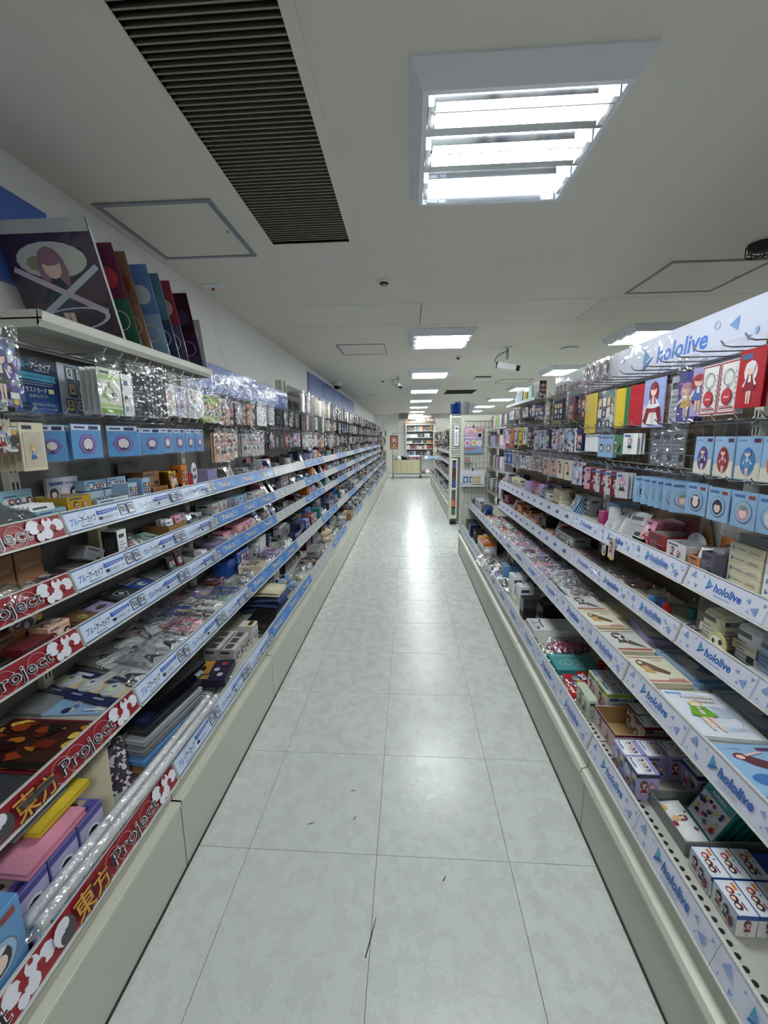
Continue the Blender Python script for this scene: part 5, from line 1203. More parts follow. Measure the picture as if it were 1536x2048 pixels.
# ================================================================== GOODS: left side, near
def p_boarddoll(hair, dress, bg1, bg2):
    def f(p, w, h):
        p.rect(0, 0, w, h, bg1)
        rr = random.Random(len(str(bg1)) + bg1[0])
        for i in range(10):
            cx, cy, r = w * rr.uniform(.15, .85), h * rr.uniform(.15, .85), w * rr.uniform(.05, .14); p.ell(cx, cy, r, r, bg2, 8)
        p.ell(w * .5, h * .70, w * .38, h * .14, (206, 208, 196), 18); p.ell(w * .32, h * .68, w * .10, h * .06, (150, 150, 110), 8)
        p.figure(w * .48, h * .06, h * .74, hair, dress, accent=(40, 60, 66), pose=1.5)
        p.poly([(w * .05, h * .22), (w * .10, h * .18), (w * .98, h * .62), (w * .95, h * .66)], (196, 204, 216)); p.poly([(w * .05, h * .62), (w * .08, h * .66), (w * .95, h * .30), (w * .92, h * .25)], (206, 190, 206))
        p.ring(w * .5, h * .22, w * .45, h * .10, .12, (206, 210, 226), 22, .1)
        p.rect(0, h * .90, w, h, (196, 196, 190))
    f.__name__ = 'boarddoll%d%d' % (bg1[0], bg2[0])
    return f
def p_plain_board(c1, c2, c3):
    def f(p, w, h):
        p.rect(0, 0, w, h, c1); p.rect(w * .55, 0, w, h * .5, c2); p.ell(w * .8, h * .7, w * .15, h * .1, c3, 14); p.ring(w * .8, h * .3, w * .14, h * .1, .1, (236, 226, 226), 16); p.figure(w * .4, h * .1, h * .7, (80, 60, 70), c3)
    f.__name__ = 'plainboard%s%s%s' % (c1, c2, c3)
    return f
# upright plastic sheets on the top shelf, facing the camera and leaning to the wall
SHEETS = [(1.447, p_boarddoll((150, 110, 130), (40, 60, 90), (60, 24, 50), (30, 26, 60)), 'large sheet with a pale haired figure and crossing arcs', .31, .362, 'white'),
          (1.543, p_plain_board((110, 34, 72), (40, 110, 76), (206, 60, 80)), 'maroon sheet with a green and red edge', .25, .335, 'maroon'),
          (1.607, p_plain_board((150, 118, 96), (170, 140, 110), (150, 84, 60)), 'brown toned sheet', .25, .335, 'kraft'),
          (1.727, p_plain_board((96, 140, 206), (150, 186, 226), (206, 220, 236)), 'sky blue sheet', .25, .34, 'sky blue'),
          (1.8, p_plain_board((96, 130, 146), (60, 70, 96), (120, 150, 160)), 'grey blue sheet', .25, .335, 'grey'),
          (1.875, p_plain_board((150, 50, 70), (90, 90, 130), (206, 180, 190)), 'crimson sheet', .25, .335, 'red'),
          (2.005, p_plain_board((60, 64, 110), (44, 46, 80), (120, 130, 180)), 'navy patterned sheet', .25, .33, 'navy'),
          (2.005, p_plain_board((34, 34, 60), (50, 54, 110), (90, 90, 140)), 'dark blue sheet', .25, .33, 'navy')]
for Y, fn, l, w_, h_, c in SHEETS:
    M = Matrix.Translation((-.987 - w_ / 2, Y, 1.747)) @ Matrix.Rotation(.34, 4, 'X')
    o = ob('plastic_sheet', box_mesh(w_, .0018, h_), None, mw=M, col=c, mat='laminate'); tag(o, l + ' standing on the top left shelf', 'plastic sheet', 'upright plastic sheets')
    ob('sheet_print', style_mesh(fn, w_, h_), o, (-w_ / 2, -.0002, 0), FR)
    ob('clear_sleeve', sheet(nv()), o, (0, -.001, -.003), scale=(w_ + .012, .5, h_ + .012), mat='film')
for q in range(5):
    o = ob('plastic_sheet', box_mesh(.31, .0018, .34), None, mw=Matrix.Translation((-1.146 - .004 * q, 1.456 + .008 * q, 1.747)) @ Matrix.Rotation(.34, 4, 'X'), col='silver', mat='laminate'); tag(o, '%s pale edged sheet behind the pale haired figure sheet' % ORD[q], 'plastic sheet', 'pale sheets behind the first')
def p_stickers(p, w, h):
    p.rect(0, 0, w, h, (170, 172, 174))
    for x, y, c in ((.3, .72, (40, 40, 46)), (.7, .30, (60, 50, 46)), (.3, .30, (44, 44, 50)), (.7, .74, (150, 140, 140))): p.ell(w * x, h * y, w * .2, h * .15, (214, 216, 218), 12); p.ell(w * x, h * y, w * .13, h * .10, c, 10); p.ell(w * x, h * (y + .03), w * .07, h * .05, (238, 216, 204), 9)
o = ob('sticker_sheet', box_mesh(.15, .002, .235), None, mw=Matrix.Translation((-1.07, 2.058, 1.747)) @ Matrix.Rotation(.2, 4, 'X'), col='silver', mat='laminate'); tag(o, 'clear sheet of round stickers at the far end of the top left shelf', 'sticker sheet'); ob('sheet_print', style_mesh(p_stickers, .15, .235), o, (-.075, -.0002, 0), FR)

# poster on the back panel
def p_event(p, w, h):
    for i in range(12): p.rect(0, h * i / 12, w * .56, h * (i + 1.02) / 12, (int(20 + 8 * (11 - i) * .3), int(34 + 5.5 * (11 - i)), int(58 + 9.5 * (11 - i))))
    p.rect(w * .56, 0, w, h, (206, 212, 228))
    p.text('ブルー', w * .06, h * .80, h * .13, (70, 160, 220), off=.02, shear=.3, width=w * .16); p.text('アーカイブ', w * .225, h * .80, h * .13, 'white', off=.02, shear=.3, width=w * .25); p.text('BlueArchive', w * .27, h * .755, h * .05, 'white', width=w * .17); p.ring(w * .26, h * .92, w * .05, h * .05, .1, (160, 200, 230), 16, .4)
    p.poly([(w * .04, h * .60), (w * .07, h * .66), (w * .04, h * .72), (w * .52, h * .70), (w * .50, h * .64), (w * .53, h * .58)], (70, 160, 190)); p.text('5th ANNIVERSARY FAIR', w * .08, h * .635, h * .055, (20, 50, 80), width=w * .40)
    p.rect(w * .06, h * .55, w * .48, h * .562, (150, 170, 200)); p.rect(w * .12, h * .51, w * .45, h * .522, (150, 170, 200))
    p.text('イラストカード', w * .08, h * .385, h * .10, 'white', off=.015, width=w * .30); p.rect(w * .40, h * .38, w * .47, h * .46, (226, 220, 170)); p.text('全1枚プレゼント!', w * .16, h * .295, h * .065, 'white', width=w * .22)
    p.rect(w * .08, h * .155, w * .15, h * .20, (26, 40, 66)); p.text('2月15日(土)−3月1日(土)', w * .18, h * .155, h * .055, 'white', width=w * .30); p.rect(w * .08, h * .075, w * .15, h * .12, (26, 40, 66)); p.text('全国アニメイト・アニメイト通販', w * .18, h * .075, h * .05, 'white', width=w * .30)
    k = 0
    for row, xs in ((.68, (.66, .80)), (.38, (.66, .80)), (.06, (.59, .73, .87))):
        for x in xs:
            c = [(200, 216, 210), (196, 214, 206), (220, 196, 140), (226, 190, 130), (210, 200, 140), (206, 196, 206), (190, 206, 216)][k]
            p.rect(w * x, h * row, w * (x + .115), h * (row + .27), (52, 76, 128)); p.rect(w * (x + .012), h * (row + .035), w * (x + .103), h * (row + .245), c); p.figure(w * (x + .0575), h * (row + .04), h * .18, [(60, 60, 70), (50, 44, 50), (206, 180, 140), (70, 40, 40), (60, 50, 50), (100, 90, 130), (150, 170, 180)][k], (40, 44, 60)); k += 1
sign_board('event_poster', -1, 1.138, 1.152, .285, 1.497, .170, p_event, 'dark blue event poster with seven small picture cards behind the hooks', 'poster', film=False, t=.003)

# hooks, upper row
hang(-1, 1.36, 1.69, 1.0, .105, .15, 'white', 'white and green card with a bottle drawing in the upper left row', 4, gap=.02, head=.04, style=(lambda p, w, h: (p.rect(0, 0, w, h, (216, 222, 200)), p.rect(0, 0, w, h * .12, (120, 166, 60)), p.rect(0, h * .78, w, h * .86, (160, 196, 110)), p.rect(0, h * .16, w, h * .22, (176, 204, 130)), p.rect(w * .08, h * .9, w * .5, h * .95, (60, 66, 80)), p.ring(w * .45, h * .46, w * .22, h * .16, .1, (120, 130, 110), 14), p.rect(w * .42, h * .6, w * .5, h * .72, (130, 140, 120)), p.ell(w * .66, h * .42, w * .14, h * .08, (40, 44, 50), 10), p.rect(w * .12, h * .36, w * .34, h * .44, (120, 176, 60)))), swing=.03, group='green bottle cards')
hang(-1, 1.455, 1.69, 1.005, .055, .145, 'white', 'white and violet card beside the green bottle card', 3, head=.045, style='heads', group='white violet cards')
for k in range(6): hang(-1, 1.51 + .025 * k, 1.69, 1.0, .05, .15, 'dark grey', 'clear and dark edge-on pack in the upper left row, %s hook' % ORD[k], 3, head=.035, yaw=-.7, style='lines', group='dark edge-on packs', filmmat='crinkle', detail=1)
for k, (Y, c) in enumerate(((1.70, 'white'), (1.79, 'lilac'), (1.88, 'silver'))): hang(-1, Y, 1.69, .995, .075, .13, c, '%s acrylic figure in crinkled film under the top left shelf' % c, 2, head=.045, style='fig', group='acrylic figures ' + c, filmmat='crinkle')
hang(-1, 1.945, 1.69, .995, .06, .12, 'silver', 'silver crinkled pouch at the end of the upper left row', 2, head=.05, mat='foil', group='silver pouches', filmmat='crinkle')
hang(-1, .975, 1.69, .985, .085, .16, 'purple', 'purple pack with a portrait at the left edge, upper row', 2, style='scene', head=.03, group='purple packs left edge', mat='art')
# lower row
hang(-1, 1.032, 1.49, .99, .072, .125, 'cream', 'cream phone case pack with a blue figure at the left', 5, gap=.018, head=.028, style='case', group='cream phone case packs', swing=.03)
hang(-1, .952, 1.49, .985, .07, .07, 'maroon', 'dark red pack at the left edge of the lower row', 2, head=.04, style='scene', group='dark red packs left edge', mat='art')
hang(-1, 1.212, 1.49, .985, .118, .104, 'sky blue', 'sky blue card with a large violet hexagon charm, facing the aisle', 1, head=.026, style='hex', swing=.02)
for k, Y in enumerate((1.112, 1.138, 1.165)): hang(-1, Y, 1.49, 1.01 + .01 * k, .07, .104, 'sky blue', '%s sky blue hexagon charm card seen edge-on beside the phone cases' % ORD[k], 1, head=.03, yaw=-.6, style='hex', group='edge-on hexagon cards', detail=1)
hang(-1, 1.372, 1.49, .985, .10, .104, 'sky blue', 'sky blue hexagon charm card tilted forward', 1, head=.026, style='hex', yaw=-.45); hang(-1, 1.45, 1.49, 1.0, .08, .10, 'sky blue', 'sky blue hexagon charm card beside the tilted one', 2, head=.03, style='hex', group='hexagon cards beside tilted')
hang(-1, 1.54, 1.49, .99, .08, .10, 'sky blue', 'sky blue hexagon charm card, left of the double pair', 2, head=.03, style='hex', yaw=-.4, group='hexagon left of pair'); hang(-1, 1.635, 1.49, .985, .09, .10, 'sky blue', 'sky blue hexagon charm card, left one of the double pair', 2, head=.028, style='hex', group='hexagon pair left'); hang(-1, 1.725, 1.49, .985, .085, .10, 'sky blue', 'sky blue hexagon charm card, right one of the double pair', 2, head=.028, style='hex', group='hexagon pair right')
hang(-1, 1.815, 1.49, .985, .085, .10, 'sky blue', 'sky blue hexagon charm card, second last in the row', 2, head=.028, style='hex', group='hexagon second last'); hang(-1, 1.895, 1.49, .985, .075, .10, 'sky blue', 'sky blue hexagon charm card, last in the row', 2, head=.028, style='hex', group='hexagon last')

# fifth (top) shelf
z = LLEV[3][1]
tray(-1, 1.105, 1.035, z, .10, .10, .045, (150, 190, 206), (176, 180, 186), 'mint display tray with a row of printed faces, top left shelf', front='heads', back_h=.085, slope=.008); cards_in(-1, 1.105, 1.05, z + .004, 5, .08, .05, .014, 'white', 'white pack standing in the mint tray', .3, 'lines')
tray(-1, 1.21, 1.035, z, .095, .12, .062, (186, 150, 30), (214, 210, 196), 'golden open display tray on the top left shelf', front='two')
tray(-1, 1.35, 1.03, z, .15, .09, .036, (206, 214, 224), (150, 160, 170), 'low pale tray with printed faces beside the golden tray', front='heads'); 
for q in range(7): cards_in(-1, 1.30 + .02 * q, 1.05, z + .006, 1, .05, .05, .01, 'silver', '%s silver foil pack heaped in the low pale tray' % ORD[q], .9, None, yaw=.5, mat='foil', group='silver foil packs low tray', t=.004)
for q in range(2): carton(-1, 1.36 + .105 * q, 1.095, z + .062, .098, .04, .035, (150, 186, 214), '%s light blue box with a row of portraits, behind the foil packs' % ('nearer', 'farther')[q], 'heads', name='portrait_box', group='light blue portrait boxes')
for q in range(3): carton(-1, 1.35 + .105 * q, 1.10, z, .10, .045, .058, (176, 200, 222), 'plain pale blue carton in the back row, %s of three' % ('nearest', 'middle', 'farthest')[q], None, None, name='pale_carton', group='pale blue back cartons')
carton(-1, 1.27, 1.135, z + .03, .125, .012, .085, (196, 200, 214), 'pale display card with many small faces behind the golden tray', 'heads', name='face_card', cat='card')
carton(-1, 1.465, 1.035, z, .05, .07, .075, (170, 200, 226), 'pale blue printed carton beside the foil packs', 'grid', None, None, name='pale_carton')
carton(-1, 1.545, 1.035, z, .05, .06, .085, (150, 190, 226), 'tall light blue printed carton beside the brown boxes', 'grid', name='pale_carton')
carton(-1, 1.645, 1.075, z + .042, .105, .07, .062, 'kraft', 'large brown patterned box on top of small brown boxes', 'lines', name='brown_box'); carton_row(5, -1, 1.605, 1.04, z, .018, .09, .041, 'kraft', 'small brown box in a row under the large brown one', gap=.003, name='brown_box')
cards_in(-1, 1.745, 1.035, z, 6, .055, .098, .010, 'gold', 'golden foil pack standing in a row on the top left shelf', .12, 'two', mat='foil', t=.005); carton(-1, 1.83, 1.035, z, .052, .055, .118, 'orange', 'tall orange and white box on the top left shelf', 'grid', name='orange_box', near='lines')
side_row(-1, 1.875, 1.04, z, 3, .05, .075, .014, 'red', 'red and black slim pack beside the orange box', t=.01)
o = place('oval_sign', MB().tube([(0, 0, .035), (0, .002, .035)], [.035, .035], 20).mesh('oval'), -1, 1.925, 1.04, z + .02, mat='laminate', col='white'); o.scale = (.75, 1, 1.5); tag(o, 'white oval card sign standing on the top left shelf', 'sign'); ob('sign_print', cached_print('ovals', lambda p: [p.ell(x, y, .008, .008, (60, 60, 70), 8) for x, y in ((-.01, .01), (.012, .012), (-.008, -.012), (.012, -.01))]), o, (0, -.0005, .035), FR)
carton(-1, 1.93, 1.035, z, .06, .05, .022, 'black', 'low black box under the white oval sign', 'lines', name='low_box'); carton(-1, 1.60, 1.14, z + .09, .12, .012, .05, 'dark grey', 'dark back card above the brown boxes', None, name='back_card', cat='card')
flat_pack(-1, .98, 1.02, z, .16, .13, .02, 'silver', 'grey glossy bag at the left edge of the top shelf', None, film='crinkle', mat='foil', pitch=.3, puff=.03)

# fourth shelf
z = LLEV[2][1]
for q, Y in enumerate((.985, 1.075)): carton(-1, Y, 1.10, z, .085, .05, .10, 'kraft', 'brown kraft box with white script at the back left, %s one' % ('nearer', 'farther')[q], (lambda p, w, h: [p.ring(w * (.2 + .12 * i), h * .55, w * .07, h * .06, .3, (206, 190, 170), 10) for i in range(6)]), name='kraft_box')
flat_pack(-1, 1.115, 1.015, z, .125, .115, .008, 'navy', 'navy pack with cream wave pattern on the fourth left shelf', 'scene', film='film', name='wave_pack', mat='art_big')
flat_pack(-1, 1.04, 1.005, z, .07, .07, .006, 'white', 'white tag and navy pack at the shelf front', 'heads', name='small_pack'); bagged(-1, .93, 1.0, z, .12, .12, .05, 'cream', 'cream printed item in a shiny bag at the left edge', mat='art')
carton(-1, 1.345, 1.012, z, .045, .06, .098, 'white', 'upright white and black lettered box on the fourth left shelf', 'lines', None, (lambda p, w, h: (p.rect(0, 0, w, h, (40, 40, 44)), [p.rect(w * (.2 + .15 * i), h * .1, w * (.24 + .15 * i), h * .8, (96, 96, 100)) for i in range(4)])), name='white_box')
carton(-1, 1.255, 1.055, z + .012, .085, .06, .045, 'grey', 'toppled grey box leaning beside the upright white box', 'lines', None, None, roll=.45, name='grey_box'); carton(-1, 1.37, 1.10, z, .05, .04, .105, 'cream', 'cream box behind the upright white box', name='cream_box')
bagged(-1, 1.43, 1.01, z, .08, .07, .07, 'pink', 'pink portrait item in a shiny bag on the fourth left shelf', mat='art', inner=.85); flat_pack(-1, 1.535, 1.01, z, .10, .09, .012, 'mint', 'mint portrait pack lying on the fourth left shelf', 'two', film='film', pitch=.25)
tray(-1, 1.69, 1.012, z, .13, .12, .05, (150, 110, 70), (130, 96, 62), 'brown cardboard tray of white cards on the fourth left shelf'); cards_in(-1, 1.665, 1.02, z + .004, 3, .05, .07, .02, 'white', 'white printed card standing in the brown tray', .2, 'heads'); cards_in(-1, 1.73, 1.016, z + .004, 2, .05, .075, .02, 'pink', 'pinkish printed card standing in the brown tray', .2, 'heads')
tray(-1, 1.84, 1.012, z, .08, .13, .04, (120, 122, 128), (80, 80, 84), 'grey tray of silver packs on the fourth left shelf'); cards_in(-1, 1.84, 1.03, z + .004, 5, .06, .055, .016, 'silver', 'silver pack in the grey tray', .4, None, mat='foil'); cards_in(-1, 1.785, 1.02, z, 3, .05, .085, .014, 'grey', 'grey printed card leaning before the grey tray', .45, 'lines', yaw=-.2)
tray(-1, 1.935, 1.012, z, .085, .13, .04, (96, 98, 104), (60, 60, 66), 'dark grey tray at the end of the fourth left shelf'); cards_in(-1, 1.935, 1.03, z + .004, 6, .065, .05, .014, 'dark grey', 'dark card in the dark grey tray', .35, 'lines')

# third shelf
z = LLEV[1][1]
carton(-1, .985, 1.02, z, .10, .06, .035, 'maroon', 'maroon box with white lettering on the third left shelf', 'lines', None, None, name='maroon_box'); carton(-1, 1.065, 1.03, z, .075, .06, .05, 'peach', 'light wooden printed box on the third left shelf', 'heads', 'heads', name='wooden_box'); carton(-1, .96, 1.09, z, .12, .05, .06, 'kraft', 'brown box behind the light wooden box', 'lines', name='kraft_box')
carton(-1, 1.04, 1.10, z, .10, .05, .08, 'navy', 'navy printed pack behind the light wooden box', 'scene', name='navy_pack', mat='art'); flat_pack(-1, .90, 1.005, z, .12, .12, .012, 'black', 'black printed pack at the left edge, third shelf', 'lines', film='crinkle'); bagged(-1, 1.0, 1.0, z, .1, .04, .03, 'lilac', 'violet item in a bag before the maroon box')
flat_pack(-1, 1.175, 1.01, z, .075, .10, .004, 'kraft', 'brown card with a gold round ornament in a clear bag', (lambda p, w, h: (p.ell(w * .5, h * .4, w * .26, w * .26, (150, 140, 50), 16), p.ell(w * .5, h * .4, w * .2, w * .2, (196, 186, 96), 12), p.ell(w * .45, h * .42, w * .08, w * .08, (120, 110, 40), 8))), film='crinkle', pitch=.16, n=3)
flat_pack(-1, 1.262, 1.01, z, .085, .10, .004, 'lilac', 'lilac card with a brown leather shape in a clear bag', (lambda p, w, h: (p.rect(0, h * .84, w, h, (30, 36, 70)), p.poly([(w * .2, h * .4), (w * .3, h * .56), (w * .6, h * .6), (w * .82, h * .48), (w * .7, h * .36), (w * .45, h * .34)], (90, 70, 54)))), film='film', pitch=.16, n=2)
flat_pack(-1, 1.372, 1.01, z, .10, .115, .004, 'dark grey', 'dark card with a shield shaped patch in a clear bag', (lambda p, w, h: (p.rect(0, h * .8, w, h, (24, 26, 30)), p.rect(w * .1, h * .86, w * .5, h * .92, (196, 196, 200)), p.poly([(w * .5, h * .14), (w * .76, h * .38), (w * .74, h * .66), (w * .26, h * .66), (w * .24, h * .38)], (206, 206, 206)), p.poly([(w * .5, h * .18), (w * .72, h * .40), (w * .7, h * .62), (w * .3, h * .62), (w * .28, h * .40)], (30, 32, 38)), p.ell(w * .5, h * .44, w * .1, h * .10, (214, 214, 214), 10))), film='film', pitch=.16, n=3)
flat_pack(-1, 1.478, 1.01, z, .09, .115, .004, 'royal blue', 'white and blue card with a round emblem in a clear bag', (lambda p, w, h: (p.rect(0, h * .66, w, h, (216, 220, 226)), p.rect(w * .1, h * .82, w * .6, h * .9, (70, 90, 140)), p.ell(w * .5, h * .36, w * .24, w * .22, (214, 220, 228), 14), p.ell(w * .6, h * .32, w * .13, w * .12, (60, 90, 150), 10))), film='film', pitch=.16, n=3)
for q in range(4): flat_pack(-1, 1.565 + .022 * q, 1.005, z, .06, .13, .003, 'silver', '%s clear empty looking pack fanned beside the emblem card' % ORD[q], None, film='crinkle', pitch=.12, yaw=-.35, group='clear fanned packs')
flat_pack(-1, 1.665, 1.0, z, .09, .06, .016, 'pale blue', 'pale blue card stack in a bag on the third left shelf', 'lines', film='crinkle'); cards_in(-1, 1.69, 1.045, z, 2, .055, .075, .02, (60, 50, 54), 'dark card with two small figures standing on the third left shelf', .3, 'two', group='dark two-figure cards'); cards_in(-1, 1.755, 1.045, z, 2, .05, .08, .02, 'maroon', 'dark red card with round pictures standing on the third left shelf', .3, 'badge', group='dark red round cards')
tray(-1, 1.86, 1.01, z, .13, .13, .05, (206, 208, 208), (190, 192, 192), 'white open tray on the third left shelf', slope=.02); carton(-1, 1.905, 1.015, z + .004, .05, .04, .035, 'white', 'small white box inside the white open tray', name='small_box'); flat_pack(-1, 1.83, 1.02, z + .004, .05, .05, .01, 'white', 'white folded paper inside the white open tray', 'lines', film=None)
flat_pack(-1, 1.94, 1.08, z, .08, .07, .02, 'grey', 'grey clear bag behind the white open tray', 'lines', film='crinkle')

# second shelf: wide flat packs and shiny bags
z = LLEV[0][1]
def p_sunset(p, w, h):
    p.rect(0, 0, w, h, (60, 24, 14)); rr = random.Random(2)
    for i in range(26):
        x, y, r = rr.random(), rr.random(), rr.uniform(.05, .12); p.poly([(w * min(1, max(0, x + r * math.cos(a) * rr.uniform(.4, 1.6))), h * min(1, max(0, y + r * math.sin(a) * rr.uniform(.4, 1.2)))) for a in [k * 6.283 / 7 for k in range(7)]], rr.choice([(196, 120, 30), (220, 160, 50), (150, 60, 24), (110, 34, 20), (226, 190, 80)]))
    p.rect(0, 0, w, h * .12, (24, 22, 18)); p.poly([(w * .5, h * .9), (w * .72, h * .86), (w * .62, h * .62)], (26, 18, 20)); p.ell(w * .3, h * .4, w * .14, h * .1, (40, 16, 14), 10); p.ell(w * .2, h * .22, w * .1, h * .07, (190, 180, 70), 10)
flat_pack(-1, .785, .985, z, .27, .185, .006, 'maroon', 'fiery orange and black picture pack at the left edge', p_sunset, yaw=-HP, film='film', name='picture_pack', cat='picture', puff=.006)
flat_pack(-1, .70, .96, z, .27, .08, .006, 'dark grey', 'dark picture pack at the lower left edge', None, yaw=-HP, film='film')
flat_pack(-1, .995, .965, z, .20, .085, .004, 'pale blue', 'pale blue picture pack between the fiery picture and badge set', 'scene', yaw=-HP + .1, name='picture_pack', cat='picture', film='film', puff=.006)
flat_pack(-1, .985, 1.10, z, .10, .12, .003, 'grey', 'clear file with a small pink tag at the back left', None, yaw=-HP, film='film', n=3); flat_pack(-1, 1.12, 1.08, z, .15, .06, .003, 'dark grey', 'dark clear file half under the badge set', None, yaw=-HP, film='film')
def p_badges(p, w, h):
    p.rect(0, 0, w, h, (34, 42, 84)); p.rect(0, h * .30, w, h * .72, (206, 190, 156)); p.rect(0, h * .29, w, h * .31, (150, 120, 60))
    p.text('CAN BADGE SET', w * .25, h * .12, h * .12, (206, 206, 216), width=w * .34)
    p.ell(w * .14, h * .16, h * .06, h * .06, (196, 160, 70), 10); p.rect(w * .66, h * .10, w * .9, h * .2, (214, 214, 224))
    for x in (.12, .42, .72): p.rect(w * x, h * .84, w * (x + .14), h * .90, (150, 160, 190))
o_before = len(bpy.data.objects)
o = place('badge_set', box_mesh(.285, .125, .012), -1, 1.075, .985, z, -HP - .22, 0, 0, 'navy', 'laminate'); tag(o, 'navy and cream set of three round badges lying on the second left shelf', 'badge set')
o.location = (-1.022, 1.058, z + .0007)
ob('set_print', style_mesh(p_badges, .285, .125), o, mw=Matrix.Translation((.1425, .125, .0122)) @ Matrix.Rotation(math.pi, 4, 'Z'))
for i in range(3):
    b = ob('badge', MB().tube([(0, 0, 0), (0, 0, .005), (0, 0, .008)], [.034, .034, .022], 20).mesh('badge', smooth=False), o, (-.09 + .09 * i, .062, .0125), col='silver', mat='laminate')
    ob('badge_print', cached_print('bp%d' % i, lambda p, i=i: (p.ell(0, 0, .021, .021, (190, 206, 196), 16), p.ell(.004, -.002, .013, .012, [(196, 214, 170), (226, 226, 232), (200, 214, 176)][i], 12), p.ell(0, .008, .008, .007, (90, 96, 130), 9))), b, (0, 0, .0082))
for q, (Y, aa, c, yw) in enumerate(((1.165, .858, 'white', -.25), (1.245, .93, 'white', -.3), (1.275, .86, 'silver', -.2), (1.345, .96, 'white', -.3), (1.385, .86, 'white', -.2), (1.27, 1.03, 'grey', -.2))):
    flat_pack(-1, Y, aa, z + .004 * (q % 3), .115, .15, .006, c, '%s acrylic figure in a crackling clear bag beside the badge set, %s' % (c, ('nearest', 'second', 'third', 'fourth', 'fifth', 'rearmost')[q]), (lambda p, w, h: (p.poly([(w * .2, h * .1), (w * .5, h * .3), (w * .8, h * .12), (w * .62, h * .5), (w * .5, h * .7)], (40, 40, 60)), p.ell(w * .55, h * .72, w * .2, h * .16, (196, 200, 214), 12), p.ell(w * .52, h * .68, w * .1, h * .08, (238, 216, 204), 10))), yaw=yw, film='crinkle', puff=.03, pitch=.06)
for q in range(16):
    Y = 1.44 + .034 * q; c = ('grey', 'white', 'silver', 'pink', 'mint', 'lilac', 'dark grey', 'royal blue')[q % 8]
    flat_pack(-1, Y, .87 + .09 * (q % 3), z + .006 * (q % 2), .11, .13, .006, c, '%s item in the heap of crackling clear bags, %s half' % (c, ('near', 'far')[q // 8]), 'fig' if q % 2 else 'two', yaw=R_.uniform(-.7, .2), film='crinkle', puff=.03, pitch=.08, group='clear bag heap ' + c)

# base shelf
z = LZ
carton(-1, .555, .765, z, .11, .20, .165, (96, 152, 206), 'light blue figure box at the lower left corner', 'badge', None, (lambda p, w, h: (p.rect(0, 0, w, h, (110, 162, 214)), p.ell(w * .3, h * .3, w * .2, h * .2, (150, 150, 160), 14), p.ell(w * .7, h * .6, w * .2, h * .2, (150, 150, 160), 14))), name='figure_box')
for i in range(3):
    for j in range(2):
        carton(-1, .665 + .082 * i, .80 + .115 * j, z, .078, .11, .115, (112, 106, 176), 'violet figure box with an outlined portrait, %s row, %s' % (('front', 'rear')[j], RANK[i]), (lambda p, w, h: (p.rect(0, 0, w, h, (176, 172, 206)), p.ell(w * .5, h * .36, w * .36, h * .34, (226, 226, 236), 14), p.ell(w * .5, h * .36, w * .30, h * .28, (30, 26, 36), 12), p.ell(w * .46, h * .30, w * .15, h * .14, (236, 210, 190), 10), p.rect(0, h * .86, w, h, (70, 66, 150)))), (lambda p, w, h: (p.rect(0, 0, w, h * .25, (84, 80, 160)), p.rect(w * .06, h * .3, w * .94, h * .7, (176, 160, 140)), p.rect(w * .2, h * .08, w * .7, h * .16, (40, 40, 90)), p.ell(w * .3, h * .5, w * .1, h * .1, (50, 40, 46), 9), p.ell(w * .7, h * .5, w * .1, h * .1, (90, 60, 60), 9))), name='figure_box', group='violet figure boxes', near='lines')
def drape(name, sg, Y, a, z, w, d, hgt, col, label, mat='fabric', n=4, cat='fabric', yaw=0, group=None):
    """folded cloth: an S-folded sheet with rounded turns, n layers"""
    pts = []
    t = hgt / n
    for i in range(n):
        y0, y1 = (0, d) if i % 2 == 0 else (d, 0)
        for k in range(5): f = k / 4; pts.append((y0 + (y1 - y0) * f, t * (i + .3) + .18 * t * math.sin(3 * f + i)))
        if i < n - 1:
            yy = y1; s = 1 if y1 > 0 else -1
            pts.append((yy + s * t * .5, t * (i + .8)))
    v, f = [], []
    for j, (y, zz) in enumerate(pts):
        for x in (-w / 2, w / 2): v.append((x, y, zz))
        for x in (-w / 2, w / 2): v.append((x, y, zz + t * .35))
    for j in range(len(pts) - 1):
        q = j * 4; f += [(q, q + 1, q + 5, q + 4), (q + 2, q + 6, q + 7, q + 3), (q, q + 4, q + 6, q + 2), (q + 1, q + 3, q + 7, q + 5)]
    o = place(name, mesh_from('fold', v, f, smooth=True), sg, Y, a, z, yaw, 0, 0, col, mat); tag(o, label, cat, group); return o
drape('folded_towel', -1, .74, .80, z + .117, .16, .19, .030, 'pink', 'pink edged folded towel lying on the violet figure boxes', n=2, cat='towel'); drape('folded_towel', -1, .80, .83, z + .150, .15, .17, .024, 'yellow', 'yellow edged folded towel on top of the pink one', n=2, cat='towel'); drape('folded_towel', -1, .76, .85, z + .178, .14, .15, .02, 'silver', 'pale folded towel on top of the towel pile', n=2, cat='towel')
o = place('canvas_board', box_mesh(.15, .016, .19, .002), -1, .875, .875, z, -.9, -.42, 0, (206, 196, 166), 'paper'); tag(o, 'cream canvas board leaning on the left base shelf', 'board')
o = place('crowd_pack', box_mesh(.12, .006, .15), -1, .985, .87, z, -.6, -.5, 0, (60, 52, 70), 'art_fine'); tag(o, 'dark pack with a crowd of tiny faces behind the canvas board', 'pack')
tray(-1, 1.07, .90, z, .15, .20, .12, (110, 112, 114), (90, 92, 94), 'dark grey storage tub behind the white tubes', yaw=0)
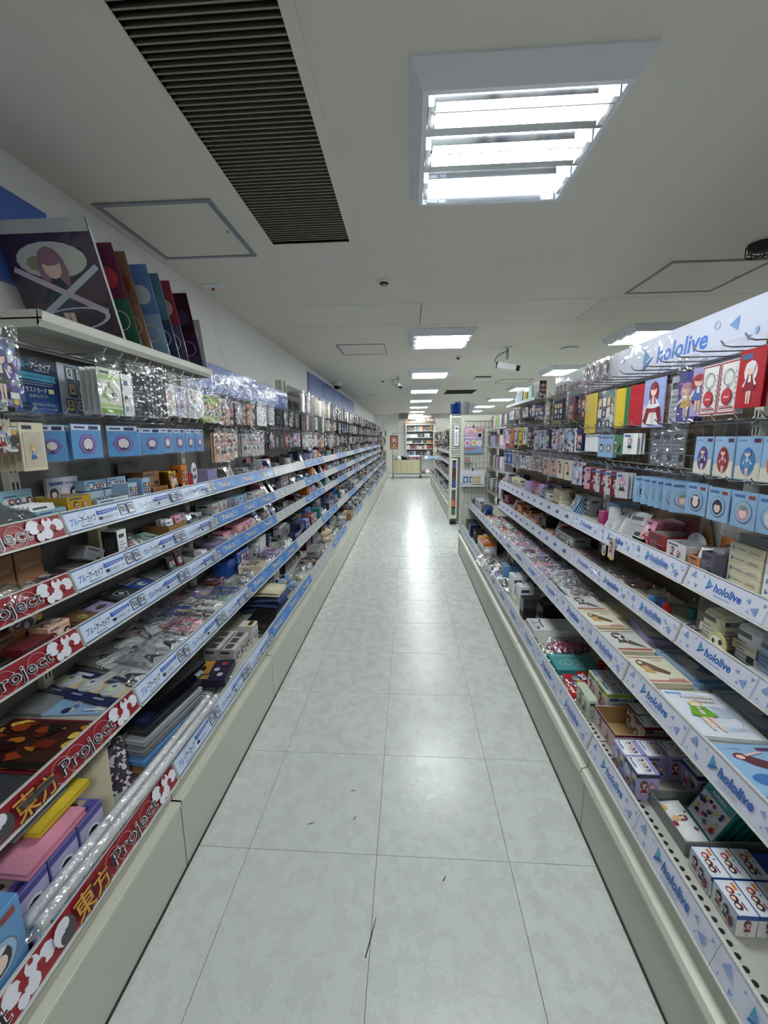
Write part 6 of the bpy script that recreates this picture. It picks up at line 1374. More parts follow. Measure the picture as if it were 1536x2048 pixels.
for k, (x0, l) in enumerate(((.772, 'rear'), (.742, 'front'))):
    o = ob('poster_tube', MB().tube([(0, 0, 0), (0, .74, 0)], .0135, 14).mesh('tube', smooth=True), None, (-x0 - .012, .625, z + .062), (.0, 0, -.02), col='white', mat='laminate'); tag(o, '%s one of two long white poster tubes along the left base shelf' % l, 'tube', 'white poster tubes')
    ob('wrapping', MB().tube([(0, -.03, 0), (0, 0, 0), (0, .74, 0), (0, .77, 0)], [.006, .0155, .0155, .006], 10).mesh('wrap'), o, mat='crinkle')
    ob('end_cap', MB().tube([(0, .735, 0), (0, .742, 0)], .0145, 12).mesh('cap'), o, mat='white_plastic')
# rolled pictures in clear sleeves under the tubes
for k, (Y, c) in enumerate(((.70, 'pale blue'), (.86, 'pink'), (1.02, 'sky blue'), (1.18, 'cream'), (1.30, 'navy'))):
    o = place('rolled_print', MB().tube([(-.075, .02, .022), (.075, .02, .022)], .02, 12).mesh('roll', smooth=True), -1, Y, .752, z, mat='art', col=c); tag(o, '%s rolled print lying under the white tubes' % c, 'rolled print', 'rolled prints')
# folded tote bags
for q in range(6):
    drape('tote_bag', -1, 1.20 + .012 * q, .80 + .004 * q, z + .026 * q, .30, .24, .024, ('kraft', 'sky blue', 'grey', 'silver', 'dark grey', 'navy')[q], '%s folded cloth bag in the pile on the left base shelf' % ('brown', 'sky blue', 'grey', 'silver', 'dark grey', 'navy')[q], n=2, mat='leather' if q in (3, 4) else 'fabric', cat='bag', yaw=-.12)
o = drape('tote_bag', -1, 1.27, .80, z + .158, .26, .26, .05, 'black', 'black glossy bag on top of the folded bag pile', n=2, mat='leather', cat='bag', yaw=-.15); ob('zip_pull', MB().box(.05, .085, -.02, -.006, .02, .03).mesh('pull'), o, mat='chrome')
bagged(-1, 1.40, .78, z, .12, .14, .07, 'dark grey', 'dark bag contents under the folded bag pile end', mat='leather')
def p_pouch(p, w, h):
    p.rect(0, 0, w, h, (40, 38, 66)); p.rect(w * .0, h * .32, w * .62, h, (196, 156, 70)); p.rect(w * .5, h * .32, w * .62, h, (206, 140, 50)); p.rect(w * .06, h * .06, w * .66, h * .24, (206, 160, 70)); p.rect(w * .06, h * .14, w * .66, h * .17, (40, 38, 66))
    for i in range(3): p.poly([(w * (.1 + .14 * i), h * .5), (w * (.16 + .14 * i), h * .62), (w * (.12 + .14 * i), h * .76), (w * (.18 + .14 * i), h * .76), (w * (.22 + .14 * i), h * .62), (w * (.16 + .14 * i), h * .5)], (120, 92, 44))
    for x, y, c in ((.86, .8, (180, 40, 50)), (.76, .5, (190, 190, 200)), (.88, .22, (190, 190, 200))): p.ell(w * x, h * y, w * .075, h * .11, (90, 90, 110), 14); p.ell(w * x, h * y, w * .06, h * .09, c, 14)
flat_pack(-1, 1.475, .86, z + .03, .21, .16, .03, (40, 38, 66), 'navy pouch printed with yellow panels and round lamps', p_pouch, yaw=-HP + .15, film='film', name='printed_pouch', cat='pouch', mat='leather', puff=.012); carton(-1, 1.56, .80, z, .17, .20, .028, 'dark grey', 'dark box under the navy and yellow pouch', name='dark_box')
for i in range(3):
    for j in range(2): carton(-1, 1.715 + .058 * i, .80 + .075 * j, z, .056, .072, .085, (206, 206, 204), 'white box with black film strip print, %s row, %s' % (('front', 'rear')[j], RANK[i]), 'scene', (lambda p, w, h: (p.rect(0, h * .84, w, h, (30, 30, 34)), [p.rect(w * (.06 + .12 * k), h * .86, w * (.12 + .12 * k), h * .97, (206, 206, 206)) for k in range(8)], p.rect(w * .1, h * .2, w * .9, h * .7, (90, 80, 84)))), 'lines', name='film_box', group='film-strip boxes')
o = carton(-1, 1.935, .795, z, .07, .075, .095, (222, 216, 208), 'white box with a golden window on the left base shelf', 'badge', None, name='gold_window_box'); ob('gold_window', box_mesh(.045, .02, .005), o, (0, .01, .0945), col='gold', mat='foil')
carton(-1, 1.90, .87, z, .16, .22, .03, 'white', 'flat white box behind the golden window box', None, name='flat_box')
side_row(-1, 2.06, .78, z, 12, .12, .05, .014, 'black', 'black glossy pack in a fanned row on the left base shelf', t=.008, lean=.5, mat='laminate'); flat_pack(-1, 2.02, .765, z, .10, .10, .03, 'black', 'black bagged pouch by the strip, left base shelf', None, film='crinkle', name='black_pouch')
drape('folded_bag', -1, 2.36, .78, z, .22, .22, .10, (60, 76, 120), 'dark blue folded bag in the third left bay, base shelf', n=3, cat='bag'); drape('folded_bag', -1, 2.33, .77, z + .105, .16, .16, .04, 'cream', 'cream folded cloth on the dark blue bag', n=2, cat='bag')
# ================================================================== GOODS: the bays farther along
LEVW = {-1: ['base shelf', 'second shelf', 'third shelf', 'fourth shelf', 'top shelf'], 1: ['base shelf', 'second shelf', 'third shelf', 'top strip shelf']}
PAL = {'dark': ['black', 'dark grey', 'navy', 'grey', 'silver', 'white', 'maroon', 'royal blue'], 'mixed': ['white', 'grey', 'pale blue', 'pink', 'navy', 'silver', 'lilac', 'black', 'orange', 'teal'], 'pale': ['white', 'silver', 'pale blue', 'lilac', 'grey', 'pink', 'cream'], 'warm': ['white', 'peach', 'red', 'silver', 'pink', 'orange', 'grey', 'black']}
TAKEN = set()
def pick(rr, pal, kind, where):
    cs = list(PAL[pal]); rr.shuffle(cs)
    for c in cs:
        if (c, kind, where) not in TAKEN: TAKEN.add((c, kind, where)); return c
    return None
def fill_shelf(sg, y0, y1, a, z, depth, hmax, lev, bay, pal='mixed', kinds=None, seed=0):
    rr = random.Random(seed); side = 'left' if sg < 0 else 'right'; where = 'on the %s, %s %s bay' % (LEVW[sg][lev], ORD[bay], side)
    kinds = kinds or ['boxes', 'tray', 'row', 'flat', 'bags', 'lean']
    Y = y0 + .03; last = None; fails = 0
    while Y < y1 - .06 and fails < 12:
        k = rr.choice([x for x in kinds if x != last] or kinds)
        c = pick(rr, pal, k, where)
        if c is None: fails += 1; last = k; continue
        last = k
        if k == 'boxes':
            n = rr.randint(2, 4); w_ = rr.uniform(.035, .07); h_ = rr.uniform(.055, hmax * .85); d_ = min(depth, rr.uniform(.05, .1)); n = max(1, min(n, int((y1 - Y) / (w_ + .003)))); lab = '%s small box in a row %s' % (c, where)
            for i in range(n): carton(sg, Y + w_ / 2 + i * (w_ + .003), a + .004, z, w_, d_, h_, c, pos(lab, ('nearest one', 'second one', 'third one', 'fourth one')[i]), rr.choice(['heads', 'grid', 'two', 'lines']), None, 'lines', group=lab, var=rr.randint(0, 5))
            Y += n * (w_ + .003) + .004
        elif k == 'tray':
            w_ = rr.uniform(.08, .13); w_ = min(w_, y1 - Y - .01); h_ = rr.uniform(.035, .055); d_ = min(depth, .13)
            if w_ < .05: break
            tray(sg, Y + w_ / 2, a, z, w_, d_, h_, NAMED[c], (150, 152, 156), '%s open display tray %s' % (c, where), front=rr.choice(['heads', 'lines']), slope=.01, back_h=rr.choice([0, h_ * 1.8]) if hmax > .12 else 0, var=rr.randint(0, 5))
            c2 = rr.choice(PAL[pal]); cards_in(sg, Y + w_ / 2, a + .02, z + .004, 5, w_ * .8, h_ * 1.2, .016, c2, '%s pack standing in the %s tray %s' % (c2, c, where), .35, 'two', mat=rr.choice(['foil', 'laminate']))
            Y += w_ + .004
        elif k == 'row':
            n = rr.randint(6, 11); h_ = min(hmax * .9, rr.uniform(.08, .12)); n = min(n, max(1, int((y1 - Y) / .013))); side_row(sg, Y, a + .01, z, n, min(depth, .09), h_, .013, c, '%s thin pack standing edge-on %s' % (c, where), t=.007, lean=rr.uniform(-.15, .3), mat=rr.choice(['laminate', 'laminate', 'foil'])); Y += n * .013 + .03
        elif k == 'lean':
            n = 5; w_ = min(rr.uniform(.06, .085), y1 - Y - .005); h_ = min(hmax * .9, rr.uniform(.08, .11))
            if w_ < .04: break
            cards_in(sg, Y + w_ / 2, a + .005, z, n, w_, h_, .015, c, '%s card pack leaning back %s' % (c, where), rr.uniform(.3, .6), rr.choice(['two', 'fig', 'heads', 'scene']), film=True, yaw=rr.uniform(-.12, .12)); Y += w_ + .008
        elif k == 'flat':
            w_ = rr.uniform(.09, .15); w_ = min(w_, y1 - Y); lab = '%s flat pack lying %s' % (c, where)
            if w_ < .05: break
            flat_pack(sg, Y + w_ / 2, a, z, w_, min(depth, w_ * 1.25), rr.uniform(.004, .01), c, lab, rr.choice(['scene', 'two', 'fig']), n=rr.randint(2, 5), yaw=rr.uniform(-.25, .25), film=rr.choice(['film', 'crinkle']), puff=.016, pitch=rr.uniform(0, .15)); Y += w_ + .01
        elif k == 'bags':
            n = rr.randint(2, 4); lab = '%s item in a clear bag %s' % (c, where)
            for i in range(n):
                if Y > y1 - .08: break
                w_ = rr.uniform(.07, .11); bagged(sg, Y + w_ / 2, a + rr.uniform(0, max(.001, depth - .12)), z, w_, min(depth, w_ * 1.2), min(hmax, rr.uniform(.04, .07)), c, pos(lab, ORD[i] + ' one'), yaw=rr.uniform(-.4, .4), group=lab, mat=rr.choice(['art', 'art', 'fabric'])); Y += w_ * 1.08
            Y += .02
        elif k == 'plush':
            n = 2
            for i in range(n):
                if Y > y1 - .08: break
                s = rr.uniform(.08, .11); lab = '%s plush toy %s' % (c, where); plush(sg, Y + s / 2, a + .03 + rr.uniform(0, .05), z, s, c, pos(lab, ORD[i] + ' one'), yaw=rr.uniform(-.8, .8), lie=rr.choice([0, 0, -.5]), group=lab, ear=rr.choice(['black', 'white', 'kraft'])); Y += s * .95
        elif k == 'deepboxes':
            w_ = rr.uniform(.07, .12); h_ = rr.uniform(.05, .1); lab = '%s box in a double row %s' % (c, where)
            for i in range(2):
                for j in range(2):
                    if Y + i * (w_ + .004) + w_ < y1: carton(sg, Y + w_ / 2 + i * (w_ + .004), a + .01 + j * .115, z, w_, .11, h_, c, pos(lab, ('near', 'far')[i] + ' ' + ('front', 'rear')[j]), rr.choice(['two', 'heads', 'lines']), 'grid', 'lines', group=lab)
            Y += 2 * (w_ + .004) + .012
# left bays three to six
for b in (2, 3, 4, 5):
    y0, y1 = LB[b], LB[b + 1]
    pal = ('pale', 'dark', 'mixed', 'mixed')[b - 2]
    for lev in (2, 3, 4):
        a, z = LLEV[lev - 1]
        fill_shelf(-1, y0 + .02, y1, a + .035, z, .12, .135 if lev < 4 else .15, lev, b, pal, ['boxes', 'tray', 'row', 'lean', 'flat'], 100 + b * 10 + lev)
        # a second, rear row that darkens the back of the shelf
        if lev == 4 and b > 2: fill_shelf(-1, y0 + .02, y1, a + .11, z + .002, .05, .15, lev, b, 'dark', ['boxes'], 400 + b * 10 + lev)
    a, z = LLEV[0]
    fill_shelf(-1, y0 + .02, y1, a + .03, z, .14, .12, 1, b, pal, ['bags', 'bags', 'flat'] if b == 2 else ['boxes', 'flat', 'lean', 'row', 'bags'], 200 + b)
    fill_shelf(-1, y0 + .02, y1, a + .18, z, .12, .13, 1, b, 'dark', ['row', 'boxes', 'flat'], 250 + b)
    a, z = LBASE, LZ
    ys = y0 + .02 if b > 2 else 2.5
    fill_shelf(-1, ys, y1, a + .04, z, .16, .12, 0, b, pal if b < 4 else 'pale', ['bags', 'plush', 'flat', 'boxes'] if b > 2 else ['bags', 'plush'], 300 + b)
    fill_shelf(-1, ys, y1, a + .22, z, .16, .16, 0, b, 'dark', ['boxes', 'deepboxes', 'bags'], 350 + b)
# two lidded brown boxes sticking out
for q in range(2): tag(place('brown_board_box', box_mesh(.30, .10, .035, .002), -1, 5.15 + .02 * q, .72 - .0, LZ + .03 + q * .036, 0, 0, 0, (150, 118, 70), 'paper'), ('lower' if q == 0 else 'upper') + ' brown cardboard box jutting over the far left base shelf', 'box', 'jutting brown boxes')

ROWW = ['upper', 'middle', 'lower']
def hang_row(sg, ys, hz, a, specs, row, bay, seed, yaw=0):
    rr = random.Random(seed); side = 'left' if sg < 0 else 'right'
    for i, Y in enumerate(ys):
        c, word, w_, h_, st, n, head, fm = specs[(i * 2 + i // 4 + seed) % len(specs)]
        lab = '%s %s, %s hook row, %s %s bay, %s hook' % (c, word, ROWW[row], ORD[bay], side, ORD[min(i, 15)])
        hang(sg, Y, hz, a + .022 * (i % 2), w_, h_, c, lab, n, gap=rr.uniform(.012, .02), style=st, head=head, yaw=yaw * .7 + rr.uniform(-.15, .15), group=lab, filmmat=fm, detail=2, name=word.replace(' ', '_'), mat=rr.choice(['laminate', 'laminate', 'art']))
S = [('lime', 'file', .085, .13, 'two', 2, .03, 'crinkle'), ('magenta', 'pack', .075, .14, 'scene', 2, .03, 'film'), ('navy', 'pack', .075, .13, 'scene', 2, .03, 'film'), ('orange', 'pack', .05, .13, 'heads', 2, .03, 'film'), ('white', 'round badge card', .12, .12, 'badge', 1, .035, 'crinkle')]
for i, Y in enumerate(hooksL[2][0][2][:5] + hooksL[2][0][2][5:]):
    c, word, w_, h_, st, n, head, fm = S[min(i // 2, 4)]
    hang(-1, Y, 1.665, 1.015 + .012 * (i % 2), w_, h_, c, '%s %s in the upper row under the blue sign, %s hook' % (c, word, ORD[i]), n, style=st, head=head, yaw=R_.uniform(-.3, .1), group='upper row %s' % c, filmmat=fm, mat='art' if c in ('magenta', 'navy', 'orange') else 'laminate')
for i, Y in enumerate(hooksL[2][1][2]):
    if i in (0, 5, 11): continue
    c = 'peach' if i < 4 else 'silver'
    hang(-1, Y, 1.47, 1.02, .055, .155 if i < 4 else .14, c, '%s long clear pack, lower row of the third left bay, %s hook' % (c, ORD[i]), 2, style='fig', head=.02, yaw=R_.uniform(-.6, 0), group='long clear packs ' + c, filmmat='crinkle')
DK = [('black', 'slim pack', .06, .125, 'lines', 2, .022, 'film'), ('teal', 'slim pack', .06, .12, 'two', 2, .022, 'film'), ('dark grey', 'slim pack', .06, .125, 'fig', 3, .022, 'film'), ('silver', 'foil pack', .065, .12, None, 2, .022, 'crinkle'), ('maroon', 'slim pack', .055, .12, 'fig', 2, .022, 'film'), ('navy', 'slim pack', .06, .125, 'scene', 2, .022, 'film'), ('lilac', 'slim pack', .06, .11, 'fig', 2, .022, 'film')]
hang_row(-1, hooksL[3][0][2], 1.665, 1.01, DK, 0, 3, 3, -.5); hang_row(-1, hooksL[3][1][2], 1.49, 1.01, DK, 2, 3, 5, -.5)
BK = [('black', 'tall sleeve', .10, .17, None, 2, .022, 'film'), ('dark grey', 'tall sleeve', .10, .18, None, 2, .022, 'film'), ('silver', 'tall sleeve', .09, .17, None, 2, .022, 'film'), ('gold', 'tall sleeve', .08, .16, None, 1, .022, 'film'), ('black', 'tall sleeve', .09, .16, 'lines', 2, .022, 'film'), ('grey', 'tall sleeve', .09, .17, None, 2, .022, 'film')]
MD = [('maroon', 'file pack', .085, .14, 'two', 2, .022, 'film'), ('silver', 'file pack', .08, .15, 'lines', 2, .022, 'crinkle'), ('peach', 'file pack', .07, .14, 'fig', 2, .022, 'film'), ('white', 'file pack', .06, .13, 'fig', 2, .022, 'film'), ('dark grey', 'file pack', .07, .14, 'scene', 3, .022, 'film'), ('green', 'file pack', .06, .13, 'two', 2, .022, 'film'), ('navy', 'file pack', .07, .13, 'two', 2, .022, 'crinkle')]
hang_row(-1, hooksL[4][0][2], 1.86, 1.0, BK, 0, 4, 2, -.2); hang_row(-1, hooksL[4][1][2], 1.665, 1.0, BK + MD, 1, 4, 4, -.3); hang_row(-1, hooksL[4][2][2], 1.48, 1.01, MD + DK, 2, 4, 6, -.3)
hang_row(-1, hooksL[5][0][2], 1.86, 1.0, BK, 0, 5, 5, -.3); hang_row(-1, hooksL[5][1][2], 1.665, 1.0, MD, 1, 5, 8, -.3); hang_row(-1, hooksL[5][2][2], 1.48, 1.01, DK + MD, 2, 5, 9, -.3)

# right bays three to five
for b in (2, 3):
    y0, y1 = RB[b], RB[b + 1]
    for lev in (2, 3):
        a, z = RLEV[lev - 1]
        fill_shelf(1, y0 + (.08 if (b == 2 and lev == 3) else .02), y1, a + .035, z, .13, .11 if lev == 2 else .13, lev, b, 'warm' if lev == 2 else 'pale', ['boxes', 'tray', 'lean', 'row', 'flat'], 500 + b * 10 + lev)
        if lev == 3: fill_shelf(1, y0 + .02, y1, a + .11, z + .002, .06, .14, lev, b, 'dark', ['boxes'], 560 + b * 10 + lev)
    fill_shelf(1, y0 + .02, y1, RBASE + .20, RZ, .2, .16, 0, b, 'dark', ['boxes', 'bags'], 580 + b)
fill_shelf(1, RB[4] + .02, RB[5], RLEV[0][0] + .03, RLEV[0][1], .14, .16, 1, 4, 'dark', ['row', 'boxes', 'lean'], 591)
KC = [('lilac', 'keychain card', .055, .12, 'fig', 3, .03, 'film'), ('white', 'keychain card', .06, .13, 'fig', 3, .03, 'film'), ('silver', 'keychain card', .05, .13, 'lines', 3, .03, 'film'), ('pale blue', 'keychain card', .055, .13, 'badge', 3, .03, 'film'), ('grey', 'keychain card', .05, .14, 'fig', 3, .03, 'crinkle'), ('navy', 'keychain card', .05, .12, 'two', 2, .03, 'film')]
hang_row(1, hooksR[2][1][2], 1.49, .905, KC, 1, 2, 11, .3); hang_row(1, hooksR[2][2][2], 1.31, .905, [('peach', 'charm pack', .06, .10, 'scene', 2, .03, 'crinkle'), ('cream', 'charm pack', .065, .11, 'fig', 2, .03, 'film'), ('pale blue', 'charm card', .085, .12, 'badge', 2, .03, 'film'), ('silver', 'charm pack', .06, .10, 'fig', 3, .03, 'crinkle'), ('kraft', 'charm pack', .06, .09, 'scene', 2, .03, 'crinkle')], 2, 2, 12, .3)
UP = [('yellow', 'square file', .13, .15, None, 1, .03, 'film'), ('maroon', 'square file', .10, .13, 'two', 1, .03, 'film'), ('navy', 'square file', .11, .12, 'grid', 1, .03, 'film'), ('royal blue', 'square file', .10, .10, 'grid', 1, .03, 'film'), ('white', 'square file', .10, .10, 'grid', 1, .03, 'film')]
hang_row(1, hooksR[2][0][2], 1.665, .93, UP[:4], 0, 2, 1, .1)
hang_row(1, hooksR[3][0][2], 1.52, .905, KC + [('yellow', 'keychain card', .05, .14, 'lines', 2, .03, 'film'), ('orange', 'keychain card', .05, .15, 'lines', 2, .03, 'film')], 1, 3, 13, .4); hang_row(1, hooksR[3][1][2], 1.30, .905, [('royal blue', 'badge card', .07, .09, 'badge', 2, .03, 'film'), ('red', 'badge card', .07, .09, 'badge', 2, .03, 'film'), ('white', 'badge card', .06, .10, 'badge', 3, .03, 'film'), ('silver', 'charm pack', .05, .11, 'fig', 3, .03, 'crinkle')], 2, 3, 14, .3)
hang_row(1, fr(3.11, 3.98, 8), 1.655, .93, [('royal blue', 'flat box pack', .09, .075, 'grid', 1, .01, 'film'), ('white', 'flat box pack', .09, .075, 'two', 1, .01, 'film'), ('navy', 'flat box pack', .08, .075, 'grid', 1, .01, 'film')], 0, 3, 15, .1)
# top of the fourth bay: display cards and a dark board
sh = empty('clear_top_shelf', (1.0, 3.12, 1.69)); tag(sh, 'thin clear topped shelf over the fourth right bay', 'shelf'); ob('shelf_board', MB().box(-.08, .075, 0, .86, 0, .006).mesh('board'), sh, mat='enamel'); ob('front_lip', MB().box(-.084, -.08, 0, .86, -.006, .014).mesh('lip'), sh, mat='rail')
o = carton(1, 3.20, .95, 1.697, .15, .05, .12, (60, 40, 44), 'dark red ornate boxed set on top of the fourth right bay', 'lines', None, 'grid', name='boxed_set'); side_row(1, 3.31, .95, 1.697, 7, .06, .11, .014, 'mint', 'pale green book standing on top of the fourth right bay', t=.011, name='slim_book', cat='book')
for q in range(5): tag(place('folded_card', box_mesh(.012, .07, .075), 1, 3.46 + .022 * q, .95, 1.697, 0, 0, .2, 'lime' if q % 2 else 'gold', 'laminate'), '%s patterned card pack tilted on top of the fourth right bay' % ('lime' if q % 2 else 'gold'), 'card pack', 'tilted card packs %d' % (q % 2))
o = carton(1, 3.72, .955, 1.697, .22, .006, .125, (50, 52, 66), 'dark wide picture board standing on top of the right gondola', (lambda p, w, h: ([p.rect(w * (.08 + .12 * i), h * .08, w * (.15 + .12 * i), h * .5, (110, 150, 206)) for i in range(7)], p.rect(w * .03, h * .3, w * .09, h * .6, (200, 190, 60)), [p.ell(w * (.15 + .18 * i), h * .72, w * .05, h * .12, (90, 80, 96), 9) for i in range(5)])), name='picture_board', cat='board', pitch=-.1)
tag(place('clear_sleeve', box_mesh(.2, .001, .14), 1, 3.76, .98, 1.70, 0, -.12, .1, 'silver', 'film'), 'clear plastic sleeve sticking up behind the dark picture board', 'sleeve')
# ================================================================== FAR END OF THE RIGHT GONDOLA, AND BEYOND
# end panel with wire grid and posters, small side shelves
ep = empty('gondola_end', (0, 4.955, 0)); tag(ep, 'cream end panel of the right gondola carrying a wire grid', 'panel')
ob('panel_sheet', MB().box(.63, 1.06, 0, .02, 0.012, 1.66).mesh('panel'), ep, mat='enamel')
m = MB(); m.box(.625, .665, -.012, .02, 0.0, 1.675); ob('corner_post', m.mesh('post'), ep, mat='cream')
m = MB(); m.box(.665, 1.06, -.012, 0, 1.61, 1.675); ob('top_rail', m.mesh('rail'), ep, mat='cream')
m = MB()
for i in range(9): m.tube([(.68 + .043 * i, -.014, .62), (.68 + .043 * i, -.014, 1.6)], .002, 4, cap=False)
for i in range(17): m.tube([(.67, -.017, .64 + .06 * i), (1.04, -.017, .64 + .06 * i)], .002, 4, cap=False)
ob('wire_grid', m.mesh('grid'), ep, mat='panel_grey')['kind'] = 'stuff'
def facing_board(name, x0, x1, y, z0, z1, fn, label, cat='poster', t=.004, body='white', clip=True):
    o = ob(name, MB().box(0, x1 - x0, 0, t, 0, z1 - z0).mesh('board'), None, (x0, y, z0), mat=ink(body)); tag(o, label, cat)
    p = Print(); fn(p, x1 - x0, z1 - z0); ob('printed_face', p.mesh(), o, (0, 0, 0), FR)
    if clip: ob('clip', MB().box((x1 - x0) / 2 - .012, (x1 - x0) / 2 + .012, -.006, .006, z1 - z0 - .008, z1 - z0 + .022).mesh('clip'), o, mat='chrome')
    return o
def p_pinkposter(p, w, h):
    for i in range(12): f = i / 11; p.rect(0, h * i / 12, w, h * (i + 1.03) / 12, (int(130 + 66 * f), int(166 - 10 * f), int(206 - 20 * f)))
    p.ell(w * .36, h * .82, w * .30, h * .12, (236, 230, 236), 16); p.ell(w * .36, h * .81, w * .25, h * .09, (196, 130, 160), 14)
    for x in (.2, .3, .42, .52): p.ell(w * x, h * .82, w * .05, h * .04, (226, 190, 150), 9)
    for x in (.74, .88): p.ell(w * x, h * .88, w * .06, h * .07, (220, 160, 60), 10); p.ell(w * x, h * .88, w * .02, h * .03, (60, 50, 40), 8)
    for x, y, c in ((.2, .38, (206, 120, 130)), (.56, .40, (206, 170, 90)), (.84, .68, (40, 36, 40)), (.84, .38, (206, 206, 206))): p.ell(w * x, h * y, w * .15, h * .12, (236, 236, 240), 14); p.ell(w * x, h * y, w * .11, h * .09, c, 12)
    p.rect(w * .08, h * .56, w * .62, h * .62, (226, 206, 226)); p.rect(w * .06, h * .17, w * .7, h * .21, (206, 96, 100)); p.rect(w * .06, h * .10, w * .5, h * .13, (220, 150, 130))
facing_board('pink_poster', .655, .875, 4.93, 1.235, 1.538, p_pinkposter, 'pink and blue poster with round character stickers on the wire grid')
def p_three(p, w, h):
    p.rect(0, 0, w, h, (222, 222, 230)); p.rect(w * .04, h * .68, w * .96, h * .70, (190, 190, 200))
    for i, (c1, c2) in enumerate((((44, 90, 160), (44, 90, 160)), ((44, 90, 160), (214, 170, 60)), ((206, 160, 60), (214, 170, 60)))): x = w * (.12 + .25 * i); p.rect(x, h * .24, x + w * .1, h * .62, c1); p.rect(x + w * .1, h * .24, x + w * .2, h * .62, c2); p.ell(x + w * .1, h * .42, w * .07, h * .14, (200, 206, 206), 10)
    p.rect(w * .04, h * .14, w * .1, h * .19, (50, 50, 60)); p.rect(w * .46, h * .13, w * .92, h * .17, (90, 90, 100)); p.rect(w * .12, h * .15, w * .4, h * .17, (150, 150, 160))
facing_board('notice_board', .622, .912, 4.905, .835, 1.035, p_three, 'white notice with three blue and yellow pictures on the wire grid', 'notice')
o = ob('round_badge', MB().tube([(0, 0, 0), (0, -.008, 0)], .04, 20).mesh('badge'), None, (.70, 4.925, 1.15), mat=ink((120, 130, 150))); tag(o, 'round badge hanging between the two grid posters', 'badge'); ob('badge_print', cached_print('gridbadge', lambda p: (p.ell(0, 0, .032, .032, (170, 160, 166), 16), p.ell(0, 0, .018, .018, (190, 110, 80), 12))), o, (0, -.0085, 0), FR)
# side shelves of books in the last right bay
for i, (z, hh) in enumerate(((1.515, .13), (1.315, .13), (1.075, .15), (.81, .16))):
    s = empty('side_shelf', (0, 4.0, z)); tag(s, 'thin metal shelf of upright books by the end panel, %s from the top' % ('first', 'second', 'third', 'lowest')[i], 'shelf', 'side shelves')
    ob('shelf_board', MB().box(.93, 1.066, .02, .92, -.012, 0).mesh('board'), s, mat='enamel'); ob('front_guard', MB().box(.928, .93, .02, .92, -.014, .03).mesh('guard'), s, mat='acrylic')
    rr = random.Random(i + 70); y = 4.03; k = 0
    words = ['white', 'grey', 'navy', 'silver', 'dark grey', 'black', 'lilac', 'cream', 'purple', 'maroon'] + [['lime'], ['pink'], ['red'], ['teal']][i]; rr.shuffle(words)
    while y < 4.88:
        t = rr.uniform(.014, .03); c = words[k % len(words)]; n = rr.randint(2, 4); lab = '%s book on the %s side shelf by the end panel' % (c, ('first', 'second', 'third', 'lowest')[i])
        for q in range(n):
            if y > 4.9: break
            o = place('slim_book', box_mesh(t, .085, hh * rr.uniform(.85, 1)), 1, y + t / 2, .935, z + .0004, 0, 0, 0, c, 'laminate'); tag(o, lab, 'book', lab); y += t + .002
        k += 1
        if k >= len(words): break
# second right gondola: end cap with louvred panel and cupboard
ec = empty('end_cabinet', (.66, 6.66, 0)); tag(ec, 'white louvred end cabinet of the far right gondola', 'cabinet')
ob('side_post', MB().box(.0, .03, 0, .03, .05, 1.775).mesh('post'), ec, mat='cream')
m = MB(); z = .3
while z < 1.7: m.box(-.001, .012, -.0008, 0, z, z + .014); z += .045
ob('slot', m.mesh('slots'), ec, mat='panel_grey')['kind'] = 'stuff'
ob('cabinet_back', MB().box(.03, .42, .04, .055, .05, 1.77).mesh('back'), ec, mat='panel_grey')  # grey backing paints in the shade between louvres and inside the openings
for i in range(22): ob('louvre', MESH.setdefault('louvre', MB().add([(.032, 0, 0), (.20, 0, 0), (.20, .03, .024), (.032, .03, .024), (.032, .004, -.001), (.20, .004, -.001), (.20, .034, .023), (.032, .034, .023)], [(0, 1, 2, 3), (7, 6, 5, 4), (0, 4, 5, 1), (2, 6, 7, 3)]).mesh('louvre', [MATS['enamel']])), ec, (0, 0, 1.11 + .0295 * i))
m = MB(); m.box(.03, .05, -.01, .04, .1, 1.09); m.box(.115, .135, -.01, .04, .1, 1.09); m.box(.05, .115, -.01, .04, 1.06, 1.09); m.box(.05, .115, -.01, .04, .58, .61); m.box(.05, .115, -.01, .04, .10, .16); ob('cupboard_frame', m.mesh('frame'), ec, mat='enamel')
ob('foot', MB().box(.03, .13, -.01, .04, 0, .05).mesh('foot'), ec, mat='dark')
for i, (z, c) in enumerate(((.17, 'green'), (.30, 'orange'), (.62, 'royal blue'), (.80, 'maroon'), (.93, 'purple'))):
    o = ob('stored_box', box_mesh(.05, .02, .10), None, (.66 + .083, 6.672, z), col=c, mat='laminate'); tag(o, '%s boxed item inside the white end cabinet' % c, 'box', 'items in the end cabinet')
facing_board('narrow_poster', .735, .80, 6.645, 1.29, 1.60, lambda p, w, h: (p.rect(0, 0, w, h, (222, 222, 232)), p.ell(w * .5, h * .88, w * .3, h * .06, (60, 80, 120), 10), [p.rect(w * .3, h * (.1 + .09 * i), w * .7, h * (.15 + .09 * i), (110, 120, 170)) for i in range(7)]), 'narrow white poster with vertical writing on the louvred cabinet', clip=False)
for i in range(5):
    o = ob('foil_balloon', box_mesh(.09, .012, .16 + .03 * (i % 2), .004), None, (.72 + .07 * i, 6.75, 1.79), (.1, 0, .3 * (i - 2)), col='silver' if i > 1 else 'royal blue', mat='foil'); tag(o, '%s on top of the louvred cabinet' % ('first blue foil bag', 'second blue foil bag', 'first silver foil bag', 'second silver foil bag', 'third silver foil bag')[i], 'bag', 'foil bags')
